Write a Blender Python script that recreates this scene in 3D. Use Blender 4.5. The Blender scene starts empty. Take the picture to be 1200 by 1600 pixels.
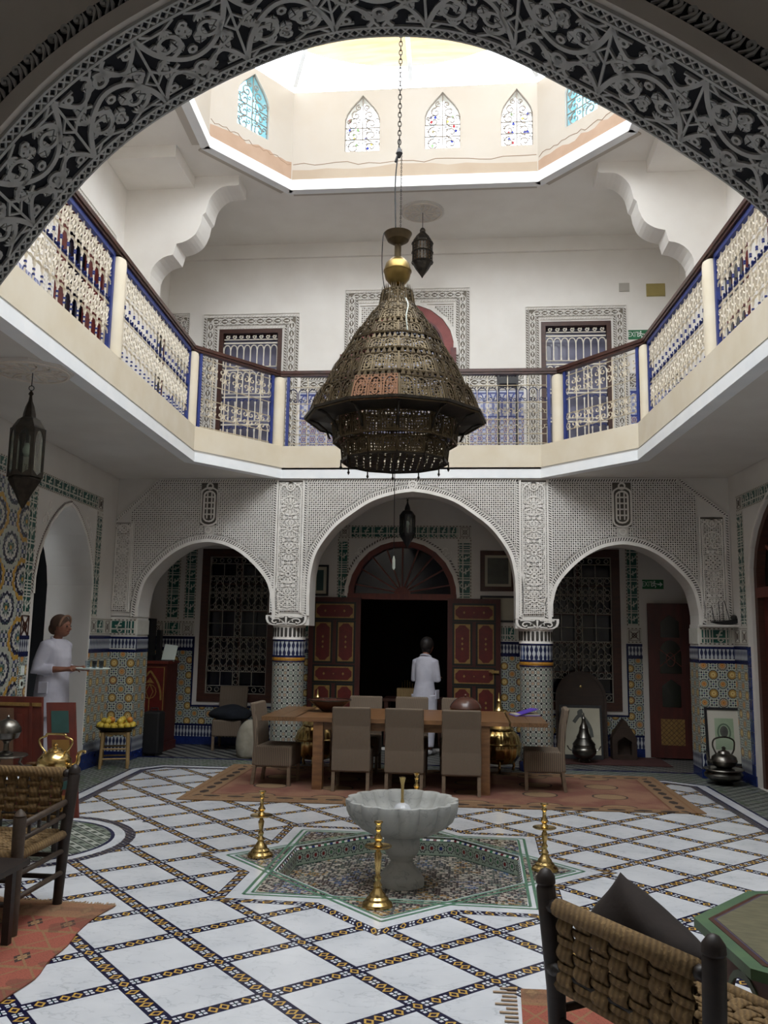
import bpy, bmesh, math, random
import numpy as np
from math import pi, sin, cos, sqrt, atan2, radians, hypot
from mathutils import Vector, Matrix
from mathutils.geometry import tessellate_polygon
random.seed(7)
sc = bpy.context.scene
C = sc.collection
# ---------------------------------------------------------------- camera (1200 x 1600 frame)
F_PX, PITCH, ROLL, YAW, EYE = 1334.7, .1438, .0163, .0967, 1.7
fw = Vector((-sin(YAW)*cos(PITCH), cos(YAW)*cos(PITCH), sin(PITCH)))
rt = Vector((cos(YAW), sin(YAW), 0)); dn = fw.cross(rt)
R2 = cos(ROLL)*rt - sin(ROLL)*dn; D2 = sin(ROLL)*rt + cos(ROLL)*dn
cam_d = bpy.data.cameras.new('camera'); cam = bpy.data.objects.new('camera', cam_d); C.objects.link(cam)
cam_d.sensor_fit = 'VERTICAL'; cam_d.sensor_height = 36; cam_d.lens = F_PX/1600*36
cam_d.clip_start = .02; cam_d.clip_end = 200
mw = Matrix.Identity(4)
for i in range(3):
    mw[i][0] = R2[i]; mw[i][1] = -D2[i]; mw[i][2] = -fw[i]
mw[0][3], mw[1][3], mw[2][3] = 0, 0, EYE
cam.matrix_world = mw
sc.camera = cam
# ---------------------------------------------------------------- world: bright overcast daylight
wd = bpy.data.worlds.new('overcast_sky'); sc.world = wd; wd.use_nodes = True
bg = wd.node_tree.nodes['Background']
bg.inputs[0].default_value = (.93, .97, 1.0, 1); bg.inputs[1].default_value = 9.0
# portal over the open roof of the court, helps the sampler find the sky
pl = bpy.data.lights.new('roof_opening_portal', 'AREA'); pl.shape = 'RECTANGLE'; pl.size = 5.6; pl.size_y = 8.8
pl.cycles.is_portal = True
po = bpy.data.objects.new('roof_opening_portal', pl); C.objects.link(po); po.location = (-.65, 6.9, 9.75)
sc.view_settings.view_transform = 'Standard'; sc.view_settings.look = 'None'
sc.view_settings.gamma = 1; sc.view_settings.use_curve_mapping = False
sc.view_settings.exposure = 0.0
sc.cycles.use_denoising = True
sc.cycles.max_bounces = 9; sc.cycles.diffuse_bounces = 7; sc.cycles.glossy_bounces = 3
sc.cycles.transmission_bounces = 4; sc.cycles.transparent_max_bounces = 6
sc.cycles.caustics_reflective = False; sc.cycles.caustics_refractive = False
sc.cycles.sample_clamp_indirect = 6
# ---------------------------------------------------------------- mesh helpers
class MB:
    def __init__(s): s.v = []; s.f = []; s.mi = []; s.uv = {}
    def add(s, vs, fs, mi=0):
        o = len(s.v); s.v += [tuple(p) for p in vs]
        for f in fs: s.f.append(tuple(i+o for i in f)); s.mi.append(mi)
        return o
    def box(s, x0, x1, y0, y1, z0, z1, mi=0, M=None):
        vs = [(x, y, z) for z in (z0, z1) for y in (y0, y1) for x in (x0, x1)]
        if M is not None: vs = [M @ Vector(p) for p in vs]
        s.add(vs, [(0,2,3,1),(4,5,7,6),(0,1,5,4),(2,6,7,3),(0,4,6,2),(1,3,7,5)], mi)
    def bar(s, a, b, w, h=None, mi=0, up=(0,0,1)):
        a, b = Vector(a), Vector(b); h = w if h is None else h
        d = (b-a).normalized(); u = Vector(up)
        if abs(d.dot(u)) > .98: u = Vector((1,0,0))
        x = d.cross(u).normalized(); y = x.cross(d)
        vs = [p + x*sx*w/2 + y*sy*h/2 for p in (a, b) for sx, sy in ((-1,-1),(1,-1),(1,1),(-1,1))]
        s.add(vs, [(0,1,2,3),(7,6,5,4),(0,4,5,1),(1,5,6,2),(2,6,7,3),(3,7,4,0)], mi)
    def tube(s, pts, r, n=8, mi=0, closed=False, cap=True):
        pts = [Vector(p) for p in pts]; m = len(pts)
        rs = r if isinstance(r, (list, tuple)) else [r]*m
        vs = []; px = None
        for i, p in enumerate(pts):
            if closed: d = pts[(i+1) % m] - pts[i-1]
            else: d = pts[min(i+1, m-1)] - pts[max(i-1, 0)]
            d.normalize()
            if px is None:
                u = Vector((0,0,1)) if abs(d.z) < .9 else Vector((1,0,0)); px = d.cross(u).normalized()
            px = (px - d*px.dot(d)).normalized(); py = d.cross(px)
            vs += [p + (px*cos(2*pi*k/n) + py*sin(2*pi*k/n))*rs[i] for k in range(n)]
        fs = []
        for i in range(m if closed else m-1):
            a, b = i*n, ((i+1) % m)*n
            fs += [(a+k, a+(k+1) % n, b+(k+1) % n, b+k) for k in range(n)]
        if cap and not closed: fs += [tuple(range(n))[::-1], tuple(range((m-1)*n, m*n))]
        s.add(vs, fs, mi)
    def lathe(s, prof, n=24, c=(0,0,0), mi=0, rad=None, a0=0, cap=True):
        # prof: (r, z) from bottom to top; rad(r, z, angle) may modulate
        vs = []; m = len(prof)
        for (r, z) in prof:
            for k in range(n):
                a = a0 + 2*pi*k/n; q = rad(r, z, a) if rad else r
                vs.append((c[0]+q*cos(a), c[1]+q*sin(a), c[2]+z))
        fs = [(i*n+k, i*n+(k+1) % n, (i+1)*n+(k+1) % n, (i+1)*n+k) for i in range(m-1) for k in range(n)]
        if cap: fs += [tuple(range(n))[::-1], tuple(range((m-1)*n, m*n))]
        s.add(vs, fs, mi)
    def plate(s, outer, f, h0, h1, holes=(), mi=0):
        # polygon (with holes) in 2-D, mapped by f(u, v, h), between heights h0 and h1
        loops = [list(outer)] + [list(h) for h in holes]
        flat = [p for l in loops for p in l]; n = len(flat)
        tri = tessellate_polygon([[Vector((p[0], p[1], 0)) for p in l] for l in loops])
        vs = [f(p[0], p[1], h1) for p in flat] + [f(p[0], p[1], h0) for p in flat]
        fs = [tuple(t) for t in tri] + [tuple(i+n for i in t[::-1]) for t in tri]
        o = 0
        for l in loops:
            k = len(l); fs += [(o+i, o+(i+1) % k, n+o+(i+1) % k, n+o+i) for i in range(k)]; o += k
        s.add(vs, fs, mi)
    def ribbon(s, pts, w, f, h0, h1, closed=False, mi=0):
        # raised flat strip along a 2-D polyline, mapped by f(u, v, h)
        m = len(pts); L = []
        ws = w if isinstance(w, (list, tuple)) else [w]*m
        for i in range(m):
            if closed: a, b = pts[i-1], pts[(i+1) % m]
            else: a, b = pts[max(i-1, 0)], pts[min(i+1, m-1)]
            dx, dy = b[0]-a[0], b[1]-a[1]; l = hypot(dx, dy) or 1
            nx, ny = -dy/l*ws[i]/2, dx/l*ws[i]/2; p = pts[i]
            L += [f(p[0]+nx, p[1]+ny, h1), f(p[0]-nx, p[1]-ny, h1), f(p[0]-nx, p[1]-ny, h0), f(p[0]+nx, p[1]+ny, h0)]
        fs = []
        for i in range(m if closed else m-1):
            a, b = 4*i, 4*((i+1) % m)
            fs += [(a, a+1, b+1, b), (a+1, a+2, b+2, b+1), (a+3, a, b, b+3)]
        if not closed: fs += [(0,3,2,1), (4*m-4, 4*m-3, 4*m-2, 4*m-1)]
        s.add(L, fs, mi)
    def obj(s, name, mat, parent=None, smooth=False, loc=None, rot=None, fix=False, uvf=None, auto=None):
        me = bpy.data.meshes.new(name); me.from_pydata(s.v, [], s.f)
        for m in (mat if isinstance(mat, (list, tuple)) else [mat]): me.materials.append(m)
        if any(s.mi): me.polygons.foreach_set('material_index', s.mi)
        if smooth: me.polygons.foreach_set('use_smooth', [True]*len(s.f))
        if uvf:
            ul = me.uv_layers.new(name='UVMap')
            for p in me.polygons:
                for li, vi in zip(p.loop_indices, p.vertices): ul.data[li].uv = uvf(s.v[vi])
        if fix:
            bm = bmesh.new(); bm.from_mesh(me); bmesh.ops.recalc_face_normals(bm, faces=bm.faces); bm.to_mesh(me); bm.free()
        if smooth and auto: 
            try: me.set_sharp_from_angle(angle=radians(auto))
            except Exception: pass
        me.update()
        o = bpy.data.objects.new(name, me); C.objects.link(o)
        if parent: o.parent = parent
        if loc: o.location = loc
        if rot is not None: o.rotation_euler = rot if isinstance(rot, (list, tuple)) else (0, 0, rot)
        return o
def tag(o, label=None, cat=None, group=None, kind=None):
    if label: o['label'] = label
    if cat: o['category'] = cat
    if group: o['group'] = group
    if kind: o['kind'] = kind
    return o
def thing(name, label, cat, loc=(0,0,0), rz=0, group=None):
    o = bpy.data.objects.new(name, None); C.objects.link(o); o.empty_display_size = .1
    o.location = loc; o.rotation_euler = (0, 0, rz)
    return tag(o, label, cat, group)
def struct(o, label=None): o['kind'] = 'structure'; return tag(o, label)
def sroot(name, label=None):
    o = bpy.data.objects.new(name, None); C.objects.link(o); o.empty_display_size = .1
    return struct(o, label)
def child(me, name, parent, loc=(0,0,0), rot=(0,0,0)):
    o = bpy.data.objects.new(name, me); C.objects.link(o); o.parent = parent; o.location = loc; o.rotation_euler = rot
    return o
def dup(root, loc, rz=0, label=None, group=None):
    r = root.copy(); C.objects.link(r); r.location = loc; r.rotation_euler = (0, 0, rz)
    if label: r['label'] = label
    if group: r['group'] = group
    for ch in list(root.children):
        c = ch.copy(); C.objects.link(c); c.parent = r
        for g in list(ch.children):
            d = g.copy(); C.objects.link(d); d.parent = c
    return r
def lerp(a, b, t): return a+(b-a)*t
def spline(P, n=8):
    out = []
    for i in range(len(P)-1):
        p0, p1, p2, p3 = P[max(i-1, 0)], P[i], P[i+1], P[min(i+2, len(P)-1)]
        for k in range(n):
            t = k/n; t2, t3 = t*t, t*t*t
            out.append(tuple(.5*(2*b+(c-a)*t+(2*a-5*b+4*c-d)*t2+(3*b-a-3*c+d)*t3) for a, b, c, d in zip(p0, p1, p2, p3)))
    return out+[tuple(P[-1])]
def arc(cx, cy, r, a0, a1, n=10): return [(cx+r*cos(lerp(a0, a1, k/n)), cy+r*sin(lerp(a0, a1, k/n))) for k in range(n+1)]
def spiral(cx, cy, r0, r1, a0, a1, n=14): return [(cx+lerp(r0, r1, k/n)*cos(lerp(a0, a1, k/n)), cy+lerp(r0, r1, k/n)*sin(lerp(a0, a1, k/n))) for k in range(n+1)]
def clip(poly, a, b, c):
    # keep a*x+b*y+c >= 0
    out = []
    for i in range(len(poly)):
        p, q = poly[i-1], poly[i]; dp, dq = a*p[0]+b*p[1]+c, a*q[0]+b*q[1]+c
        if (dp >= 0) != (dq >= 0):
            t = dp/(dp-dq); out.append((p[0]+(q[0]-p[0])*t, p[1]+(q[1]-p[1])*t))
        if dq >= 0: out.append(q)
    return out
def edges_of(poly):
    # ccw convex polygon -> inside half planes
    r = []
    for i in range(len(poly)):
        (x0, y0), (x1, y1) = poly[i], poly[(i+1) % len(poly)]; a, b = -(y1-y0), x1-x0; l = hypot(a, b)
        r.append((a/l, b/l, -(a*x0+b*y0)/l))
    return r
def inside(poly, es):
    for e in es:
        if not poly: return []
        poly = clip(poly, *e)
    return poly
def outside(poly, es):
    out = []
    for (a, b, c) in es:
        if len(poly) < 3: break
        q = clip(poly, -a, -b, -c)
        if len(q) >= 3: out.append(q)
        poly = clip(poly, a, b, c)
    return out
def XY(u, v, h): return (u, v, h)
# ---------------------------------------------------------------- shader helpers
def lin(c):
    if isinstance(c, str): c = tuple(int(c[i:i+2], 16)/255 for i in (0, 2, 4))
    return tuple(x/12.92 if x <= .04045 else ((x+.055)/1.055)**2.4 for x in c)+(1,)
class S:
    def __init__(s, t, k): s.t = t; s.k = k
    def _m(s, op, b=None, c=None, rev=False):
        n = s.t.nodes.new('ShaderNodeMath'); n.operation = op
        ar = [s, b, c]
        if rev: ar = [b, s]
        for i, a in enumerate(ar):
            if a is None: continue
            if isinstance(a, S): s.t.links.new(a.k, n.inputs[i])
            else: n.inputs[i].default_value = a
        return S(s.t, n.outputs[0])
    def __add__(s, b): return s._m('ADD', b)
    __radd__ = __add__
    def __sub__(s, b): return s._m('SUBTRACT', b)
    def __rsub__(s, b): return s._m('SUBTRACT', b, rev=True)
    def __mul__(s, b): return s._m('MULTIPLY', b)
    __rmul__ = __mul__
    def __truediv__(s, b): return s._m('DIVIDE', b)
    def lt(s, b): return s._m('LESS_THAN', b)
    def gt(s, b): return s._m('GREATER_THAN', b)
    def fr(s): return s._m('FRACT')
    def fl(s): return s._m('FLOOR')
    def ab(s): return s._m('ABSOLUTE')
    def co(s): return s._m('COSINE')
    def si(s): return s._m('SINE')
    def sq(s): return s._m('SQRT')
    def mn(s, b): return s._m('MINIMUM', b)
    def mx(s, b): return s._m('MAXIMUM', b)
    def at(s, b): return s._m('ARCTAN2', b)
    def hsh(s): return ((s*12.9898).si()*43758.547).fr()
class Mat:
    def __init__(s, name, rough=.5, metal=0., spec=.5):
        s.m = bpy.data.materials.new(name); s.m.use_nodes = True; s.t = s.m.node_tree
        s.b = s.t.nodes['Principled BSDF']; s.b.inputs['Roughness'].default_value = rough
        s.b.inputs['Metallic'].default_value = metal; s.b.inputs['Specular IOR Level'].default_value = spec
    def xyz(s, kind='Object'):
        t = s.t.nodes.new('ShaderNodeTexCoord'); p = s.t.nodes.new('ShaderNodeSeparateXYZ')
        s.tc = t.outputs[kind]; s.t.links.new(s.tc, p.inputs[0])
        return [S(s.t, o) for o in p.outputs]
    def mix(s, f, a, b, mode='MIX'):
        n = s.t.nodes.new('ShaderNodeMix'); n.data_type = 'RGBA'; n.blend_type = mode
        for i, a_ in ((0, f), (6, a), (7, b)):
            if isinstance(a_, S): s.t.links.new(a_.k, n.inputs[i])
            elif i == 0: n.inputs[0].default_value = a_
            else: n.inputs[i].default_value = lin(a_) if (isinstance(a_, str) or len(a_) == 3) else a_
        return S(s.t, n.outputs[2])
    def noise(s, scale=5, detail=3, stretch=None, rough=.5):
        n = s.t.nodes.new('ShaderNodeTexNoise'); n.inputs['Scale'].default_value = scale; n.inputs['Detail'].default_value = detail
        n.inputs['Roughness'].default_value = rough
        tc = s.t.nodes.new('ShaderNodeTexCoord'); src = tc.outputs['Object']
        if stretch:
            mp = s.t.nodes.new('ShaderNodeMapping'); mp.inputs['Scale'].default_value = stretch
            s.t.links.new(src, mp.inputs[0]); src = mp.outputs[0]
        s.t.links.new(src, n.inputs['Vector'])
        return S(s.t, n.outputs[0])
    def col(s, c):
        if isinstance(c, S): s.t.links.new(c.k, s.b.inputs['Base Color'])
        else: s.b.inputs['Base Color'].default_value = lin(c)
        return s.m
    def bump(s, h, k=.3, d=.01):
        n = s.t.nodes.new('ShaderNodeBump'); n.inputs['Strength'].default_value = k; n.inputs['Distance'].default_value = d
        s.t.links.new(h.k, n.inputs['Height']); s.t.links.new(n.outputs[0], s.b.inputs['Normal'])
    def rg(s, v): s.t.links.new(v.k, s.b.inputs['Roughness'])
def plain(name, a, b=None, scale=6, rough=.6, metal=0., detail=4, stretch=None, bump=0, lo=.3, hi=.7, bd=.01, spec=.5):
    m = Mat(name, rough, metal, spec)
    if b is None: m.col(a); return m.m
    n = m.noise(scale, detail, stretch)
    t = ((n-lo)*(1/(hi-lo))).mx(0.).mn(1.)
    m.col(m.mix(t, a, b))
    if bump: m.bump(n, bump, bd)
    return m.m
# ---------------------------------------------------------------- materials
def swz(m, mode):
    x, y, z = m.xyz()
    return {'xz': (x, z), 'yz': (y, z), 'xy': (x, y)}[mode]
def mat_dado(name, mode):
    m = Mat(name, .3); u, v = swz(m, mode); P = .232
    def cen(o):
        a = (u/P+o).fr()-.5; b = (v/P+o).fr()-.5
        return a, b, (a*a+b*b).sq()*P
    a1, b1, r1 = cen(0.); a2, b2, r2 = cen(.5)
    k = 2*pi*4/P
    g = (u*k).co()*(v*k).co(); h = (u*k*.5+v*k*.5).co()*(u*k*.5-v*k*.5).co()
    c = m.mix(g.gt(.26), 'c3c7be', '20232c'); c = m.mix(g.lt(-.45), c, '5a7a70'); c = m.mix(h.gt(.75), c, '3a4a78')
    hs = ((u/P).fl()*3.1+(v/P).fl()*5.7).hsh(); hs2 = ((u/P+.5).fl()*2.3+(v/P+.5).fl()*4.1).hsh()
    A = m.mix(hs.gt(.75), 'b88f45', 'b07a4a'); B = m.mix(hs2.gt(.5), 'a9b5a6', 'bfae98')
    for a, b, r, main, cen_ in ((a1, b1, r1, A, 'd9c080'), (a2, b2, r2, B, 'c98d4a')):
        th = a.at(b); w = (th*12.).co()*.004
        c = m.mix((r+w).lt(.068), c, 'b9beb6'); c = m.mix((r+w).lt(.060), c, '15151a')
        c = m.mix((r+w).lt(.049), c, main)
        p = (th*6.).co().ab()*.02
        c = m.mix((r-p).lt(.018), c, cen_); c = m.mix(((r-p)-.020).ab().lt(.0028), c, '3a3a33'); c = m.mix(r.lt(.008), c, '7a4a2a')
    m.col(c); return m.m
def mat_column():
    m = Mat('column_zellige', .35); u, v, _ = m.xyz('UV'); P = .072
    a = (u/P).fr()-.5; b = (v/P).fr()-.5; r = (a*a+b*b).sq(); d = a.ab()+b.ab()
    hs = ((u/P).fl()*3.1+(v/P).fl()*7.7).hsh()
    c = m.mix(d.gt(.70), 'cfd2c8', '121319'); c = m.mix((r-.36).ab().lt(.06), c, '1b1d22')
    th = a.at(b); c = m.mix((r+(th*8.).co()*.04).lt(.24), c, m.mix(hs.gt(.5), '7c5a3d', '51675d'))
    c = m.mix(r.lt(.08), c, 'c9c6b4'); c = m.mix(a.ab().mn(b.ab()).lt(.03)*r.gt(.42), c, '8a8d86')
    m.col(c); return m.m
def mat_merlon(name, mode, A='b9bec2', B='1c2447', P=.05, H=.1):
    m = Mat(name, .3)
    if mode == 'uv': u, v, _ = m.xyz('UV')
    else: u, v = swz(m, mode)
    f = ((u/P).fr()-.5).ab(); w = (v*(2*pi/H)).co()*.13+.24
    e = ((u/P).fl()*1.7).hsh()
    m.col(m.mix(f.lt(w), m.mix(e.gt(.93), B, '33508a'), A)); return m.m
def mat_band(name, ang, ox, oy):
    # flower chain of small tiles along a navy band; u along the band, v across, grid pitch G
    G = .508; W = .0845; m = Mat(name, .25); x, y, z = m.xyz()
    u = (x-ox)*cos(ang)+(y-oy)*sin(ang); v = (y-oy)*cos(ang)-(x-ox)*sin(ang)
    vv = (((v/G+.5).fr()-.5)*(G/W)).ab()
    P = G/9; q = u/P+.5; f = q.fr()-.5; i = q.fl()
    par = ((i/9.).fr()*9.+.01).fl()
    isy = par._m('COMPARE', 0., .4)+par._m('COMPARE', 2., .4)+par._m('COMPARE', 4., .4)+par._m('COMPARE', 5., .4)+par._m('COMPARE', 7., .4)
    a = f.ab(); rr = (f*f+vv*vv*2.).sq()
    ring = ((a+vv*1.1)-.37).ab().lt(.11)
    pet = (a-.22).ab().lt(.15)*(vv-.16).ab().lt(.105)
    c = m.mix(isy.gt(.5)*ring, '141638', 'c6a04e'); c = m.mix((1-isy.mn(1.))*pet, c, 'd9dde0')
    c = m.mix(isy.gt(.5)*rr.lt(.1), c, '3a1a1a'); c = m.mix((1-isy.mn(1.))*rr.lt(.07), c, '2b6a62')
    m.col(c); return m.m
def mat_mosaic(name):
    m = Mat(name, .2); t = m.t; tc = t.nodes.new('ShaderNodeTexCoord'); V = []
    for ft in ('F1', 'DISTANCE_TO_EDGE'):
        n = t.nodes.new('ShaderNodeTexVoronoi'); n.feature = ft; n.inputs['Scale'].default_value = 46; n.inputs['Randomness'].default_value = .55; t.links.new(tc.outputs['Object'], n.inputs['Vector']); V.append(n)
    sp = t.nodes.new('ShaderNodeSeparateColor'); t.links.new(V[0].outputs['Color'], sp.inputs[0]); h, h2 = S(t, sp.outputs[0]), S(t, sp.outputs[1]); ed = S(t, V[1].outputs['Distance']); big = m.noise(2.4, 1)
    c = m.mix(h.gt(.42), 'b0a99e', '1f1e28'); c = m.mix(h.gt(.72), c, '40282c'); c = m.mix(h.gt(.88), c, '3a4656'); c = m.mix(h.lt(.12), c, '53655c')
    c = m.mix(big.gt(.6)*h2.gt(.74), c, '8f7040'); c = m.mix(big.lt(.4)*h2.gt(.72), c, '50648a'); c = m.mix(ed.lt(.05), c, '9f998f'); m.col(c); return m.m
def mat_paving(name, P=.055, A='666b66', B='434845', Cc='90948e', diag=True):
    m = Mat(name, .45); x, y, z = m.xyz()
    u = (x+y)*(.7071/P); v = (x-y)*(.7071/P)
    fu = u.fr(); fv = (v*.5).fr(); hs = (u.fl()*3.7+(v*.5).fl()*9.1).hsh()
    c = m.mix(((u.fl()*.5).fr()).gt(.3), A, B); c = m.mix((fu.lt(.16)), c, '2c3331')
    c = m.mix((fv-.5).ab().lt(.24)*((fu-.55).ab().lt(.26)), c, Cc); c = m.mix(hs.gt(.9), c, '55644f')
    m.col(c); return m.m
def mat_stripe(name):
    m = Mat(name, .45); x, y, z = m.xyz(); P = .16
    f = ((x*.72+y*.70)/P).fr(); g = ((x*.7-y*.72)/.05).fr()
    c = m.mix(f.gt(.55), '6f6f6a', '1b1e26'); c = m.mix(f.gt(.9)*g.gt(.5), c, '8a8780'); c = m.mix((f-.28).ab().lt(.05)*g.gt(.4), c, '2d3034')
    m.col(c); return m.m
def mat_marble(name, A, B, scale, vein='b5b8bd', rough=.2, vw=.018):
    m = Mat(name, rough); n = m.noise(scale, 4); w = m.noise(scale*1.7, 6, (1, 1.8, 1))
    t = ((n-.35)*3.).mx(0.).mn(1.); c = m.mix(t, A, B)
    d = (w-.5).ab(); c = m.mix((1-d/vw).mx(0.)*(n-.3).mx(0.)*1.6, c, vein); m.col(c); m.bump(w, .04, .004); return m.m
M = {}
M['plaster'] = plain('white_plaster', 'efece7', 'e8e4de', 2.2, .85, bump=.06)
M['plaster_low'] = plain('gallery_plaster', 'd6d3ce', 'cdc9c4', 2.0, .85, bump=.06)
M['cream'] = plain('cream_render', 'd9d0be', 'd1c5ae', 3, .8, bump=.08)
M['cream_drum'] = plain('lantern_render', 'c0bab2', 'bab1a5', 1.2, .85, bump=.05); M['drum_low'] = plain('lantern_lower_render', 'b3a594', 'ac9b88', 2, .85)
M['white_edge'] = plain('white_edge_paint', 'f2f4f6', 'e8ecf0', 4, .6)
M['stucco'] = plain('carved_stucco', 'e8e5e0', 'dcd8d2', 9, .8)
M['stucco_mid'] = plain('carved_panel_ground', '605c56', '55514b', 12, .95)  # shade of the panel recesses is put into this ground colour
M['stucco_dark'] = plain('carved_stucco_ground', '45423e', '3a3734', 12, .95)  # dark tone stands for shade inside the carved recesses
M['stucco_tan'] = plain('upper_stucco_ground', '827b70', '756e64', 12, .95)  # upper carving: recess shade carried by the colour
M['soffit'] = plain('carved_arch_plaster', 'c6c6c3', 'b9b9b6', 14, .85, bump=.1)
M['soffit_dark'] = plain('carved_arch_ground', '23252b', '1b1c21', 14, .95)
M['near_wall'] = plain('shaded_wall_plaster', 'e4dcd2', 'd6cec4', 5, .9, bump=.1)
M['dado_xz'] = mat_dado('zellige_dado_back', 'xz'); M['dado_yz'] = mat_dado('zellige_dado_side', 'yz')
M['column'] = mat_column()
M['mer_xz'] = mat_merlon('merlon_tiles_back', 'xz'); M['mer_yz'] = mat_merlon('merlon_tiles_side', 'yz'); M['mer_uv'] = mat_merlon('merlon_tiles_column', 'uv', P=.06, H=.1)
M['navy'] = plain('navy_glaze', '151a3c', '1d2450', 20, .25)
M['navy_tile'] = plain('cobalt_glaze', '22326e', '1a2858', 25, .25)
M['yellow_tile'] = plain('ochre_glaze', 'b8842f', '8f6425', 60, .3)
M['green_tile'] = plain('green_glaze', '1f5a4f', '174a44', 8, .3)
M['green_floor'] = plain('pale_green_glaze', '3f6b55', '638a73', 30, .3)
M['kufi'] = plain('white_glaze', 'cdcbc2', 'c2c0b6', 10, .4)
GA = -.8243; GO = (-1.2526, 5.3754)
M['band_u'] = mat_band('mosaic_band_u', GA, *GO); M['band_v'] = mat_band('mosaic_band_v', GA+pi/2, *GO)
M['mosaic'] = mat_mosaic('basin_mosaic')
M['paving'] = mat_paving('small_tile_paving'); M['stripe'] = mat_stripe('striped_tile_paving')
M['marble'] = mat_marble('white_floor_marble', 'dcdfe5', 'ced2d9', 3.0, 'a3a9b2', .16)
M['marble_bowl'] = mat_marble('grey_fountain_marble', 'b8bab8', 'a4a6a5', 5, '6f7272', .55, .03)
M['brown_wood'] = plain('dark_brown_wood', '4c2a1e', '38201a', 6, .45, stretch=(1, 1, 8))
M['red_wood'] = plain('red_brown_wood', '6b2a1c', '54211a', 6, .5, stretch=(4, 4, 1))
M['handrail'] = plain('varnished_handrail', '4a2a22', '34201c', 8, .3)
M['iron_white'] = plain('white_painted_iron', 'eee8dc', 'e4dccb', 20, .5)
M['iron_dim'] = plain('dimmed_iron_grille', 'a39d90', '948e82', 20, .6)  # white iron darkened in its colour for the dim gallery
M['iron_blue'] = plain('blue_painted_iron', '202e6c', '293a80', 20, .45)
M['iron_black'] = plain('black_iron', '16161a', '202024', 30, .5)
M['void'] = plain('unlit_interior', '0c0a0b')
M['glass_dark'] = plain('dark_blue_glass', '0a0d22', '070914', 3, .12)
M['brass'] = plain('polished_brass', 'd6bd84', 'c4a668', 10, .22, 1.)
M['ball_brass'] = plain('dull_brass', '8f7a4a', '766238', 9, .35, 1.)
M['old_brass'] = plain('aged_pierced_brass', '5e513a', '433828', 7, .5, .7, bump=.2)
M['copper_patch'] = plain('reddish_copper', '785640', '694a36', 14, .5, .7)
M['silver'] = plain('tarnished_silver', '7d7a74', '5a5752', 12, .3, 1.)
M['bronze'] = plain('dark_bronze', '3a342c', '24211e', 18, .45, .7)
M['blue_glaze'] = plain('upper_blue_glaze', '3d4f9a', '5566a8', 25, .35)
# ================================================================ FLOOR
FC = (-.479, 6.761); SR = 1.357; PH = radians(-91.0)
def star_pts(R, c=FC):                                  # 16-gon outline of two overlaid squares
    r = R*cos(pi/4)/cos(pi/8); out = []
    for k in range(8):
        a = PH+k*pi/4; out += [(c[0]+R*cos(a), c[1]+R*sin(a)), (c[0]+r*cos(a+pi/8), c[1]+r*sin(a+pi/8))]
    return out
def octa(R, c=FC): return [(c[0]+R*cos(PH+pi/8+k*pi/4), c[1]+R*sin(PH+pi/8+k*pi/4)) for k in range(8)]
OCT = octa(.965)
floor = sroot('floor', 'courtyard floor of white marble squares between mosaic bands')
def part(mb, name, mat, parent=floor, **k): return mb.obj(name, mat, parent, **k)
XL = lambda y: -4.85-.0537*(y-11.4)
XR = lambda y: 3.42-.04*(y-11.4)
b = MB(); b.plate([(-5.6, -1.2), (4.6, -1.2), (4.6, 11.78), (-5.6, 11.78)], XY, -.24, -.004, [OCT]); part(b, 'small_tile_paving', M['paving'])
b = MB(); b.box(-4.6, 3.7, -.8, 2.87, -.003, 0); part(b, 'near_bounce_floor', M['marble'])  # unseen pale floor added to bounce light onto the near wall
b = MB(); b.box(-5.6, 4.6, 11.78, 17, -.24, -.004); part(b, 'gallery_paving', M['stripe'])
b = MB(); b.box(-5.6, 4.6, 11.74, 11.80, -.003, .002); part(b, 'paving_line', M['navy'])
def inset(poly, d):
    es = edges_of(poly); n = len(es); out = []
    for i in range(n):
        a1, b1, c1 = es[i-1]; a2, b2, c2 = es[i]; c1 -= d; c2 -= d; D = a1*b2-a2*b1
        out.append(((b1*c2-b2*c1)/D, (a2*c1-a1*c2)/D))
    return out
FIELD = [(-3.6, 2.9), (2.95, 2.9), (3.06, 3.3), (2.86, 10.8), (2.45, 11.1), (-3.9, 11.1), (-4.18, 10.72), (-3.75, 3.2)]
def ring(p0, p1, z, name, mat):
    b = MB(); n = len(p0)
    for i in range(n):
        j = (i+1) % n; q = [p0[i], p0[j], p1[j], p1[i]]
        b.add([(x, y, z) for x, y in q]+[(x, y, -.004) for x, y in q], [(0,1,2,3), (4,7,6,5), (0,4,5,1), (2,6,7,3)])
    return part(b, name, mat, fix=True)
F1, F2, F3, F4 = [inset(FIELD, d) for d in (.03, .14, .165, .235)]
ring(FIELD, F1, .0012, 'border_line', M['navy']); ring(F1, F2, .0008, 'border_marble_strip', M['marble']); ring(F2, F3, .0012, 'border_line', M['navy'])
M['band_e'] = None
def mat_edge(name):
    m = Mat(name, .3); x, y, z = m.xyz(); t = m.noise(60, 0)
    u = ((x+y)*.7071/.042).fr(); v = ((x-y)*.7071/.042).fr()
    c = m.mix(((u-.5).ab()+(v-.5).ab()).lt(.27), '17193a', '9c8a5c'); c = m.mix(t.gt(.56)*((u-.5).ab()+(v-.5).ab()).lt(.27), c, 'd0d3d6'); m.col(c); return m.m
M['band_e'] = mat_edge('edge_mosaic')
ring(F3, F4, .001, 'border_mosaic', M['band_e'])
es_field = edges_of(F4); es_oct = edges_of(octa(SR*cos(pi/4)/cos(pi/8)*1.03))
MC, MR = (-3.68, 6.97), .97                              # round medallion before the side alcove
es_med = edges_of([(MC[0]+MR*.93*cos(2*pi*k/20), MC[1]+MR*.93*sin(2*pi*k/20)) for k in range(20)])
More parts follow.
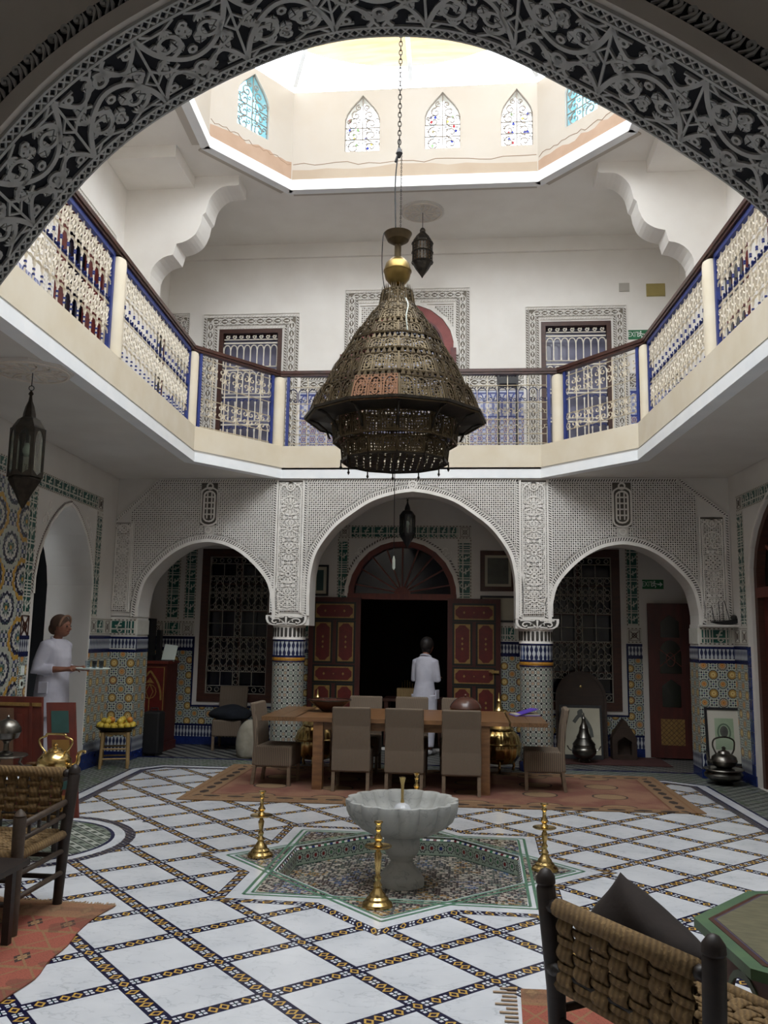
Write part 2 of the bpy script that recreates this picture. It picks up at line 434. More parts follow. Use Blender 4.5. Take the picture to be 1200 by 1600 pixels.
u_ = (cos(GA), sin(GA)); v_ = (-sin(GA), cos(GA)); G = .508; HT = G/2-.0435
def gp(i, j): return (GO[0]+G*(i*u_[0]+j*v_[0]), GO[1]+G*(i*u_[1]+j*v_[1]))
def cut(poly):
    p = inside(poly, es_field)
    if len(p) < 3: return []
    res = []
    for q in outside(p, es_oct): res += outside(q, es_med)
    return [q for q in res if len(q) >= 3]
ntile = 0
for i in range(-16, 14):
    for j in range(-14, 18):
        c = gp(i+.5, j+.5)
        if not (-4.3 < c[0] < 3.3 and 2.7 < c[1] < 11.4): continue
        sq = [(c[0]+HT*(a*u_[0]+d*v_[0]), c[1]+HT*(a*u_[1]+d*v_[1])) for a, d in ((-1,-1),(1,-1),(1,1),(-1,1))]
        ps = cut(sq)
        ps = [q for q in ps if abs(sum(q[k-1][0]*q[k][1]-q[k][0]*q[k-1][1] for k in range(len(q))))/2 > .002]
        if not ps: continue
        dz = random.uniform(-.0006, .0004)
        b = MB()
        for q in ps:
            n = len(q)
            b.add([(x, y, dz) for x, y in q]+[(x, y, -.004) for x, y in q], [tuple(range(n))]+[(k, n+k, n+(k+1) % n, (k+1) % n) for k in range(n)])
        part(b, 'marble_tile', M['marble'], fix=True); ntile += 1
for ax, nm in ((0, 'mosaic_band'), (1, 'mosaic_band')):
    b = MB(); o, d = (v_, u_) if ax == 0 else (u_, v_)
    for k in range(-18, 20):
        base = (GO[0]+G*k*o[0], GO[1]+G*k*o[1]); w = .0425
        L = [(base[0]+s*d[0]*12+t*o[0]*w, base[1]+s*d[1]*12+t*o[1]*w) for s, t in ((-1,-1),(1,-1),(1,1),(-1,1))]
        if ax: L = L[::-1]
        for q in cut(L):
            n = len(q); b.add([(x, y, -.0012+.0003*ax) for x, y in q], [tuple(range(n))])
    o_ = part(b, nm, M['band_u' if ax == 0 else 'band_v']); 
    o_.data.flip_normals() if o_.data.polygons and o_.data.polygons[0].normal.z < 0 else None
# star surround
def star_ring(R0, R1, z, name, mat, lo=-.004):
    ring(star_pts(R0), star_pts(R1), z, name, mat)
b = MB(); b.plate(star_pts(1.50), XY, -.003, .0006, [OCT]); part(b, 'star_marble_surround', M['marble'])
def mat_lineband():
    m = Mat('star_edge_mosaic', .25); u, v, _ = m.xyz('UV'); f = (u/.07+.5).fr()-.5; i = (u/.07+.5).fl(); par = (i*.5).fr().gt(.25)
    a = f.ab(); vv = (v-.5).ab()
    r = ((a+vv*.75)-.33).ab().lt(.09); pet = (a-.2).ab().lt(.12)*(vv-.24).ab().lt(.13)
    c = m.mix(par*r, '141638', 'c6a04e'); c = m.mix((1-par)*pet, c, 'd9dde0'); m.col(c); return m.m
M['star_band'] = mat_lineband()
p0, p1 = star_pts(1.60), star_pts(1.495)
me = bpy.data.meshes.new('star_mosaic_band'); vs = []; fs = []; uvs = []
for i in range(16):
    j = (i+1) % 16; o = len(vs); vs += [(*p0[i], .0010), (*p0[j], .0010), (*p1[j], .0010), (*p1[i], .0010)]
    L = hypot(p0[j][0]-p0[i][0], p0[j][1]-p0[i][1]); fs.append((o, o+1, o+2, o+3)); uvs += [(0, 0), (L, 0), (L, 1), (0, 1)]
me.from_pydata(vs, [], fs); ul = me.uv_layers.new(name='UVMap')
for k, q in enumerate(uvs): ul.data[k].uv = q
me.materials.append(M['star_band']); o = bpy.data.objects.new('star_mosaic_band', me); C.objects.link(o); o.parent = floor
# green strips of the two squares, mosaic tips
es8 = OCT
for R, w in ((1.357, .022), (1.29, .020)):
    for s in range(2):
        P = [(FC[0]+R*cos(PH+s*pi/4+k*pi/2), FC[1]+R*sin(PH+s*pi/4+k*pi/2)) for k in range(4)]
        for k in range(4):
            a, c = P[k], P[(k+1) % 4]; b = MB(); b.ribbon([a, c], w, XY, -.002, .0016+.0003*s); part(b, 'green_strip', M['green_floor'])
for k in range(8):
    A = PH+k*pi/4; R = 1.265; r = R*cos(pi/4)/cos(pi/8)*1.0
    tip = (FC[0]+R*cos(A), FC[1]+R*sin(A)); q = [tip]+[(FC[0]+r*cos(A+s*pi/8)*1.02, FC[1]+r*sin(A+s*pi/8)*1.02) for s in (1, -1)]
    b = MB(); b.add([(x, y, .0010) for x, y in q], [(0, 1, 2)]); part(b, 'star_tip_mosaic', M['mosaic'], fix=True)
# sunken basin
ZB = -.15
b = MB(); b.plate(octa(1.0), XY, ZB-.03, ZB); part(b, 'basin_mosaic', M['mosaic'])
def mat_basinwall():
    m = Mat('basin_wall_mosaic', .25); u, v, _ = m.xyz('UV'); P = .078
    a = (u/P).fr()-.5; bb = (v-.5)*(.105/P); r = (a*a+bb*bb).sq(); th = a.at(bb); hs = ((u/P).fl()*2.3).hsh()
    c = m.mix((r+(th*8.).co()*.06).lt(.42), '9fb0a2', '1e1e2c'); c = m.mix((r+(th*8.).co()*.05).lt(.33), c, 'aab4ac')
    c = m.mix((r+(th*8.).co()*.03).lt(.18), c, m.mix(hs.gt(.6), m.mix(hs.gt(.3), '7a2a2a', '2c3a78'), '4f7a5c'))
    c = m.mix((v-.5).ab().gt(.46), c, '2f5a48'); m.col(c); return m.m
def mat_rim():
    m = Mat('basin_rim_tiles', .25); u, v, _ = m.xyz('UV'); i = (u/.03).fl(); f = (i*.5).fr().gt(.25); q = (i/6.).fr()
    c = m.mix(q.gt(.6), m.mix(q.gt(.3), '6a2430', '27356e'), '3f7a5a'); m.col(m.mix(f, c, 'd6d8d4')); return m.m
M['bwall'] = mat_basinwall(); M['rim'] = mat_rim()
for nm, mat, Ra, za, Rb, zb in (('basin_wall', 'bwall', 1.0, ZB, 1.0, -.03), ('basin_rim', 'rim', 1.0, -.03, 1.025, .0012)):
    vs = []; fs = []; uvs = []; rr = .955
    lo, hi = octa(rr*Ra), octa(rr*Rb); off = 0
    for i in range(8):
        j = (i+1) % 8; o = len(vs); vs += [(*lo[j], za), (*lo[i], za), (*hi[i], zb), (*hi[j], zb)]; fs.append((o, o+1, o+2, o+3))
        L = hypot(lo[j][0]-lo[i][0], lo[j][1]-lo[i][1]); uvs += [(off+L, 0), (off, 0), (off, 1), (off+L, 1)]; off += L
    me = bpy.data.meshes.new(nm); me.from_pydata(vs, [], fs); ul = me.uv_layers.new(name='UVMap')
    for k, q in enumerate(uvs): ul.data[k].uv = q
    me.materials.append(M[mat]); o = bpy.data.objects.new(nm, me); C.objects.link(o); o.parent = floor
# round medallion at the left
def disc(r0, r1, z, name, mat, n=48):
    A = [(MC[0]+r0*cos(2*pi*k/n), MC[1]+r0*sin(2*pi*k/n)) for k in range(n)]; B = [(MC[0]+r1*cos(2*pi*k/n), MC[1]+r1*sin(2*pi*k/n)) for k in range(n)]
    ring(A, B, z, name, mat)
disc(MR, .885, .0012, 'medallion_mosaic_ring', M['band_e']); disc(.885, .80, .0010, 'medallion_marble_ring', M['marble']); disc(.80, .77, .0012, 'medallion_navy_ring', M['navy'])
M['pav2'] = mat_paving('medallion_small_tiles', .075, '7c857a', 'a6aba2', '454d45')
b = MB(); b.lathe([(.0, -.002), (.77, -.002), (.77, .0004), (0, .0004)], 40, (MC[0], MC[1], 0)); part(b, 'medallion_centre', M['pav2'], fix=True)
# ================================================================ WALLS, GALLERIES, CEILINGS
ZC, ZF, ZU, ZD = 3.82, 4.02, 8.1, 9.58
VOID = [(-2.93, .9), (1.5, .9), (2.5, 2.1), (2.05, 10.2), (1.0, 11.37), (-2.53, 11.37), (-3.40, 10.2), (-3.04, 2.1)]
def XZ(y0): return lambda u, v, h: (u, y0-h, v)          # h grows towards the court (-y)
def LW(u, v, h): return (XL(u)+h, u, v)                  # left wall: u = y, h grows into the court
def RW(u, v, h): return (XR(u)-h, u, v)
YA, YB = 11.4, 13.2
# --- slab between the storeys
ceil = sroot('ceiling')
o4 = [(-5.3, -.8), (4.3, -.8), (4.3, 13.4), (-5.3, 13.4)]
NV = [(-2.93, 2.55), (2.48, 2.55), (2.05, 10.2), (1.0, 11.37), (-2.53, 11.37), (-3.40, 10.2), (-3.06, 2.55)]
NV = [(-2.3, 2.62), (1.75, 2.62), (2.42, 3.4), (2.05, 10.2), (1.0, 11.37), (-2.53, 11.37), (-3.40, 10.2), (-3.1, 3.4)]
b = MB(); b.plate(o4, XY, ZC, ZF, [NV]); b.obj('gallery_ceiling_slab', M['plaster_low'], ceil)
kerb = sroot('trim_1'); ceil2 = sroot('ceiling_upper')
b = MB(); b.plate(o4, XY, ZU, ZU+.25, [inset(NV, -.06)]); b.obj('upper_ceiling_slab', M['plaster'], ceil2)
def scaleout(P, d):
    return inset(P, -d)
def fascia(z0, z1, d0, d1, name, mat, root):
    b = MB(); A = inset(NV, d0); B = inset(NV, d1); n = len(A)
    for i in range(n):
        j = (i+1) % n
        b.add([(*A[i], z0), (*A[j], z0), (*B[j], z0), (*B[i], z0), (*A[i], z1), (*A[j], z1), (*B[j], z1), (*B[i], z1)],
              [(0,1,2,3), (4,7,6,5), (0,4,5,1), (2,6,7,3)])
    return b.obj(name, mat, root, fix=True)
fascia(ZC-.005, 3.935, .02, -.12, 'white_edge_band', M['white_edge'], kerb)
fascia(3.935, 3.985, .0, -.1, 'shadow_groove', M['plaster_low'], kerb)
fascia(3.965, 4.27, .005, -.16, 'cream_kerb', M['cream'], kerb)
def rect(x0, x1, z0, z1): return [(x0, z0), (x1, z0), (x1, z1), (x0, z1)]
# --- lantern (open drum) over the court
drum = sroot('wall_drum')
def drum_side(i, mat):
    n = len(NV); a, c = Vector(NV[i]), Vector(NV[(i+1) % n]); d = c-a; L = d.length; d /= L; nrm = Vector((-d.y, d.x))
    return a, d, nrm, L
WND = {}
for i in range(8):
    a, d, nr, L = drum_side(i, 0)
    f = lambda u, v, h, a=a, d=d, nr=nr: (a.x+d.x*u+nr.x*h, a.y+d.y*u+nr.y*h, v)   # h > 0 points into the court
    hs = []
    if i == 4: cs = [(1.01+1.52, .51), (1.01+.355, .51), (.21, .42)]
    elif i in (3, 5): cs = [(L*.5, .55)]
    else: cs = [(L*t, .5) for t in ((.2, .4, .6, .8) if L > 4 else (.5,))]
    if i == 4: cs = [(2.51, .51), (1.35, .51), (.29, .45)]
    for (cx, w) in cs:
        p = [(cx-w/2, 8.62), (cx+w/2, 8.62), (cx+w/2, 9.12)]+[(cx+w/2*(1-t**1.6), 9.12+.36*t) for t in (.25, .5, .75)]+[(cx, 9.5)]+[(cx-w/2*(1-t**1.6), 9.12+.36*t) for t in (.75, .5, .25)]+[(cx-w/2, 9.12)]
        hs.append(p)
    order = sorted(range(len(cs)), key=lambda q: cs[q][0]); xs = [0]+[(cs[order[q]][0]+cs[order[q+1]][0])/2 for q in range(len(cs)-1)]+[L]
    for q, k in enumerate(order):
        b = MB(); b.plate(rect(xs[q], xs[q+1], ZU-.02, ZD), f, -.22, 0, [hs[k]]); b.obj('drum_wall', M['cream_drum'], drum)
    b = MB(); b.plate([(-.03, ZU-.06), (L+.03, ZU-.06), (L+.03, ZU+.1), (-.03, ZU+.1)], f, -.1, .025); b.obj('white_edge_band', M['white_edge'], drum)
    WND[i] = (f, hs, cs)
# --- side walls, ground floor + upper floor in one plate each, with openings
def archhole(c, hw, z0, zs, prof):                      # opening with arch; prof = (dx fraction, dz)
    L = [(c-hw, z0)]+[(c-hw*t, zs+h) for t, h in prof]+[(c+hw*t, zs+h) for t, h in prof[::-1][1:]]+[(c+hw, z0)]
    return L
PT = [(1, 0), (1, .18), (.93, .42), (.8, .62), (.62, .8), (.4, .95), (.2, 1.05), (0, 1.1)]
LDOOR = archhole(9.83, .82, .19, 2.1, PT); LDOOR = [(u, v) for u, v in LDOOR]
b = MB(); b.plate([(-1, -.2), (13.4, -.2), (13.4, 8.4), (-1, 8.4)], LW, -.6, 0, [LDOOR, [(8.9, 4.04), (10.4, 4.04), (10.4, 6.8), (8.9, 6.8)], [(5.4, 4.04), (6.9, 4.04), (6.9, 6.8), (5.4, 6.8)]]); wl = struct(b.obj('wall_left', M['plaster_low']))
RDOOR = archhole(9.75, 1.02, .0, 2.4, PT)
b = MB(); b.plate([(-1, -.2), (13.4, -.2), (13.4, 8.4), (-1, 8.4)], RW, -.45, 0, [RDOOR, [(8.2, 4.04), (9.7, 4.04), (9.7, 6.8), (8.2, 6.8)], [(5.0, 4.04), (6.5, 4.04), (6.5, 6.8), (5.0, 6.8)]]); wr = struct(b.obj('wall_right', M['plaster_low']))
# --- back wall
FAN = [(1, 0), (.99, .15), (.93, .33), (.8, .53), (.62, .69), (.4, .8), (.2, .85), (0, .86)]
CDOOR = archhole(-.985, .84, 0, 2.3, FAN)
WINL = [(-4.08, .72), (-3.02, .72), (-3.02, 2.95), (-4.08, 2.95)]; WINR = [(1.15, .72), (2.24, .72), (2.24, 2.98), (1.15, 2.98)]
RD = [(2.62, 0), (3.4, 0), (3.4, 2.32), (2.62, 2.32)]
UWL = [(-4.05, 4.5), (-3.0, 4.5), (-3.0, 6.65), (-4.05, 6.65)]; UWR = [(1.18, 4.5), (2.27, 4.5), (2.27, 6.68), (1.18, 6.68)]
UD = archhole(-.96, .78, 4.02, 6.15, [(1, 0), (.98, .2), (.9, .42), (.75, .6), (.5, .76), (.25, .84), (0, .86)])
b = MB(); b.plate([(-5.6, -.2), (4.4, -.2), (4.4, ZC+.1), (-5.6, ZC+.1)], XZ(YB), -.3, 0, [CDOOR, WINL, WINR]); wb = struct(b.obj('wall_back', M['plaster_low']))
b = MB(); b.plate([(-5.6, ZC+.1), (4.4, ZC+.1), (4.4, 8.4), (-5.6, 8.4)], XZ(YB), -.3, 0, [UWL, UWR, UD]); b.obj('upper_back_wall', M['plaster'], wb)
for side, X0, W in (('upper_left_facing', XL, 1), ('upper_right_facing', XR, -1)):
    pass
# rooms behind the openings, their darkness put into the colours
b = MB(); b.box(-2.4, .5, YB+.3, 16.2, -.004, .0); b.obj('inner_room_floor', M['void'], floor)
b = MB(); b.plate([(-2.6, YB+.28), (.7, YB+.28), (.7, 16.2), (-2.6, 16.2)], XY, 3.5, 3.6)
b.box(-2.7, -2.6, YB+.28, 16.2, 0, 3.6); b.box(.7, .8, YB+.28, 16.2, 0, 3.6); b.box(-2.7, .8, 16.2, 16.3, 0, 3.6); b.obj('inner_room_wall', plain('room_darkness', '2a2422', '231e1c', 4, .9), wb)
# near gallery the photographer stands in, closed behind
nr = sroot('wall_near')
NP = [(-1.75, 2.2), (-1.72, 2.45), (-1.504, 2.815), (-1.197, 3.214), (-.896, 3.439), (-.54, 3.592), (-.247, 3.625), (.041, 3.572), (.34, 3.401), (.626, 3.206), (.898, 2.967), (1.12, 2.62), (1.2, 2.2)]
NA = spline(NP, 6)
Y1, Y0 = 2.5, 2.12
b = MB(); b.plate([(-5.4, -.1), (-1.8, -.1)]+[(-1.8, 2.2)]+NA+[(1.25, 2.2), (1.25, -.1), (4.4, -.1), (4.4, ZC+.2), (-5.4, ZC+.2)], lambda u, v, h: (u, h, v), Y0, Y1); b.obj('arch_wall', M['near_wall'], nr)
b = MB(); b.box(-5.5, 4.5, -1.1, -.8, -.1, 8.4); b.obj('rear_wall', M['near_wall'], nr)
b = MB(); b.plate([(-5.5, ZF), (4.5, ZF), (4.5, 8.4), (-5.5, 8.4)], XZ(-.6), -.3, 0); b.obj('upper_rear_wall', M['plaster'], nr)
# --- pierced carved sheet: cells with a hole each, over a dark ground
def pierced(mb, cells, f, h0, h1, ring=None):
    # cells: (cx, cy, half pitch, hole polygon radius, rot) square cell with 4-gon hole
    for (cx, cy, p, r, rot) in cells:
        sq = [(cx+p*sx, cy+p*sy) for sx, sy in ((-1,-1),(1,-1),(1,1),(-1,1))]
        ho = [(cx+r*cos(rot+k*pi/2-3*pi/4), cy+r*sin(rot+k*pi/2-3*pi/4)) for k in range(4)]
        vs = [f(*q, h1) for q in sq]+[f(*q, h1) for q in ho]+[f(*q, h0) for q in ho]
        fs = []
        for k in range(4):
            j = (k+1) % 4; fs += [(k, j, 4+j, 4+k), (4+k, 4+j, 8+j, 8+k)]
        mb.add(vs, fs)
# ================================================================ ARCADE FACING THE CAMERA
arc_root = sroot('wall_arcade')
def half_profile(P, c, s): return [(c+s*x, z) for x, z in P]
MIDP = [(1.37, 1.95), (1.372, 2.3), (1.355, 2.55), (1.28, 2.82), (1.07, 3.12), (.83, 3.32), (.55, 3.50), (.24, 3.60), (0, 3.635)]
SIDP = [(.93, 1.90), (.925, 2.08), (.86, 2.36), (.72, 2.56), (.5, 2.76), (.28, 2.88), (.1, 2.925), (0, 2.935)]
def full(P, c, n=4): 
    h = spline(P, n); return [(c-x, z) for x, z in h]+[(c+x, z) for x, z in h[::-1][1:]]
AM, ALF, ARF = full(MIDP, -.72), full(SIDP, -3.53), full(SIDP, 2.05)
YT = .42
outer = [(XL(YA)-.05, 1.82)]
outer = [(-5.0, 1.90)]+[p for p in ALF]+[(-2.65, 1.95), (-2.65, 1.82), (-2.09, 1.82)]+[p for p in AM]+[(.65, 1.82), (1.14, 1.82), (1.14, 1.90)]+[p for p in ARF]+[(3.55, 1.90), (3.55, ZC), (-5.0, ZC)]
seen = []
for p in outer:
    if not seen or hypot(p[0]-seen[-1][0], p[1]-seen[-1][1]) > .004: seen.append(p)
b = MB(); b.plate(seen, XZ(YA), -YT, 0); b.obj('arch_wall', M['plaster_low'], arc_root)
# end piers
for x0, x1, nm in ((-5.0, -4.47, 'pier'), (2.97, 3.55, 'pier')):
    b = MB(); b.box(x0, x1, YA, YA+YT, 0, 1.91); pr = b.obj(nm, M['plaster_low'], arc_root)
    fx0, fx1 = max(x0, -4.87), min(x1, 3.43)
    def band(z0, z1, mat, nm, t=.012):
        b = MB(); b.box(fx0, x1 if x0 < 0 else fx1, YA-t, YA, z0, z1)
        b.obj(nm, M[mat], pr)
    band(.30, 1.42, 'dado_xz', 'zellige_dado'); band(1.42, 1.46, 'navy', 'dado_line', .016); band(1.47, 1.60, 'mer_xz', 'merlon_band'); band(1.60, 1.63, 'navy', 'dado_line', .018); band(1.44, 1.475, 'kufi', 'dado_line', .014)
    xi = x1 if x0 < 0 else x0; sg = 1 if x0 < 0 else -1
    for z0, z1, mt, nm_ in ((.11, .3, 'mer_yz', 'skirting_band'), (.30, 1.42, 'dado_yz', 'zellige_dado'), (1.42, 1.46, 'navy', 'dado_line'), (1.47, 1.60, 'mer_yz', 'merlon_band'), (1.60, 1.63, 'navy', 'dado_line'), (0, .11, 'navy_tile', 'skirting_tile'), (1.66, 1.86, 'kufi', 'frieze_tile')):
        b = MB(); b.box(min(xi, xi+sg*.012), max(xi, xi+sg*.012), YA, YA+YT, z0, z1); b.obj(nm_, M[mt], pr)
    band(.1, .3, 'mer_xz', 'skirting_band'); band(0, .11, 'navy_tile', 'skirting_tile', .016)
# boundaries
def above(P, x):
    for (xa, za), (xb, zb) in zip(P, P[1:]):
        if min(xa, xb) <= x <= max(xa, xb) and abs(xa-xb) > 1e-6:
            return za+(zb-za)*(x-xa)/(xb-xa)
    return None
def clear(x, z, m):
    for P in (AM, ALF, ARF):
        for (px, pz) in P:
            if hypot(px-x, pz-z) < m: return False
        h = above(P, x)
        if h is not None and z < h: return False
    return True
PANL, PANR = (-2.575, -2.215), (.72, 1.075)
CHL, CHR = (-4.28, -4.80, 3.78, 3.30), (2.80, 3.36, 3.80, 3.35)
def chamfer_ok(x, z, m):
    # sloping upper corners of the field
    if x < -4.25: 
        zl = 3.80-(-4.28-x)*(.55/.5); 
        if z > zl-m: return False
    if x > 2.78:
        zl = 3.80-(x-2.80)*(.45/.55)
        if z > zl-m: return False
    return True
cells = []; p = .029
f_face = XZ(YA)
nx = int((3.2+4.75)/p)
for i in range(nx):
    for j in range(int((ZC-.06-1.95)/p)):
        if (i+j) % 2: pass
        x, z = -4.62+i*p, 1.98+j*p
        if x > 2.99: continue
        if not clear(x, z, .115): continue
        if not chamfer_ok(x, z, .07): continue
        if any(a-.05 < x < c+.05 for a, c in (PANL, PANR)): continue
        if any(abs(x-c) < .125 and 3.16 < z < 3.76 for c in (-3.53, 2.05)): continue
        if any(abs(x-c) < .07 and 3.03 < z < 3.2 for c in (-3.53, 2.05)): continue
        cells.append((x, z, p/2, p*.49 if (i+j) % 2 else p*.40, pi/4 if (i+j) % 2 else 0))
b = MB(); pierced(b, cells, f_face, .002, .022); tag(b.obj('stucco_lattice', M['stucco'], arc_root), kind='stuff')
# dark ground plate under the lattice paints in the shade of the carved recesses
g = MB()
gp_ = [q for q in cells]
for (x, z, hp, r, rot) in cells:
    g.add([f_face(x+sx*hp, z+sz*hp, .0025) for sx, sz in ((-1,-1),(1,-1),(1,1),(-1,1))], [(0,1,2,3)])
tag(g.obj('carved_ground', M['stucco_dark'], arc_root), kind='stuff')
# mouldings around the arches: plain rim + rope pattern
def rope(pts, f, w, h, name, root, mat='stucco', step=.034, closed=False):
    # slanted short lozenges along a line between two thin fillets
    mb = MB(); gr = MB()
    n = len(pts); acc = 0; gr.ribbon(pts, w, f, .001, .004, closed)
    for sgn in (-1, 1):
        off = []
        for i in range(n):
            a = pts[max(i-1, 0)]; c = pts[min(i+1, n-1)]; dx, dy = c[0]-a[0], c[1]-a[1]; l = hypot(dx, dy) or 1
            off.append((pts[i][0]-dy/l*sgn*w*.44, pts[i][1]+dx/l*sgn*w*.44))
        mb.ribbon(off, w*.16, f, 0, h, closed)
    d = 0; t = step/2
    for i in range(n-1):
        a, c = pts[i], pts[i+1]; l = hypot(c[0]-a[0], c[1]-a[1]); 
        if l < 1e-6: continue
        ux, uy = (c[0]-a[0])/l, (c[1]-a[1])/l
        while t < d+l:
            s = t-d; x, y = a[0]+ux*s, a[1]+uy*s; e = w*.30
            q = [(-.5*step, -e), (0.05*step, -e), (.5*step, e), (-.05*step, e)]
            Q = [(x+ux*k[0]-uy*k[1], y+uy*k[0]+ux*k[1]) for k in q]
            mb.add([f(*k, h) for k in Q]+[f(*k, 0.001) for k in Q], [(0,1,2,3), (0,4,5,1), (1,5,6,2), (2,6,7,3), (3,7,4,0)]); t += step
        d += l
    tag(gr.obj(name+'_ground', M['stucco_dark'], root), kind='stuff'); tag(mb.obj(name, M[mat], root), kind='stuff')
def offs(P, d):
    out = []; n = len(P)
    for i in range(n):
        a, c = P[max(i-1, 0)], P[min(i+1, n-1)]; dx, dy = c[0]-a[0], c[1]-a[1]; l = hypot(dx, dy) or 1
        out.append((P[i][0]-dy/l*d, P[i][1]+dx/l*d))
    return out
for P in (AM, ALF, ARF):
    b = MB(); b.ribbon(offs(P, .018), .036, f_face, 0, .03); b.obj('arch_fillet', M['stucco'], arc_root)
    rope(offs(P, .068), f_face, .062, .024, 'arch_rope', arc_root)
# star panels over columns and piers
def star_panel(x0, x1, z0, z1, root, f=f_face, chop=None, n=5):
    cx = (x0+x1)/2; w = x1-x0
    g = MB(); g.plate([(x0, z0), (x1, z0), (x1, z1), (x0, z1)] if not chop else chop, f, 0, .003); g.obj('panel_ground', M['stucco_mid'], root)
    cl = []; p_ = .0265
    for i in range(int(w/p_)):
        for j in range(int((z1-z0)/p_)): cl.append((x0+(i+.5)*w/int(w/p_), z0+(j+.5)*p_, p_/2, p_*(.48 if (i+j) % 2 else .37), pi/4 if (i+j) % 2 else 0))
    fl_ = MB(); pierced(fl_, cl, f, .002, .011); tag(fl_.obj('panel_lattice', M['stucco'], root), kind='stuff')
    mb = MB(); H = z1-z0; top = z1-w*.62; st = (top-z0-.03)/n; a_ = w*.36
    pts = [(x0+.03, z0+.03), (x0+.03, z1-.42*w)]+[(cx+(w/2-.03)*cos(t), z1-.42*w+(w/2-.03)*.8*sin(t)) for t in [pi-pi*k/8 for k in range(1, 8)]]+[(x1-.03, z1-.42*w), (x1-.03, z0+.03), (x0+.03, z0+.03)]
    if not chop or True:
        mb.ribbon(pts, .018, f, 0, .024); mb.ribbon([(x0, z0), (x0, z1 if not chop else chop[-1][1])], .02, f, 0, .026); mb.ribbon([(x1, z0), (x1, z1 if not chop else z1-.02)], .02, f, 0, .026)
    if not chop:
        mb.ribbon(arc(cx, z1-.085, .055, 0, 2*pi, 14)[:-1], .016, f, 0, .024, closed=True); mb.ribbon(arc(cx, z1-.085, .025, 0, 2*pi, 8)[:-1], .014, f, 0, .024, closed=True)
        for s in (-1, 1): mb.ribbon(spline([(cx+s*.06, z1-.08), (cx+s*.12, z1-.05), (cx+s*(w/2-.02), z1-.03)], 4), .014, f, 0, .02)
    for k in range(n):
        cz = z0+.05+st*(k+.5); R = min(a_, st*.47)
        for q in range(12):
            a = 2*pi*q/12; t = a+.14; u = a-.14
            Q = [(cx+R*.32*cos(a), cz+R*.32*sin(a)), (cx+R*.66*cos(u), cz+R*.66*sin(u)), (cx+R*.98*cos(a), cz+R*.98*sin(a)), (cx+R*.66*cos(t), cz+R*.66*sin(t))]
            mb.add([f(*k2, .02) for k2 in Q]+[f(*k2, .002) for k2 in Q], [(0,1,2,3), (0,4,5,1), (1,5,6,2), (2,6,7,3), (3,7,4,0)])
        mb.ribbon(arc(cx, cz, R*.24, 0, 2*pi, 8)[:-1], .014, f, 0, .02, closed=True); mb.ribbon(arc(cx, cz, R*1.06, 0, 2*pi, 16)[:-1], .012, f, 0, .018, closed=True)
        zz = z0+.05+st*k
        if k:
            for ii in range(-3, 4):
                for jj in (-1, 0, 1):
                    if (ii+jj) % 2: continue
                    x, z = cx+ii*w*.105, zz+jj*w*.105; e = w*.085
                    if abs(ii) == 3 and jj: continue
                    Q = [(x-e, z), (x, z-e), (x+e, z), (x, z+e)]
                    mb.add([f(*k2, .018) for k2 in Q]+[f(*k2, .002) for k2 in Q], [(0,1,2,3), (0,4,5,1), (1,5,6,2), (2,6,7,3), (3,7,4,0)])
        for s in (-1, 1):
            mb.ribbon([(cx+s*w*.40, zz+st*.18), (cx+s*w*.27, zz+st*.30), (cx+s*w*.40, zz+st*.42)], .012, f, 0, .018)
            mb.ribbon([(cx+s*w*.40, zz+st*.58), (cx+s*w*.27, zz+st*.70), (cx+s*w*.40, zz+st*.82)], .012, f, 0, .018)
    tag(mb.obj('star_panel_relief', M['stucco'], root), kind='stuff')
star_panel(PANL[0], PANL[1], 1.99, 3.79, arc_root); star_panel(PANR[0], PANR[1], 1.99, 3.79, arc_root)
star_panel(-4.86, -4.60, 1.97, 3.20, arc_root, n=4); star_panel(3.03, 3.34, 1.95, 3.30, arc_root, n=4)
for x in (PANL[0]-.035, PANL[1]+.035, PANR[0]-.035, PANR[1]+.035): rope([(x, 1.98), (x, 3.76)], f_face, .05, .022, 'panel_rope', arc_root)
for a, c in ((-4.26, -2.6), (-2.18, .69), (1.11, 2.76)): rope([(a, 3.787), (c, 3.787)], f_face, .05, .022, 'top_rope', arc_root)
rope([(-4.88, 1.97), (-4.88, 3.2), (-4.28, 3.77)], f_face, .045, .022, 'corner_rope', arc_root); rope([(2.80, 3.79), (3.38, 3.32), (3.38, 1.96)], f_face, .045, .022, 'corner_rope', arc_root)
# small niche motifs above the side arches
for cx in (-3.53, 2.05):
    g = MB(); g.plate([(cx-.12, 3.17), (cx+.12, 3.17), (cx+.12, 3.76), (cx-.12, 3.76)], f_face, 0, .003); g.obj('niche_ground', M['stucco_mid'], arc_root)
    mb = MB()
    P = [(cx-.075, 3.3)]+[(cx+.075*cos(t), 3.58+.06*sin(t)) for t in [pi-pi*k/6 for k in range(7)]]+[(cx+.075, 3.3)]+[(cx+.075*cos(t), 3.28+.06*sin(t)) for t in [-pi*k/6 for k in range(7)]]
    mb.ribbon(P, .022, f_face, 0, .024, closed=True)
    mb.ribbon([(cx+1.55*(x-cx), 3.44+1.25*(z-3.44)) for x, z in P], .022, f_face, 0, .022, closed=True)
    for z in (3.32, 3.40, 3.48, 3.56): mb.ribbon([(cx-.07, z), (cx+.07, z)], .018, f_face, 0, .02)
    for x in (-.03, .03): mb.ribbon([(cx+x, 3.26), (cx+x, 3.62)], .016, f_face, 0, .02)
    for z in (3.1, 3.71): mb.ribbon(arc(cx, z, .04, 0, 2*pi, 12)[:-1], .02, f_face, 0, .024, closed=True)
    tag(mb.obj('niche_relief', M['stucco'], arc_root), kind='stuff')
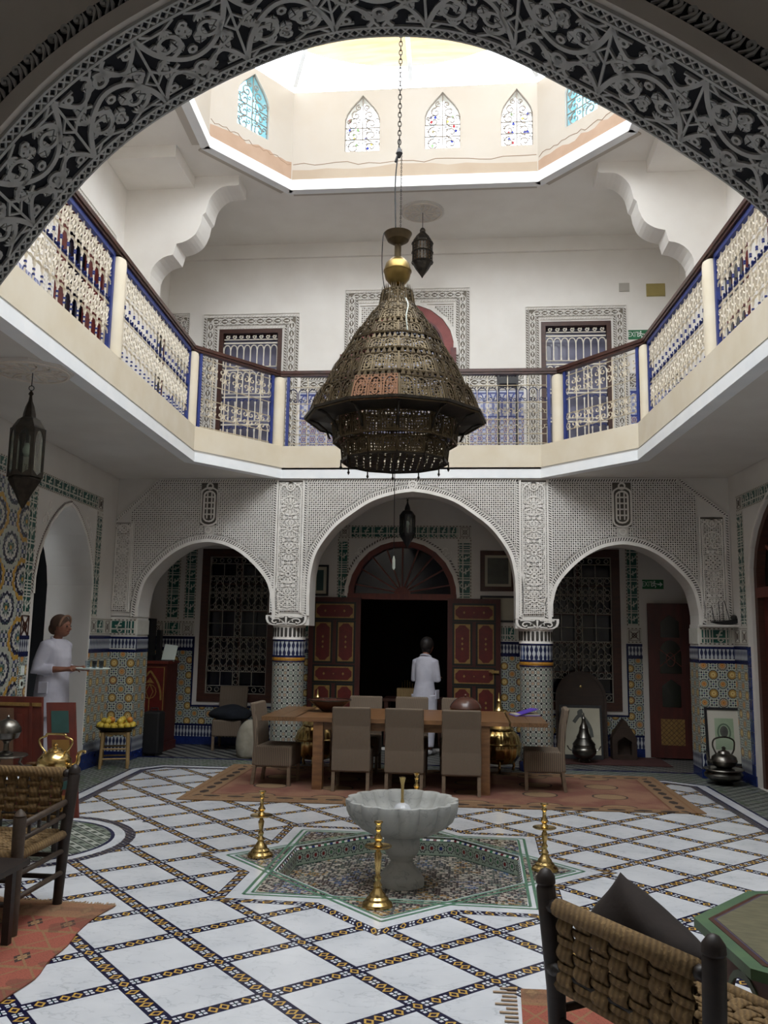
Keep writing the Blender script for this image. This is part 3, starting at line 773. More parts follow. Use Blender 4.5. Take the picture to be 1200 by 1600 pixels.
mb = MB(); mb.ribbon(arc(-.72, 3.73, .05, 0, 2*pi, 14)[:-1], .02, f_face, 0, .03, closed=True); mb.ribbon(arc(-.72, 3.73, .02, 0, 2*pi, 8)[:-1], .015, f_face, 0, .03, closed=True); mb.obj('keystone_ring', M['stucco'], arc_root)
# columns
for cx in (-2.40, .93):
    co = sroot('column'); co.location = (cx, YA+.215, 0); R = .215
    def L(name, prof, mat, **k):
        b = MB(); b.lathe(prof, 40, cap=False); o = b.obj(name, M[mat], co, smooth=True, uvf=lambda v: ((atan2(v[0], -v[1])+pi)*R, v[2]), **k); return o
    L('shaft', [(R, 0), (R, 1.34)], 'column'); L('plinth_tile', [(R+.02, 0), (R+.02, .1), (R, .12)], 'navy_tile')
    L('ochre_band', [(R+.004, 1.345), (R+.008, 1.35), (R+.008, 1.385), (R+.004, 1.39)], 'yellow_tile'); L('navy_line', [(R+.004, 1.33), (R+.01, 1.335), (R+.004, 1.345)], 'navy'); L('navy_line', [(R+.003, 1.39), (R+.009, 1.40), (R+.003, 1.42)], 'navy')
    L('merlon_band', [(R, 1.41), (R, 1.61)], 'mer_uv'); L('navy_line', [(R+.003, 1.605), (R+.012, 1.615), (R+.003, 1.63)], 'navy')
    L('fluted_neck', [(R+.01, 1.63), (R+.004, 1.65), (R+.004, 1.80), (R+.02, 1.82)], 'stucco')
    b = MB()
    for k in range(24):
        a = 2*pi*k/24; rr = R+.006
        fk = lambda u, v, h, a=a, rr=rr: ((rr+h)*cos(a+u/rr), (rr+h)*sin(a+u/rr), v)
        P = [(-.018, 1.68)]+[(.018*cos(t), 1.775+.014*sin(t)) for t in [pi-pi*q/4 for q in range(5)]]+[(.018, 1.68)]+[(.018*cos(t), 1.675+.014*sin(t)) for t in [-pi*q/4 for q in range(5)]]
        b.plate(P, fk, -.001, .002)
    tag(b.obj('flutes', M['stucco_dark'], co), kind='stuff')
    # capital block with leaf scrolls
    b = MB(); prof = [(-.28, 1.95), (-.28, 1.90), (-.262, 1.855), (-.215, 1.825), (-.15, 1.815), (.15, 1.815), (.215, 1.825), (.262, 1.855), (.28, 1.90), (.28, 1.95)]
    b.plate(prof, lambda u, v, h: (u, h, v), -.235, .235); cap = b.obj('capital', M['stucco'], co)
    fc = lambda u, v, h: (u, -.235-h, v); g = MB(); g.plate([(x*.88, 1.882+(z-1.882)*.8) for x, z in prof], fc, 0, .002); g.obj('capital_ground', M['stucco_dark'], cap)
    m2 = MB()
    for s in (-1, 1):
        m2.ribbon(spline([(0, 1.83), (s*.05, 1.87), (s*.11, 1.905), (s*.17, 1.90), (s*.19, 1.87), (s*.16, 1.85), (s*.13, 1.865)], 5), .016, fc, 0, .012)
        m2.ribbon(spline([(s*.03, 1.93), (s*.07, 1.925), (s*.12, 1.93), (s*.22, 1.925)], 4), .014, fc, 0, .012); m2.ribbon(spline([(s*.02, 1.845), (s*.08, 1.84), (s*.13, 1.835)], 4), .014, fc, 0, .012)
        m2.ribbon(spline([(s*.05, 1.87), (s*.08, 1.885), (s*.09, 1.865)], 4), .012, fc, 0, .012)
    m2.ribbon([(0, 1.83), (0, 1.93)], [.01, .03], fc, 0, .012); m2.obj('capital_scroll', M['stucco'], cap)
# ================================================================ WALL DECORATION
def kufi(root, f, x0, x1, z0, z1, vert=False, squares=True, seed=1, name='inscription_frieze', h=.006):
    # white tile strip with green panels and white angular script; runs along u (or along v if vert)
    rnd = random.Random(seed)
    if vert: g = lambda u, v, hh: f(v, u, hh); a0, a1, b0, b1 = z0, z1, x0, x1
    else: g = f; a0, a1, b0, b1 = x0, x1, z0, z1
    t = MB(); t.plate([(a0, b0), (a1, b0), (a1, b1), (a0, b1)], g, 0, h); fr = t.obj(name, M['kufi'], root)
    W = b1-b0; e = W*.13; d = MB()
    n = max(3, int((a1-a0)/.05))
    for k in range(n):
        u = lerp(a0, a1, (k+.5)/n)
        for vv in (b0+e*.5, b1-e*.5): d.add([g(u-.012, vv-.006, h+.0015), g(u+.012, vv-.006, h+.0015), g(u+.012, vv+.006, h+.0015), g(u-.012, vv+.006, h+.0015)], [(0,1,2,3)])
    tag(d.obj('edge_dots', M['brown_wood'], fr), kind='stuff')
    u = a0+(W if squares else .03); end = a1-(W if squares else .03)
    st = MB()
    if squares:
        for c in (a0+W/2, a1-W/2):
            m = b0+W/2; r = W*.33
            st.ribbon([(c-r, m-r), (c+r, m-r), (c+r, m+r), (c-r, m+r)], .008, g, h, h+.003, True, 1)
            for q in range(4):
                x, y = cos(pi/4+q*pi/2)*r*1.2, sin(pi/4+q*pi/2)*r*1.2; st.ribbon([(c-x*.9, m-y*.9), (c+x*.9, m+y*.9)], .006, g, h, h+.003, mi=1)
            st.ribbon(arc(c, m, r*.45, 0, 2*pi, 8)[:-1], .008, g, h, h+.003, True, 1)
    while u < end-.04:
        L = min(rnd.choice((.07, .16, .2, .24)), end-u)
        p = MB(); p.plate([(u+.006, b0+e), (u+L-.006, b0+e), (u+L-.006, b1-e), (u+.006, b1-e)], g, h, h+.002); p.obj('green_tile', M['green_tile'], fr)
        m = b0+W*.38
        st.ribbon([(u, m), (u+L, m)], W*.085, g, h, h+.005)
        if L > .1:
            c = u+L*.5; s = W*.16
            st.ribbon([(c-L*.2, m+s*.1), (c, b1-e*1.5), (c+L*.12, b1-e*1.6)], W*.09, g, h, h+.005); st.ribbon([(c-L*.28, m+W*.2), (c+L*.1, m+W*.2)], W*.085, g, h, h+.005)
            st.ribbon([(c-s, m-s*.6), (c, m-s*1.3), (c+s, m-s*.6), (c, m+s*.1)], W*.075, g, h, h+.005, True); st.ribbon([(u+L*.85, b0+e), (u+L*.85, b1-e)], W*.085, g, h, h+.005)
        else: st.ribbon([(u+L*.5, b0+e), (u+L*.5, b1-e)], W*.09, g, h, h+.005)
        u += L
    tag(st.obj('script_strokes', [M['kufi'], M['brown_wood']], fr), kind='stuff'); return fr
def guilloche(root, f, pts, w, mat='stucco', gmat='stucco_dark', name='carved_border'):
    # rope edges and a chain of pointed ovals in the middle, following a polyline of straight runs
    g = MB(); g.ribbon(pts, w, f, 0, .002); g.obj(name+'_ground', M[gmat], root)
    for s in (-1, 1): 
        mb = MB(); P = [pts[0]]
        mb.ribbon(offs_poly(pts, s*w*.47), w*.06, f, 0, .02); 
        o_ = offs_poly(pts, s*w*.36); rope_raw(mb, o_, f, w*.16, .016); mb.ribbon(offs_poly(pts, s*w*.26), w*.035, f, 0, .018)
        tag(mb.obj(name+'_rope', M[mat], root), kind='stuff')
    mb = MB()
    for a, c in zip(pts, pts[1:]):
        l = hypot(c[0]-a[0], c[1]-a[1]); ux, uy = (c[0]-a[0])/l, (c[1]-a[1])/l; s0 = w*.05; n = max(1, round((l-2*s0)/(w*.52))); st = (l-2*s0)/n
        for k in range(n):
            m = s0+st*(k+.5)
            for sg in (-1, 1):
                P = [(m+st*(t-.5), sg*w*.19*sin(pi*t)**.8) for t in [q/6 for q in range(7)]]
                mb.ribbon([(a[0]+ux*x-uy*y, a[1]+uy*x+ux*y) for x, y in P], w*.055, f, 0, .018)
            mb.ribbon([(a[0]+ux*(m-st*.25), a[1]+uy*(m-st*.25)), (a[0]+ux*(m+st*.25), a[1]+uy*(m+st*.25))], [w*.03, w*.12], f, 0, .016)
            for sg in (-1, 1):
                x, y = m+st*.5, sg*w*.15; mb.ribbon([(a[0]+ux*(x-w*.1)-uy*y, a[1]+uy*(x-w*.1)+ux*y), (a[0]+ux*(x+w*.1)-uy*y, a[1]+uy*(x+w*.1)+ux*y)], [w*.12, w*.06], f, 0, .014)
    tag(mb.obj(name+'_ovals', M[mat], root), kind='stuff')
def offs_poly(P, d):
    out = []; n = len(P)
    for i in range(n):
        ns = []
        if i: a, c = P[i-1], P[i]; l = hypot(c[0]-a[0], c[1]-a[1]); ns.append((-(c[1]-a[1])/l, (c[0]-a[0])/l))
        if i < n-1: a, c = P[i], P[i+1]; l = hypot(c[0]-a[0], c[1]-a[1]); ns.append((-(c[1]-a[1])/l, (c[0]-a[0])/l))
        if len(ns) == 1: nx, ny = ns[0]
        else:
            nx, ny = ns[0][0]+ns[1][0], ns[0][1]+ns[1][1]; k = 1+ns[0][0]*ns[1][0]+ns[0][1]*ns[1][1]; nx, ny = nx/k, ny/k
        out.append((P[i][0]+nx*d, P[i][1]+ny*d))
    return out
def rope_raw(mb, pts, f, w, h):
    for a, c in zip(pts, pts[1:]):
        l = hypot(c[0]-a[0], c[1]-a[1]); ux, uy = (c[0]-a[0])/l, (c[1]-a[1])/l; n = max(1, int(l/(w*1.1)))
        for k in range(n):
            s = l*(k+.5)/n; x, y = a[0]+ux*s, a[1]+uy*s; e = w*.36; t = w*.5
            Q = [(-t, -e), (0, -e), (t, e), (0, e)]; Q = [(x+ux*q[0]-uy*q[1], y+uy*q[0]+ux*q[1]) for q in Q]
            mb.add([f(*q, h) for q in Q]+[f(*q, 0) for q in Q], [(0,1,2,3), (0,4,5,1), (2,6,7,3)])
def rect(x0, x1, z0, z1): return [(x0, z0), (x1, z0), (x1, z1), (x0, z1)]
def slab(root, f, x0, x1, z0, z1, h0, h1, mat, name, holes=()):
    b = MB(); b.plate(rect(x0, x1, z0, z1), f, h0, h1, holes); return b.obj(name, M[mat] if isinstance(mat, str) else mat, root)
fB = XZ(YB)
# --- back wall dado (holes where doors and windows are)
def grow(R, d): (x0, z0), (x1, _), (_, z1), _ = R; return rect(x0-d, x1+d, z0-d, z1+d)
for x0, x1, hol in ((-4.95, -1.86, WINL), (-.1, 2.62, WINR)):
    a, c = hol[0][0]-.16, hol[1][0]+.16; zs = hol[0][1]-.14
    for nm, z0, z1, mat, h in (('skirting_tile', 0, .12, 'navy_tile', .016), ('skirting_band', .12, .28, 'mer_xz', .012), ('dado_line', .28, .31, 'navy', .014), ('zellige_dado', .31, zs, 'dado_xz', .012)):
        slab(wb, fB, x0, x1, z0, z1, 0, h, mat, nm)
    for q0, q1 in ((x0, a), (c, x1)):
        for nm, z0, z1, mat, h in (('zellige_dado', zs, 1.42, 'dado_xz', .012), ('dado_line', 1.42, 1.47, 'navy', .016), ('merlon_band', 1.47, 1.6, 'mer_xz', .012), ('dado_line', 1.6, 1.64, 'navy', .018)):
            slab(wb, fB, q0, q1, z0, z1, 0, h, mat, nm)
        kufi(wb, fB, q0, q1, 1.65, 1.88, seed=int(q0*10))
    b = MB(); b.plate(rect(a+.02, c-.02, zs+.02, hol[2][1]+.14), fB, 0, .014, [grow(hol, .07)]); b.obj('window_surround', M['plaster_low'], wb)
    b = MB(); b.plate(rect(a, c, zs, 1.65), fB, 0, .018, [rect(a+.025, c-.025, zs+.025, 1.65-.0)]) if False else b.ribbon([(a, 1.64), (a, zs), (c, zs), (c, 1.64)], .03, fB, 0, .02); b.obj('dado_line', M['navy'], wb)
    for xx in (a-.19, c): kufi(wb, fB, xx, xx+.19, 1.9, 3.12, vert=True, seed=int(xx*7), squares=False)
    kufi(wb, fB, a-.19, c+.19, 3.12, 3.31, seed=int(a*9))
kufi(arc_root, XZ(YA), -4.86, -4.475, 1.65, 1.87, squares=False, seed=41); kufi(arc_root, XZ(YA), 2.975, 3.415, 1.65, 1.87, squares=False, seed=42)
kufi(wb, fB, -4.72, -4.50, 1.9, 3.25, vert=True, seed=5, squares=False)
kufi(wb, fB, -2.0, -1.82, 1.9, 3.2, vert=True, seed=3, squares=False); kufi(wb, fB, -.13, .09, 1.9, 3.2, vert=True, seed=4, squares=False); kufi(wb, fB, -2.0, .09, 3.2, 3.41, seed=8)
# door arch rim + spandrel relief
b = MB(); arcp = CDOOR[1:-1]; b.ribbon(offs(arcp, .03), .05, fB, 0, .02); b.obj('arch_fillet', M['stucco'], wb)
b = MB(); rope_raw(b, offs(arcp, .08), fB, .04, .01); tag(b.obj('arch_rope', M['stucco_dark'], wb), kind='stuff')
for s in (-1, 1):
    b = MB(); cx = -.965+s*.66
    for k in range(3): b.ribbon(spiral(cx+s*.02*k, 3.02-.05*k, .02, .07, k*2, k*2+5), .012, fB, 0, .012)
    b.obj('spandrel_scroll', M['stucco'], wb)
# --- fanlight over the double door and the door leaves
fl = sroot('window_1', 'arched fanlight with radiating brown glazing bars over the double door')
b = MB(); b.ribbon(offs(arcp, -.04), .09, fB, -.2, -.02); b.ribbon([(-1.83, 2.30), (-.14, 2.30)], .09, fB, -.2, .01); b.obj('frame', M['red_wood'], fl)
b = MB(); b.plate([(-1.80, 2.32)]+offs(arcp, -.04)+[(-.17, 2.32)], fB, -.14, -.13); b.obj('pane', M['glass_dark'], fl)
def above2(P, x): return above(P, x)
for k in range(9):
    a = pi*(k+.5)/9.0*1.0; c0 = (-.985, 2.36); b = MB(); L = .35
    while L < .86:
        x, z = c0[0]+cos(a)*L, c0[1]+sin(a)*L; h = above(arcp, x)
        if h is None or z > h-.07: break
        L += .02
    b.ribbon([(c0[0]+cos(a)*.1, c0[1]+sin(a)*.1), (c0[0]+cos(a)*L, c0[1]+sin(a)*L)], .022, fB, -.13, -.09); b.obj('glazing_bar', M['red_wood'], fl)
b = MB(); b.plate(arc(-.985, 2.33, .13, 0, pi, 10), fB, -.13, -.07); b.obj('hub', M['red_wood'], fl)
M['door_red'] = plain('painted_door_red', '4c1a13', '3a130d', 5, .5, stretch=(3, 3, .6)); M['panel_red'] = plain('panel_crimson', '621a15', '4d1310', 12, .5)
M['gold'] = plain('gold_ochre_paint', '957640', '7b5e30', 30, .5); M['black_green'] = plain('dark_green_paint', '10160f', '0c110c', 10, .5)
def door_leaf(name, label, cat, w, h, loc, rz, handle=None):
    d = thing(name, label, cat, loc, rz)
    b = MB(); b.box(0, w, -.025, .025, 0, h); b.obj('leaf', M['door_red'], d)
    f = lambda u, v, hh: (u, -.025-hh, v)
    rows = [(.86*h, .955*h, 1), (.57*h, .83*h, 2), (.44*h, .535*h, 1), (.16*h, .41*h, 2), (.04*h, .13*h, 1)]
    for z0, z1, n in rows:
        for k in range(n):
            x0 = w*.13 if n == 1 else w*(.13+.44*k); x1 = x0+w*(.74 if n == 1 else .30)
            p = MB(); p.plate(rect(x0-.03, x1+.03, z0-.03, z1+.03), f, 0, .005); pn = p.obj('panel', M['black_green'], d)
            p = MB(); p.plate(rect(x0, x1, z0, z1), f, .005, .009); p.obj('gilt_border', M['gold'], pn)
            m = .016; X0, X1, Z0, Z1 = x0+m, x1-m, z0+m, z1-m; r = min(X1-X0, Z1-Z0)*.3
            P = [(X0+r, Z0), (X1-r, Z0), (X1-r*.6, Z0+r*.5), (X1, Z0+r), (X1, Z1-r), (X1-r*.6, Z1-r*.5), (X1-r, Z1), (X0+r, Z1), (X0+r*.6, Z1-r*.5), (X0, Z1-r), (X0, Z0+r), (X0+r*.6, Z0+r*.5)]
            p = MB(); p.plate(P, f, .009, .012); p.obj('painted_field', M['panel_red'], pn)
            cx, cz = (x0+x1)/2, (z0+z1)/2; hor = (x1-x0) > (z1-z0)
            for t in (-1, 0, 1):
                x, z = (cx+t*(x1-x0)*.25, cz) if hor else (cx, cz+t*(z1-z0)*.13); q = .018 if t or not hor else .010
                p = MB(); p.plate([(x-q, z), (x, z-q*1.3), (x+q, z), (x, z+q*1.3)], f, .012, .014); p.obj('motif', M['gold'], pn)
    if handle is not None:
        p = MB(); p.box(handle-.05, handle+.05, -.06, -.025, h*.52-.02, h*.52+.02); p.bar((handle-.03, -.05, h*.52), (handle-.03, -.08, h*.52), .015); p.bar((handle-.1, -.08, h*.52), (handle+.0, -.08, h*.52), .014); p.obj('latch', M['brass'], d)
    return d
door_leaf('door_leaf', 'left leaf of open red double door with gilt painted panels', 'door', .80, 2.265, (-2.405, YB-.07, .012), 0)
door_leaf('door_leaf', 'right leaf of open red double door with brass latch and gilt panels', 'door', .80, 2.265, (-.275, YB-.07, .012), 0, handle=.72)
# --- grilled windows of the ground floor
def grille_ground(f, x0, x1, z0, z1, root):
    mb = MB(); w = .009; W = x1-x0; H = z1-z0; T = (-.01, .004)
    def vb(x, a, c, w=w): mb.ribbon([(x, a), (x, c)], w, f, *T)
    def hb(z, a=x0, c=x1, w=.010): mb.ribbon([(a, z), (c, z)], w, f, *T)
    def loop(x, z, r): mb.ribbon(arc(x, z, r, 0, 2*pi, 9)[:-1], .0075, f, *T, closed=True)
    rows = [('s', .045), ('q', .085), ('v', .115), ('v', .12), ('q', .09), ('q', .09), ('v', .115), ('v', .12), ('q', .095), ('s', .05)]
    tot = sum(r[1] for r in rows); z = z1
    for k, (t, hh) in enumerate(rows):
        h = hh/tot*H; a = z-h; hb(z)
        if t == 's':
            n = 8
            for i in range(n): loop(x0+W*(i+.5)/n, (z+a)/2, h*.3)
        elif t == 'q':
            m = (x0+x1)/2; g = W*.055
            for x in (x0+W*.235, x1-W*.235, m-g, m+g): vb(x, a, z)
            for i in range(2): loop(m, a+h*(.25+.5*i), g*.7)
        else:
            n = 9; r = W/n*.34
            for i in range(n):
                x = x0+W*(i+.5)/n; loop(x, z-r*1.3, r); loop(x, a+r*1.3, r)
                if i < n-1:
                    xx = x0+W*(i+1)/n; vb(xx, a, z, .008); s = 1 if i % 2 else -1
                    mb.ribbon([(xx-s*W/n*.45, z-r*2), (xx+s*W/n*.45, a+r*2)], .008, f, *T)
        z = a
    hb(z0); vb(x0, z0, z1, .012); vb(x1, z0, z1, .012)
    tag(mb.obj('grille', M['iron_dim'], root), kind='stuff')
for n_, R in ((2, WINL), (3, WINR)):
    (x0, z0), (x1, _), (_, z1), _ = R
    w = sroot('window_%d' % n_, 'tall window with red-brown frame and scrolled white iron grille')
    b = MB(); b.plate(rect(x0-.07, x1+.07, z0-.07, z1+.07), fB, -.08, .03, [rect(x0+.05, x1-.05, z0+.05, z1-.05)]); b.obj('frame', M['brown_wood'], w)
    xs = [x0+.05, (x0+x1)/2, x1-.05]; nz = 5
    for i in range(2):
        for j in range(nz): slab(w, fB, xs[i]+.008, xs[i+1]-.008, lerp(z0+.05, z1-.05, j/nz)+.008, lerp(z0+.05, z1-.05, (j+1)/nz)-.008, -.12, -.11, 'glass_dark', 'pane')
    b = MB(); b.ribbon([(xs[1], z0), (xs[1], z1)], .03, fB, -.13, -.10); [b.ribbon([(x0, lerp(z0+.05, z1-.05, j/nz)), (x1, lerp(z0+.05, z1-.05, j/nz))], .024, fB, -.13, -.10) for j in range(1, nz)]; b.obj('glazing_bars', M['brown_wood'], w)
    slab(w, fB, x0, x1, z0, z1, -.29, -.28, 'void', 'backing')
    grille_ground(fB, x0+.06, x1-.06, z0+.06, z1-.06, w)
# --- side door on the right end of the back gallery
rd = thing('side_door', 'dark red-brown carved side door under the green exit sign at right', 'door', (2.68, YB-.12, .02), -.12)
b = MB(); b.plate(rect(0, .62, 0, 2.22), lambda u, v, h: (u, -h, v), -.02, .02); b.obj('leaf', M['door_red'], rd)
fD = lambda u, v, h: (u, -.02-h, v)
b = MB(); b.plate(rect(.15, .48, .18, .55), fD, 0, .006); lat = b.obj('lattice_panel', M['gold'], rd)
b = MB()
for k in range(-4, 9): 
    for s in (1, -1):
        p = [(.15+k*.07, .18), (.15+k*.07+s*.37, .55)]
        q = clip(clip([p[0], p[1], (p[1][0]+.008, p[1][1]), (p[0][0]+.008, p[0][1])], 1, 0, -.15), -1, 0, .48)
        if len(q) > 2: b.plate(q, fD, .006, .01)
b.obj('lattice_bars', M['brown_wood'], lat)
M['stain_dark'] = plain('dark_leaded_glass', '16110f', '1d2417', 9, .25)
for z0, z1 in ((1.72, 2.05), (.72, 1.12)):
    b = MB(); b.plate([(.18, z0), (.44, z0), (.44, z1-.1), (.31, z1), (.18, z1-.1)], fD, 0, .008); b.obj('glazed_panel', M['stain_dark'], rd)
b = MB(); b.plate([(.16, 1.2), (.46, 1.2), (.46, 1.5)]+[(.31+.15*cos(t), 1.5+.18*sin(t)) for t in [pi*k/8 for k in range(1, 8)]]+[(.16, 1.5)], fD, 0, .008); b.obj('glazed_panel', M['stain_dark'], rd)
b = MB(); b.ribbon([(.31+.06*cos(t), 1.4+.1*sin(t)) for t in [2*pi*k/12 for k in range(12)]], .012, fD, .008, .014, True); b.ribbon([(.16, 1.3), (.46, 1.55)], .01, fD, .008, .014); b.ribbon([(.46, 1.3), (.16, 1.55)], .01, fD, .008, .014); b.obj('carved_tracery', M['red_wood'], rd)
b = MB(); b.tube([(.57, -.05, 1.12), (.66, -.05, 1.12)], .008); b.bar((.58, -.02, 1.12), (.58, -.055, 1.12), .02); b.obj('handle', M['silver'], rd)
b = MB(); b.box(3.36, 3.44, YB-.75, YB-.05, .0, 2.35); b.obj('reveal_shadow_strip', M['brown_wood'], wb)  # dark strip painting in the pier reveal's shadow
# --- exit signs
M['exit_green'] = plain('exit_sign_green', '1c6b42', '1a633d', 10, .5); M['exit_white'] = plain('exit_sign_white', 'd8e2da', rough=.5)
def text_mesh(o):
    bpy.context.view_layer.update(); me = bpy.data.meshes.new_from_object(o.evaluated_get(bpy.context.evaluated_depsgraph_get())); me.materials.clear(); me.materials.append(o.data.materials[0])
    n = bpy.data.objects.new('sign_letters', me); C.objects.link(n); n.parent = o.parent; n.location = o.location; n.rotation_euler = o.rotation_euler; n.scale = o.scale; n['kind'] = 'stuff'; cu = o.data; bpy.data.objects.remove(o); bpy.data.curves.remove(cu)
def exit_sign(loc, w, h, label):
    t = thing('exit_sign', label, 'sign', loc); f = lambda u, v, hh: (u, -hh, v)
    b = MB(); b.plate(rect(-w/2, w/2, 0, h), f, 0, .012); b.obj('plate', M['exit_green'], t)
    cu = bpy.data.curves.new('lettering', 'FONT'); cu.body = 'EXIT'; cu.size = h*.78; cu.extrude = .001; cu.align_x = 'CENTER'; cu.align_y = 'CENTER'
    o = bpy.data.objects.new('lettering', cu); C.objects.link(o); o.parent = t; o.location = (-w*.27, -.0135, h*.5); o.rotation_euler = (pi/2, 0, 0); o.scale = (.72, 1, 1); cu.materials.append(M['exit_white']); text_mesh(o)
    b = MB(); ax = w*.33; b.plate([(ax-w*.12, h*.42), (ax, h*.42), (ax, h*.22), (ax+w*.13, h*.5), (ax, h*.78), (ax, h*.58), (ax-w*.12, h*.58)], f, .012, .0135); b.obj('arrow', M['exit_white'], t)
    b = MB(); m = w*.07
    b.plate([(m+h*.09*cos(k*pi/4), h*.8+h*.09*sin(k*pi/4)) for k in range(8)], f, .012, .0135)
    for P in ([(m, h*.68), (m-h*.06, h*.42)], [(m-h*.06, h*.42), (m+h*.14, h*.3), (m+h*.08, h*.12)], [(m-h*.06, h*.42), (m-h*.2, h*.3), (m-h*.34, h*.32)], [(m, h*.66), (m+h*.16, h*.52), (m+h*.28, h*.58)], [(m, h*.66), (m-h*.2, h*.62), (m-h*.26, h*.48)]): b.ribbon(P, h*.1, f, .012, .0135)
    b.obj('running_figure', M['exit_white'], t)
exit_sign((2.80, YB, 2.46), .31, .14, 'small green exit sign above the dark side door, in deep shade')
# --- pictures on the back wall
def picture(name, label, x0, x1, z0, z1, mats, loc_f, root=None, mat_w=.05, fr=.03, motif=None):
    t = thing(name, label, 'picture', (0, 0, 0))
    b = MB(); b.plate(rect(x0, x1, z0, z1), loc_f, 0, .03, [rect(x0+fr, x1-fr, z0+fr, z1-fr)]); b.obj('frame', M[mats[0]], t)
    slab(t, loc_f, x0+fr, x1-fr, z0+fr, z1-fr, .0, .008, mats[1], 'mount'); o = slab(t, loc_f, x0+fr+mat_w, x1-fr-mat_w, z0+fr+mat_w, z1-fr-mat_w, .008, .010, mats[2], 'print'); return t
M['paper'] = plain('cream_paper', 'bdb9a6', 'b0ab98', 4, .7); M['dim_print'] = plain('dim_grey_print', '4a4c48', '5e605a', 9, .6); M['teal_print'] = plain('teal_print', '1f3a3a', '2a4a46', 6, .6)
picture('framed_picture', 'small black framed teal picture left of the double door', -2.40, -2.13, 2.30, 2.78, ('iron_black', 'paper', 'teal_print'), fB)
picture('framed_picture', 'dark framed grey print, upper of two right of the double door', .22, .76, 2.40, 3.02, ('brown_wood', 'paper', 'dim_print'), fB, mat_w=.04, fr=.07)
picture('framed_picture', 'pale landscape in dark frame, lower of two right of the double door', .22, .84, 1.93, 2.33, ('iron_black', 'paper', 'paper'), fB, mat_w=.06)
# ================================================================ UPPER FLOOR
def mat_updado(name, mode):
    m = Mat(name, .3); u, v = swz(m, mode); P = .14
    a = (u/P).fr()-.5; z = v-4.02; b = (z/P).fr()-.5; r = (a*a+b*b).sq()
    th = a.at(b); c = m.mix((r+(th*6.).co()*.07).lt(.42), 'b9bdd0', '4a5aa0'); c = m.mix((r+(th*6.).co()*.05).lt(.32), c, 'c5b8a8')
    c = m.mix((r+(th*6.).co()*.04).lt(.2), c, '3a4a98'); c = m.mix(r.lt(.09), c, 'd8dae4')
    c = m.mix((a.ab()+b.ab()).gt(.86), c, '3f6a72'); c = m.mix((a.ab()-b.ab()).ab().lt(.03), c, 'a06a4a')
    top = z.gt(1.13); zz = (z-1.13)*(1/.38); ar = ((a*a)*4.+((zz-.62).mx(0.)*2.6)*((zz-.62).mx(0.)*2.6)).sq()
    n = m.mix((ar-.86).ab().lt(.1), 'b2b6c8', '34428e'); n = m.mix(ar.lt(.74), n, m.mix(((u*70).si()*(v*60).si()).gt(.1), 'c9c6c8', '8a93bd'))
    c = m.mix(top, c, n); c = m.mix((z-1.12).ab().lt(.012), c, '2c3a80'); c = m.mix((z-1.5).ab().lt(.014), c, '2c3a80'); m.col(c); return m.m
M['updado_xz'] = mat_updado('upper_zellige_back', 'xz'); M['updado_yz'] = mat_updado('upper_zellige_side', 'yz')
b = MB(); b.box(-5.0, 3.6, 11.6, 13.2, ZF, ZF+.005); b.obj('gallery_paving', M['stripe'], floor)
def upper_window(root_name, f, x0, x1, z0, z1, fw, ztop, wallroot, matd, full=True):
    # brown frame + white baluster grille; carved plaster border of width fw around it
    w = sroot(root_name, 'upper gallery window with red-brown frame and white baluster grille')
    b = MB(); b.plate(rect(x0, x1, z0, z1), f, -.1, .02, [rect(x0+.07, x1-.07, z0+.07, z1-.07)]); b.obj('frame', M['brown_wood'], w)
    slab(w, f, x0+.05, x1-.05, z0+.05, z1-.05, -.19, -.18, 'pane_up', 'pane')
    slab(w, f, x0, x1, z0, z1, -.29, -.28, 'void', 'backing')
    n = 8; W = x1-x0-.16; X = x0+.08; tiers = 4; H = (z1-z0-.32)/tiers; g = MB(); T = (-.03, -.01); bl = MB()
    for k in range(5):
        z = z0+.08+k*H
        if k < 5: g.ribbon([(X, z+.01), (X+W, z+.01)], .02, f, *T); g.ribbon([(X, z+.07), (X+W, z+.07)], .012, f, *T)
    for t in range(tiers):
        za = z0+.15+t*H; zb = za+H-.08; tgt = g if t >= 2 else bl
        for i in range(n+1):
            x = X+W*i/n; g.ribbon([(x, za), (x, za+.06), (x, zb-.1), (x, zb-.05)], [.03, .016, .016, .034], f, *T)
        for i in range(n):
            c = X+W*(i+.5)/n; tgt.ribbon(arc(c, zb-.06, W/n*.40, 0, pi, 8), .014, f, *T)
            if t < 2: bl.ribbon(arc(c, za+.02, W/n*.3, 0, pi, 6), .012, f, *T)
    zt = z1-.12
    for i in range(n): g.ribbon(spiral(X+W*(i+.5)/n, zt, .012, .035, 0, 7, 9), .012, f, *T)
    tag(g.obj('grille', M['iron_white'], w), kind='stuff'); tag(bl.obj('blue_arches', M['iron_blue'], w), kind='stuff')
    guilloche(wallroot, f, [(x0-fw/2, z0), (x0-fw/2, ztop-fw/2), (x1+fw/2, ztop-fw/2), (x1+fw/2, z0)], fw-.04, gmat='stucco_tan')
    return w
M['pane_up'] = plain('grey_violet_pane', '6a6a80', '83839a', 3, .15)
M['stucco_up'] = M['stucco']
upper_window('window_4', fB, -4.05, -3.0, 4.5, 6.65, .31, 6.94, wb, None)
upper_window('window_5', fB, 1.18, 2.27, 4.5, 6.68, .27, 6.96, wb, None)
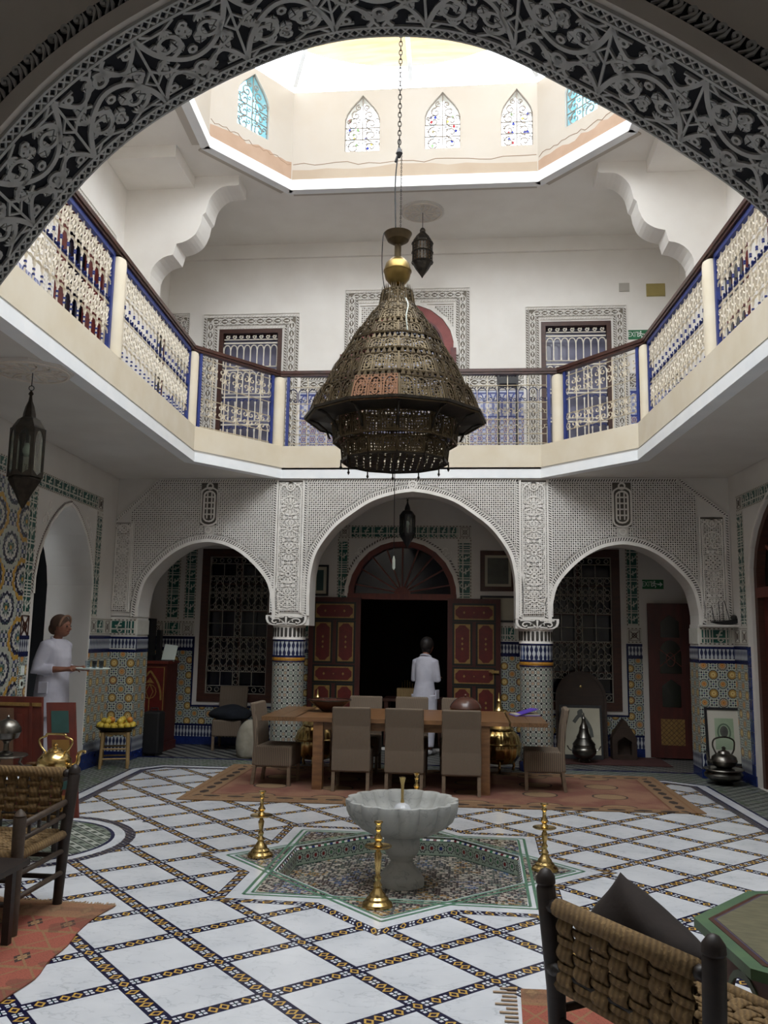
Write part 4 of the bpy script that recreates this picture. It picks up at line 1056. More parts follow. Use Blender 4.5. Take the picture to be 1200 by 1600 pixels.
# dado + carved frieze between the openings
for x0, x1 in ((-4.9, -4.38), (-2.67, -1.98), (.05, .9), (2.54, 3.4)):
    slab(wb, fB, x0, x1, ZF, 5.56, 0, .012, 'updado_xz', 'upper_zellige')
    if x1-x0 > .6: guilloche(wb, fB, [(x0, 5.70), (x1, 5.70)], .25, gmat='stucco_tan', name='carved_frieze')
slab(wb, fB, -4.35, -4.06, ZF, 4.6, 0, .012, 'updado_xz', 'upper_zellige'); slab(wb, fB, 1.2, 2.25, ZF, 4.5, 0, .012, 'updado_xz', 'upper_zellige'); slab(wb, fB, -4.05, -3.0, ZF, 4.5, 0, .012, 'updado_xz', 'upper_zellige')
# central upper doorway
guilloche(wb, fB, [(-1.86, 4.1), (-1.86, 7.17), (-.06, 7.17), (-.06, 4.1)], .24, gmat='stucco_tan', name='door_border')
udp = UD[1:-1]
def lat_field(root, f, x0, x1, z0, z1, ok, p=.034, mat='stucco', gmat='stucco_tan', name='spandrel_lattice'):
    cs = []; g = MB()
    for i in range(int((x1-x0)/p)):
        for j in range(int((z1-z0)/p)):
            x, z = x0+(i+.5)*p, z0+(j+.5)*p
            if ok(x, z): cs.append((x, z, p/2, p*.48 if (i+j) % 2 else p*.34, pi/4 if (i+j) % 2 else 0)); g.add([f(x+sx*p/2, z+sz*p/2, .0025) for sx, sz in ((-1,-1),(1,-1),(1,1),(-1,1))], [(0,1,2,3)])
    b = MB(); pierced(b, cs, f, .002, .018); tag(b.obj(name, M[mat], root), kind='stuff'); tag(g.obj(name+'_ground', M[gmat], root), kind='stuff')
lat_field(wb, fB, -1.70, -.2, 6.2, 7.0, lambda x, z: (above(udp, x) is None or z > above(udp, x)+.08) and all(hypot(x-a, z-c) > .08 for a, c in udp))
b = MB(); b.ribbon(offs(udp, .03), .06, fB, 0, .03); b.ribbon(rect(-1.72, -.20, 6.15, 7.02)[::-1], .025, fB, 0, .025); b.obj('arch_fillet', M['stucco'], wb)
ud = sroot('door_1', 'upper arched doorway with dusty red arch and white leaf'); M['pink_red'] = plain('dusty_red_paint', '8e4a46', '7c3b3a', 8, .6)
b = MB(); b.ribbon(offs(udp, -.08), .15, fB, -.1, .015); b.obj('arch_trim', M['pink_red'], ud); b = MB(); b.ribbon(offs(udp, -.17), .03, fB, -.1, .025); b.obj('arch_bead', M['panel_red'], ud)
b = MB(); b.plate(rect(-1.85, -.1, 4.02, 7.05), fB, -.34, -.31); b.obj('leaf', M['pane_up'], ud)
for x, nm in ((-.20, 'jamb_post'),): b = MB(); b.box(x-.05, x+.04, YB-.1, YB-.0, 4.02, 6.25); b.obj(nm, M['panel_red'], ud)
b = MB(); b.box(-2.02, -1.62, YB-.12, YB-.05, 4.02, 6.16); sh = b.obj('shutter', M['red_wood'], ud); b = MB(); b.box(-1.86, -1.74, YB-.14, YB-.12, 5.85, 5.98); b.obj('lock_box', M['iron_black'], ud)
# wall plates, exit sign, dark lectern on the gallery
for nm, lab, x0, x1, z0, z1, mt in (('vent_cover', 'small grey square cover plate high on the upper wall', 2.41, 2.57, 7.16, 7.30, plain('grey_plate', 'b4b0a8', rough=.6)), ('wall_plate', 'yellowish rectangular plate beside the grey cover plate high on the upper wall', 2.83, 3.12, 7.07, 7.28, plain('yellowed_plate', 'aa9b62', 'a0915a', 5, .6))):
    t = thing(nm, lab, 'plate', (0, 0, 0)); b = MB(); b.plate(rect(x0, x1, z0, z1), fB, 0, .012); b.plate(rect(x0+.015, x1-.015, z0+.015, z1-.015), fB, .012, .02); M[nm] = mt; b.obj('cover', mt, t)
exit_sign((2.70, YB, 6.37), .33, .15, 'bright green exit sign beside the right upper gallery window')
t = thing('console_shelf', 'dark slatted shelf standing behind the centre of the handrail', 'shelf', (.62, 12.6, ZF)); b = MB(); b.box(-.17, .17, -.12, .12, 1.62, 1.66); b.obj('top', M['iron_black'], t); b = MB(); b.box(-.15, .15, -.1, .1, 1.45, 1.55); b.obj('shelf', M['iron_black'], t)
b = MB(); [b.box(x-.015, x+.015, y-.015, y+.015, 0.005, 1.62) for x in (-.14, .14) for y in (-.09, .09)]; tag(b.obj('legs', M['iron_black'], t), kind='stuff')
# cornice of upper gallery
b = MB(); b.box(-5.0, 3.5, YB-.05, YB, 7.86, ZU); b.obj('cornice', M['plaster'], wb)
# --- upper side walls
for nm, f, y0, y1, wr_, sgn in (('window_6', LW, 8.9, 10.4, wl, 1), ('window_7', LW, 5.4, 6.9, wl, 1), ('window_8', RW, 8.2, 9.7, wr, 1), ('window_9', RW, 5.0, 6.5, wr, 1)):
    w = sroot(nm, 'upper side window with dark red shutters behind the railing'); z0, z1 = 4.04, 6.8
    b = MB(); b.plate(rect(y0, y1, z0, z1), f, -.1, .02, [rect(y0+.1, y1-.1, z0+.1, z1-.1)]); b.obj('frame', M['panel_red'], w)
    slab(w, f, y0, y1, z0, z1, -.25, -.24, 'pane_up', 'pane')
    for k in range(4):
        if k in (0, 3): slab(w, f, lerp(y0+.1, y1-.1, k/4), lerp(y0+.1, y1-.1, (k+1)/4), z0+.1, z1-.1, -.1, -.05, 'panel_red', 'shutter')
        else: slab(w, f, lerp(y0+.1, y1-.1, k/4)+.02, lerp(y0+.1, y1-.1, (k+1)/4)-.02, z0+.1, z1-.1, -.2, -.18, 'glass_dark', 'pane')
    guilloche(wr_, f, [(y0-.15, z0), (y0-.15, z1+.15), (y1+.15, z1+.15), (y1+.15, z0)], .28, gmat='stucco_tan')
for f, wr_, segs in ((LW, wl, ((2.7, 5.1), (7.2, 8.6), (10.72, 12.05))), (RW, wr, ((2.7, 4.7), (6.8, 7.9), (10.0, 12.05)))):
    for a, c in segs: slab(wr_, f, a, c, ZF, 5.5, 0, .012, 'updado_yz', 'upper_zellige')
guilloche(wl, LW, [(11.5, 6.9), (13.15, 6.9)], .24, gmat='stucco_tan'); guilloche(wb, fB, [(-4.92, 6.85), (-4.66, 6.85), (-4.66, 4.1)], .2, gmat='stucco_tan')
slab(wl, LW, -1, YB, ZC, ZU, 0, .004, 'plaster', 'upper_plaster', [rect(8.9, 10.4, 4.04, 6.8), rect(5.4, 6.9, 4.04, 6.8)]); slab(wr, RW, -1, YB, ZC, ZU, 0, .004, 'plaster', 'upper_plaster', [rect(8.2, 9.7, 4.04, 6.8), rect(5.0, 6.5, 4.04, 6.8)])
for f, nm, y0, y1, wr_ in ((LW, 'door_3', 11.55, 12.95, wl), (RW, 'door_4', 10.35, 11.2, wr)):
    d = sroot(nm, 'dark red gallery door with dark panes behind the railing'); b = MB(); b.plate(rect(y0, y1, ZF, 6.75), f, .004, .05); b.obj('leaf', M['panel_red'], d)
    for k in range(2):
        for q in range(3): slab(d, f, lerp(y0, y1, .08+.46*k), lerp(y0, y1, .46+.46*k), 4.25+q*.82, 4.97+q*.82, .05, .056, 'glass_dark', 'pane')
# --- stains and cracks low on the lantern walls
M['pink_stain'] = plain('pinkish_render', 'b49a86', 'a88d78', 3, .85); M['crack'] = plain('hairline_crack', '8a7058', rough=.9)
for i in (3, 4, 5):
    f, hs, cs = WND[i]; L = (Vector(NV[(i+1) % 8])-Vector(NV[i])).length; rnd = random.Random(i)
    b = MB(); b.plate([(0.01, ZU+.1), (L-.01, ZU+.1)]+[(lerp(L-.01, .01, k/14), 8.38+rnd.uniform(-.035, .035)+(.1 if i == 5 else 0)*(k/14)) for k in range(15)], f, 0, .003); b.obj('stained_render', M['pink_stain'] if i != 4 else M['drum_low'], drum)
    b = MB(); b.ribbon([(lerp(.02, L-.02, k/22), 8.44+rnd.uniform(-.03, .03)) for k in range(23)], .007, f, 0, .004); b.obj('crack', M['crack'], drum)
# --- cusped corbels in the gallery corners
def corbel(sx, name):
    X = (lambda x: x) if sx < 0 else (lambda x: -1.43-x)
    P = [(-4.95, 6.42), (-4.42, 6.42)]+arc(-4.08, 6.60, .34, pi, pi*.52, 7)[1:]+[(-4.06, 7.10)]
    P += spline([(-4.06, 7.10), (-3.92, 7.14), (-3.79, 7.24), (-3.72, 7.40)], 3)[1:]+[(-3.70, 7.52)]
    P += spline([(-3.66, 7.56), (-3.6, 7.78), (-3.44, 7.93), (-3.22, 7.95), (-3.20, 8.0)], 4)[:-1]+[(-3.2, 8.12), (-4.95, 8.12)]
    P = [(X(x), z) for x, z in P]
    if sx > 0: P = P[::-1]
    b = MB(); b.plate(P, XZ(11.42), 0, .42); o = b.obj('corbel', M['plaster'], ceil2)
    b = MB(); x0, x1 = sorted((X(-4.95), X(-4.44))); b.box(x0, x1, 11.04, 11.46, ZF, 6.44); b.obj('corbel_pilaster', M['plaster'], ceil2)
    x0, x1 = sorted((X(-4.95), X(-3.84))); b = MB(); b.plate([(x0, 10.2), (x1, 10.2), (x1, 11.1), (x0, 11.1)], XY, 7.93, ZU+.02); b.obj('ceiling_step', M['plaster'], ceil2)
corbel(-1, 'l'); corbel(1, 'r')
# --- railings
HZ = 5.36
rail_pts = [(-3.13, 3.2), (-3.36, 7.55), (-3.51, 10.30), (-2.62, 11.46), (1.25, 11.48), (2.19, 10.32), (2.31, 7.93), (2.5, 3.6)]
hr = thing('handrail', 'dark varnished wooden handrail running round the gallery railing', 'handrail', (0, 0, 0))
for a, c in zip(rail_pts, rail_pts[1:]):
    b = MB(); d = Vector((c[0]-a[0], c[1]-a[1], 0)).normalized()*.035
    A = Vector((*a, 0))-d; Cc = Vector((*c, 0))+d
    b.bar(A+Vector((0, 0, HZ-.022)), Cc+Vector((0, 0, HZ-.022)), .105, .044); b.bar(A+Vector((0, 0, HZ-.058)), Cc+Vector((0, 0, HZ-.058)), .08, .03); b.obj('rail', M['handrail'], hr)
posts = [rail_pts[1], rail_pts[2], rail_pts[3], rail_pts[4], rail_pts[5], rail_pts[6], (-3.22, 4.9), (2.42, 5.5)]
pl_ = ['cream round balustrade post midway along the left gallery railing', 'cream round balustrade post at the left bend of the gallery railing', 'cream round balustrade post left of the chandelier', 'cream round balustrade post right of the chandelier', 'cream round balustrade post at the right bend under the exit sign', 'cream round balustrade post midway along the right gallery railing', 'cream balustrade post nearest the camera on the left gallery', 'cream balustrade post nearest the camera on the right gallery']
pm = None
for (x, y), lab in zip(posts, pl_):
    if pm is None:
        b = MB(); b.lathe([(.088, 0), (.088, .95), (.08, .985), (.05, 1.005)], 20); pm = tag(b.obj('balustrade_post', M['cream'], smooth=True, auto=40), lab, 'post', 'cream balustrade posts'); pm.location = (x, y, 4.268)
    else: o = pm.copy(); C.objects.link(o); o.location = (x, y, 4.268); o['label'] = lab
def railing(a, c, style, label):
    a, c = Vector((*a, 0)), Vector((*c, 0)); d = (c-a); L = d.length; d /= L; a = a+d*.13; L -= .26
    t = thing('railing_panel', label, 'railing', (a.x, a.y, 4.272), atan2(d.y, d.x), 'wrought iron railing panels'); f = lambda u, v, h: (u, h, v); T = (-.006, .006); H = 1.0
    for x in (.0, L): b = MB(); b.box(x-.02, x+.02, -.02, .02, 0, 1.01); b.obj('blue_post', M['iron_blue'], t)
    w = MB(); bl = MB()
    if style == 'side':
        b = MB(); b.box(-.02, L+.02, -.02, .02, .96, 1.01); b.obj('blue_rail', M['iron_blue'], t)
        n = round(L/.14); p = L/n
        for band, (z0, z1) in enumerate(((.70, .97), (.22, .48))):
            for i in range(n):
                x = p*(i+.5); zc = (z0+z1)/2
                for s in (-1, 1):
                    w.ribbon(spiral(x+s*p*.22, zc+s*.07, .010, .042, 0, s*6.5, 9), .008, f, *T); w.ribbon(spiral(x-s*p*.2, zc+s*.06, .008, .034, 1, 1-s*6, 8), .0075, f, *T)
                w.ribbon(spline([(x-p*.5, z0+.03), (x-p*.1, zc-.03), (x, zc), (x+p*.1, zc+.03), (x+p*.5, z1-.03)], 2), .008, f, *T); w.ribbon([(x-p*.28, zc), (x, zc+.05), (x+p*.28, zc), (x, zc-.05)], .007, f, *T, closed=True)
            w.ribbon([(0, z1), (L, z1)], .011, f, *T); w.ribbon([(0, z0), (L, z0)], .009, f, *T)
        for i in range(n+1):
            x = p*i; w.ribbon([(x, .01), (x, 1.0)], .009, f, *T)
        for z0, z1 in ((.50, .70), (0.0, .22)):
            for i in range(n):
                x = p*(i+.5); w.ribbon(arc(x, z1-.045, p*.42, 0, pi, 7), .010, f, *T)
                bl.ribbon(spiral(x-p*.22, z0+.035, .006, .026, 0, 6, 7), .008, f, *T); bl.ribbon(spiral(x+p*.22, z0+.035, .006, .026, pi, pi-6, 7), .008, f, *T)
                for q in (z0+.1, z1-.08): bl.plate([(p*i-.008, q-.008), (p*i+.008, q-.008), (p*i+.008, q+.008), (p*i-.008, q+.008)], f, -.009, .009)
            bl.ribbon([(0, z0+.008), (L, z0+.008)], .01, f, *T)
    elif style == 'bend':
        n = 6; p = L/n
        for i in range(n+1): w.ribbon([(p*i, 0), (p*i, 1.0)], .009, f, *T)
        for z in (.05, .20, .42, .62, .95): w.ribbon([(0, z), (L, z)], .009, f, *T)
        for z0, z1 in ((.20, .42), (.66, .92)):
            for i in range(n):
                x = p*(i+.5); zc = (z0+z1)/2
                for s in (-1, 1):
                    for q in (-1, 1): w.ribbon(spiral(x+s*p*.24, zc+q*.055, .01, p*.24, q*1.6, q*1.6+s*q*6.2, 9), .012, f, *T)
    else:
        n = 26; p = L/n
        for i in range(n+1): w.ribbon([(p*i, 0), (p*i, 1.0)], .008 if i % 2 else .011, f, *T) if i % 2 == 0 else w.ribbon([(p*i, .0), (p*i, .86)], .007, f, *T)
        for z in (.05, .18, .38, .62, .86): w.ribbon([(0, z), (L, z)], .009, f, *T)
        for i in range(n):
            x = p*(i+.5); bl.ribbon([(x-p*.42, .64)]+arc(x, .77, p*.42, pi, 0, 7)+[(x+p*.42, .64)], .010, f, *T)
            for q in (-1, 1): bl.ribbon(spiral(x+q*p*.2, .665, .005, .03, 0, q*6, 7), .008, f, *T)
            for q in (-1, 1): w.ribbon(spiral(x+q*p*.22, .5, .008, .045, q, q*7, 8), .009, f, *T); w.ribbon(spiral(x+q*p*.22, .28, .008, .045, -q, -q*7, 8), .009, f, *T)
    tag(w.obj('white_scrollwork', M['iron_white'], t), kind='stuff')
    if bl.v: tag(bl.obj('blue_scrollwork', M['iron_blue'], t), kind='stuff')
railing((-3.22, 4.9), rail_pts[1], 'side', 'dense white and blue iron railing panel, upper left, cut by the near arch')
railing(rail_pts[1], rail_pts[2], 'side', 'dense white and blue iron railing panel between the two left cream posts')
railing(rail_pts[2], rail_pts[3], 'bend', 'open white scroll railing panel before the left upper window')
railing(rail_pts[3], rail_pts[4], 'back', 'long railing panel with blue arches behind the chandelier')
railing(rail_pts[4], rail_pts[5], 'bend', 'open white scroll railing panel before the right upper window')
railing(rail_pts[5], rail_pts[6], 'side', 'dense white and blue iron railing panel between the two right cream posts')
railing(rail_pts[6], (2.42, 5.5), 'side', 'dense white and blue iron railing panel, upper right, cut by the near arch')
# --- lantern windows: scroll grilles with bits of coloured glass

def thin_glass(name, col, gl, rough):
    m = Mat(name, rough); t = m.t; tr = t.nodes.new('ShaderNodeBsdfTransparent'); tr.inputs[0].default_value = lin(col); g = t.nodes.new('ShaderNodeBsdfGlossy'); g.inputs['Roughness'].default_value = rough; fz = t.nodes.new('ShaderNodeLayerWeight'); fz.inputs[0].default_value = .35
    mx = t.nodes.new('ShaderNodeMixShader'); mm = t.nodes.new('ShaderNodeMath'); mm.operation = 'MULTIPLY_ADD'; mm.inputs[1].default_value = gl; mm.inputs[2].default_value = .03; t.links.new(fz.outputs[1], mm.inputs[0]); t.links.new(mm.outputs[0], mx.inputs[0]); t.links.new(tr.outputs[0], mx.inputs[1]); t.links.new(g.outputs[0], mx.inputs[2]); t.links.new(mx.outputs[0], t.nodes['Material Output'].inputs[0]); return m.m
M['clear_glass'] = thin_glass('clear_glass', 'f0f6fa', .3, .03); M['lamp_glass'] = thin_glass('old_lantern_glass', 'e4e8e4', .45, .2); M['sky_glass'] = thin_glass('pale_blue_glass', 'a8e0f2', .2, .05)

gc = {k: plain('glass_'+k, v, rough=.2) for k, v in (('red', 'b03a40'), ('blue', '3a48b0'), ('yellow', 'd8cf7a'), ('green', '9ac48a'))}
k_ = 0
for i in (3, 4, 5):
    f, hs, cs = WND[i]
    for h, (cx, w) in zip(hs, cs):
        k_ += 1; wn = sroot('window_%d' % (9+k_), 'small arched lantern window with scroll grille and coloured glass'); rnd = random.Random(k_)
        g = MB(); T = (-.045, -.03); g.ribbon(h, .022, f, *T, closed=True); g.ribbon([(cx, 8.62), (cx, 9.47)], .015, f, *T)
        for z in (8.82, 9.0): g.ribbon([(cx-w/2, z), (cx+w/2, z)], .012, f, *T)
        for z in (8.7, 8.88, 9.06, 9.2, 9.32):
            for s in (-1, 1):
                q = w*.25 if z < 9.15 else w*(.22-.6*(z-9.15)); r = min(w*.19, max(.03, q*.8)); g.ribbon(spiral(cx+s*q, z, .01, r, 0, s*8, 12), .015, f, *T); 
                if z < 9.1: g.ribbon(spiral(cx+s*w*.4, z+.05, .006, w*.09, pi, pi-s*7, 8), .010, f, *T); g.ribbon(spiral(cx+s*w*.1, z+.06, .006, w*.08, 0, s*7, 8), .010, f, *T)
        tag(g.obj('grille', plain('aged_white_iron', '8f857a', rough=.7) if k_ == 1 else gr_m, wn), kind='stuff')
        if k_ == 1: gr_m = bpy.data.materials['aged_white_iron']
        if i == 4:
            for q in range(10):
                x, z = cx+rnd.choice((-1, 1))*w*rnd.uniform(.08, .4), rnd.choice((8.68, 8.74, 8.84, 8.9, 8.97, 9.05, 9.12)); r = .026
                b = MB(); b.plate([(x-r, z), (x, z-r*1.2), (x+r, z), (x, z+r*1.2)], f, -.04, -.036); b.obj('coloured_glass', gc[rnd.choice(('red', 'blue', 'blue', 'yellow', 'green'))], wn)
        b = MB(); b.plate([(x, z) for x, z in h], f, -.21, -.205); b.obj('pane', M['clear_glass'] if i == 4 else M['sky_glass'], wn)
# awning over the court + beam the chandelier hangs from
M['canvas'] = plain('tan_canvas', 'b09a76', '94805f', 3, .9, stretch=(.6, 6, 1))
_t = M['canvas'].node_tree; _b = _t.nodes['Principled BSDF']; _tr = _t.nodes.new('ShaderNodeBsdfTranslucent'); _mx = _t.nodes.new('ShaderNodeMixShader'); _mx.inputs[0].default_value = .09
_t.links.new(_b.inputs['Base Color'].links[0].from_socket, _tr.inputs[0]); _t.links.new(_b.outputs[0], _mx.inputs[1]); _t.links.new(_tr.outputs[0], _mx.inputs[2]); _t.links.new(_mx.outputs[0], _t.nodes['Material Output'].inputs[0])
bm_ = MB(); N = 24; cxa, cya, ra = -.93, 9.4, 2.75
top = []; 
bm_.lathe([(ra, 10.5), (ra*.75, 10.72), (ra*.4, 10.95), (.05, 11.05)], 40, (cxa, cya, 0), cap=False)
aw = tag(bm_.obj('awning', M['canvas'], smooth=True), 'round tan canvas awning stretched high above the open roof', 'awning')
sm = aw.modifiers.new('thick', 'SOLIDIFY'); sm.thickness = .02
t = thing('roof_frame', 'white steel roof frame over the lantern carrying the awning', 'frame', (0, 0, 0))
for a, c in (((-3.3, 6.76, 9.62), (2.2, 6.76, 9.62)), ((-2.5, 11.25, 9.6), (-1.5, 9.4, 10.9)), ((1.0, 11.25, 9.6), (-.4, 9.4, 10.9)), ((-.8, 11.3, 9.58), (-.9, 9.4, 10.95)), ((-3.3, 9.4, 9.62), (-.93, 9.4, 10.98)), ((2.0, 9.4, 9.62), (-.93, 9.4, 10.98))):
    b = MB(); b.bar(a, c, .06); b.obj('beam', M['white_edge'], t)
# ================================================================ SIDE WALLS, GROUND FLOOR
def mat_bigpanel():
    m = Mat('large_star_zellige', .3); u, v = swz(m, 'yz'); P = .62
    def cen(o): a = ((u-.31)/P+o).fr()-.5; b = ((v-.06)/P+o).fr()-.5; return a, b, (a*a+b*b).sq()*P
    k = 2*pi*7/P; g = (u*k).co()*(v*k).co(); h = ((u+v)*k*.5).co()*((u-v)*k*.5).co()
    c = m.mix(g.gt(.0), 'a9aaa8', '171a2c'); c = m.mix(h.gt(.82), c, '4d6a62'); c = m.mix(h.lt(-.6), c, '3a4470')
    for o, ringc in ((0., 'b08a3c'), (.5, 'a3a79a')):
        a, b, r = cen(o); th = a.at(b); w = (th*12.).co()*.012
        c = m.mix(((r+w)-.2).ab().lt(.026), c, ringc); c = m.mix(((r-w)-.145).ab().lt(.018), c, '23263a'); c = m.mix(((r+w)-.1).ab().lt(.016), c, 'bdbbb0'); c = m.mix((r-w).lt(.05), c, '4a6a5c'); c = m.mix((r+w*.5).lt(.022), c, 'b98a45')
    m.col(c); return m.m
M['bigpanel'] = mat_bigpanel()
# left wall
kufi(wl, LW, 8.74, 10.87, 3.27, 3.46, seed=21); kufi(wl, LW, 10.68, 10.87, 1.88, 3.26, vert=True, squares=False, seed=22); kufi(wl, LW, 8.74, 8.93, 1.86, 3.26, vert=True, squares=False, seed=23)
b = MB(); b.ribbon([(8.75, 1.62), (8.92, 1.62), (8.92, 1.85), (8.75, 1.85)], .012, LW, 0, .012, True); [b.ribbon([(8.76, 1.63+.0*k), (8.91, 1.84)] if k else [(8.76, 1.84), (8.91, 1.63)], .012, LW, 0, .012) for k in (0, 1)]; b.ribbon(arc(8.835, 1.735, .045, 0, 2*pi, 8)[:-1], .012, LW, 0, .012, True); b.obj('square_motif', M['brown_wood'], wl)
kufi(wl, LW, 10.68, 11.39, 1.65, 1.87, seed=24)
for a, c in ((10.68, 11.4), (8.72, 8.94)):
    for nm, z0, z1, mat, h in (('skirting_tile', 0, .12, 'navy_tile', .016), ('skirting_band', .12, .28, 'mer_yz', .012), ('zellige_dado', .28, 1.42, 'dado_yz', .012), ('dado_line', 1.42, 1.47, 'navy', .016), ('merlon_band', 1.47, 1.6, 'mer_yz', .012), ('dado_line', 1.6, 1.64, 'navy', .018)):
        slab(wl, LW, a, c, z0, z1, 0, h, mat, nm)
slab(wl, LW, 6.0, 8.72, .28, 3.25, 0, .014, 'bigpanel', 'zellige_panel'); kufi(wl, LW, 6.0, 8.72, 3.27, 3.46, seed=25)
for nm, z0, z1, mat, h in (('skirting_tile', 0, .12, 'navy_tile', .016), ('skirting_band', .12, .28, 'mer_yz', .012)): slab(wl, LW, 3.0, 8.72, z0, z1, 0, h, mat, nm)
slab(wl, LW, 3.0, 5.98, .28, 1.6, 0, .012, 'dado_yz', 'zellige_dado')
lp = LDOOR[1:-1]
b = MB(); b.ribbon(offs(lp, .02), .03, LW, 0, .014); b.obj('arch_fillet', M['stucco'], wl); b = MB(); rope_raw(b, offs(lp, .055), LW, .03, .006); tag(b.obj('arch_rope', M['brown_wood'], wl), kind='stuff')
for s in (-1, 1):
    b = MB()
    for k in range(4): b.ribbon(spiral(9.83+s*(.55+.05*k), 3.1-.06*k, .015, .06, k*2, k*2+s*5), .010, LW, 0, .006)
    b.obj('spandrel_scroll', M['stucco'], wl)
# passage behind the left doorway: raised threshold, white reveal, corridor with its darkness put into the wall colour
b = MB(); b.box(-7.2, XL(9.8)+.06, 8.6, 11.0, -.05, .185); b.obj('threshold_step', M['navy_tile'], wl)
b = MB(); b.box(-7.4, -7.2, 7.0, 12.0, 0, 3.8); b.box(-7.3, -5.5, 8.2, 8.3, 0, 3.8); b.box(-7.3, -5.5, 11.3, 11.4, 0, 3.8); b.box(-7.4, -5.45, 8.2, 11.4, 3.6, 3.7); b.obj('passage_wall', plain('passage_darkness', '17191c', '121316', 3, .8), wl)
b = MB(); b.box(-5.62, -5.56, 8.95, 9.32, .19, 3.0); b.obj('dark_curtain', M['bronze'], wl); b = MB(); b.box(-5.6, -5.55, 9.42, 9.46, .19, 2.2); b.obj('red_jamb', M['panel_red'], wl)
slab(wl, LW, 8.98, 10.66, .187, .27, -.58, -.56, 'navy_tile', 'skirting_tile')
for k, z in enumerate((1.225, 1.085)):
    t = thing('wall_switch' if not k else 'wall_socket', 'white light switch, upper of two plates left of the arched passage' if not k else 'white wall socket, lower of two plates left of the arched passage', 'switch' if not k else 'socket')
    slab(t, LW, 8.79, 8.875, z, z+.095, .013, .022, 'exit_white', 'plate'); 
    if k: b = MB(); b.plate(arc(8.833, z+.048, .026, 0, 2*pi, 12)[:-1], LW, .022, .024); b.obj('socket_well', M['silver'], t)
    else: slab(t, LW, 8.815, 8.85, z+.025, z+.07, .022, .028, 'white_edge', 'rocker')
# right wall
kufi(wr, RW, 8.6, 11.14, 3.33, 3.53, seed=31); kufi(wr, RW, 10.93, 11.14, 1.88, 3.32, vert=True, squares=False, seed=32)
kufi(wr, RW, 10.93, 11.39, 1.65, 1.87, seed=33)
for nm, z0, z1, mat, h in (('skirting_band', .12, .28, 'mer_yz', .012), ('zellige_dado', .28, 1.42, 'dado_yz', .012), ('dado_line', 1.42, 1.47, 'navy', .016), ('merlon_band', 1.47, 1.6, 'mer_yz', .012), ('dado_line', 1.6, 1.64, 'navy', .018)): slab(wr, RW, 10.95, 11.4, z0, z1, 0, h, mat, nm)
slab(wr, RW, 10.83, 11.4, 0, .12, 0, .016, 'navy_tile', 'skirting_tile')
for k in range(12): slab(wr, RW, 10.86, 10.945, .12+k*.127, .12+(k+1)*.127-.006, 0, .014, 'navy_tile', 'cobalt_tile')
for nm, z0, z1, mat in (('skirting_tile', 0, .12, 'navy_tile'), ('zellige_dado', .12, 1.6, 'dado_yz')): slab(wr, RW, 3.0, 8.65, z0, z1, 0, .013, mat, nm)
rp = RDOOR[1:-1]; b = MB(); b.ribbon(offs(rp, .02), .03, RW, 0, .014); b.obj('arch_fillet', M['stucco'], wr)
d2 = sroot('door_2', 'tall arched red-brown door with dark fanlight in the right wall'); b = MB(); b.plate(offs([(8.73, 0)]+rp+[(10.77, 0)], -.005)+offs([(8.73, 0)]+rp+[(10.77, 0)], -.09)[::-1], RW, -.18, -.04); b.obj('frame', M['brown_wood'], d2)
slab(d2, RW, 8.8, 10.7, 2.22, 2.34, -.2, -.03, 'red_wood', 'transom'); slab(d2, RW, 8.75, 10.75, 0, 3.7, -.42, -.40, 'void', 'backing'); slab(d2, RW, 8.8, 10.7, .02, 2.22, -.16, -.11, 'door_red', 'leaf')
slab(d2, RW, 10.2, 10.55, .3, 1.0, -.11, -.09, 'red_wood', 'panel'); slab(d2, RW, 10.2, 10.55, 1.2, 2.0, -.11, -.09, 'red_wood', 'panel')
b = MB(); b.plate([(8.85, 2.34)]+offs(rp, -.07)+[(10.65, 2.34)], RW, -.15, -.14); b.obj('pane', M['stain_dark'], d2)
for k in range(5): b = MB(); a = pi*(k+1)/6; b.ribbon([(9.75+.1*cos(a), 2.36+.1*sin(a)), (9.75+.9*cos(a), 2.36+.95*sin(a))], .03, RW, -.14, -.1); b.obj('glazing_bar', M['red_wood'], d2)
# upper ceiling rosettes
for nm, lab, x, y, z in (('ceiling_rosette', 'carved octagonal ceiling rosette above the left hanging lantern', -3.553, 6.474, ZC), ('ceiling_rosette', 'carved round ceiling rosette above the small pierced lantern on the top floor', -.67, 12.2, ZU), ('ceiling_rosette', 'carved ceiling rosette under the middle arch above the black glass lantern', -.845, 12.3, ZC)):
    t = thing(nm, lab, 'rosette', (x, y, z), 0); n = 8 if y < 8 else 32
    b = MB(); b.lathe([(.31, -.025), (.33, -.02), (.33, -.001)], n, a0=pi/8); b.obj('disc', M['plaster_low'], t, fix=True)
    fr_ = lambda u, v, h: (u, v, -.025-h); g = MB()
    for k in range(12):
        a = 2*pi*k/12; g.ribbon(spline([(.05*cos(a), .05*sin(a)), (.16*cos(a+.2), .16*sin(a+.2)), (.27*cos(a), .27*sin(a))], 3), .016, fr_, 0, .01); g.ribbon(arc(.2*cos(a), .2*sin(a), .03, 0, 2*pi, 6)[:-1], .01, fr_, 0, .01, True)
    g.ribbon(arc(0, 0, .29, 0, 2*pi, 24)[:-1], .02, fr_, 0, .012, True); tag(g.obj('relief', M['near_wall'], t), kind='stuff')
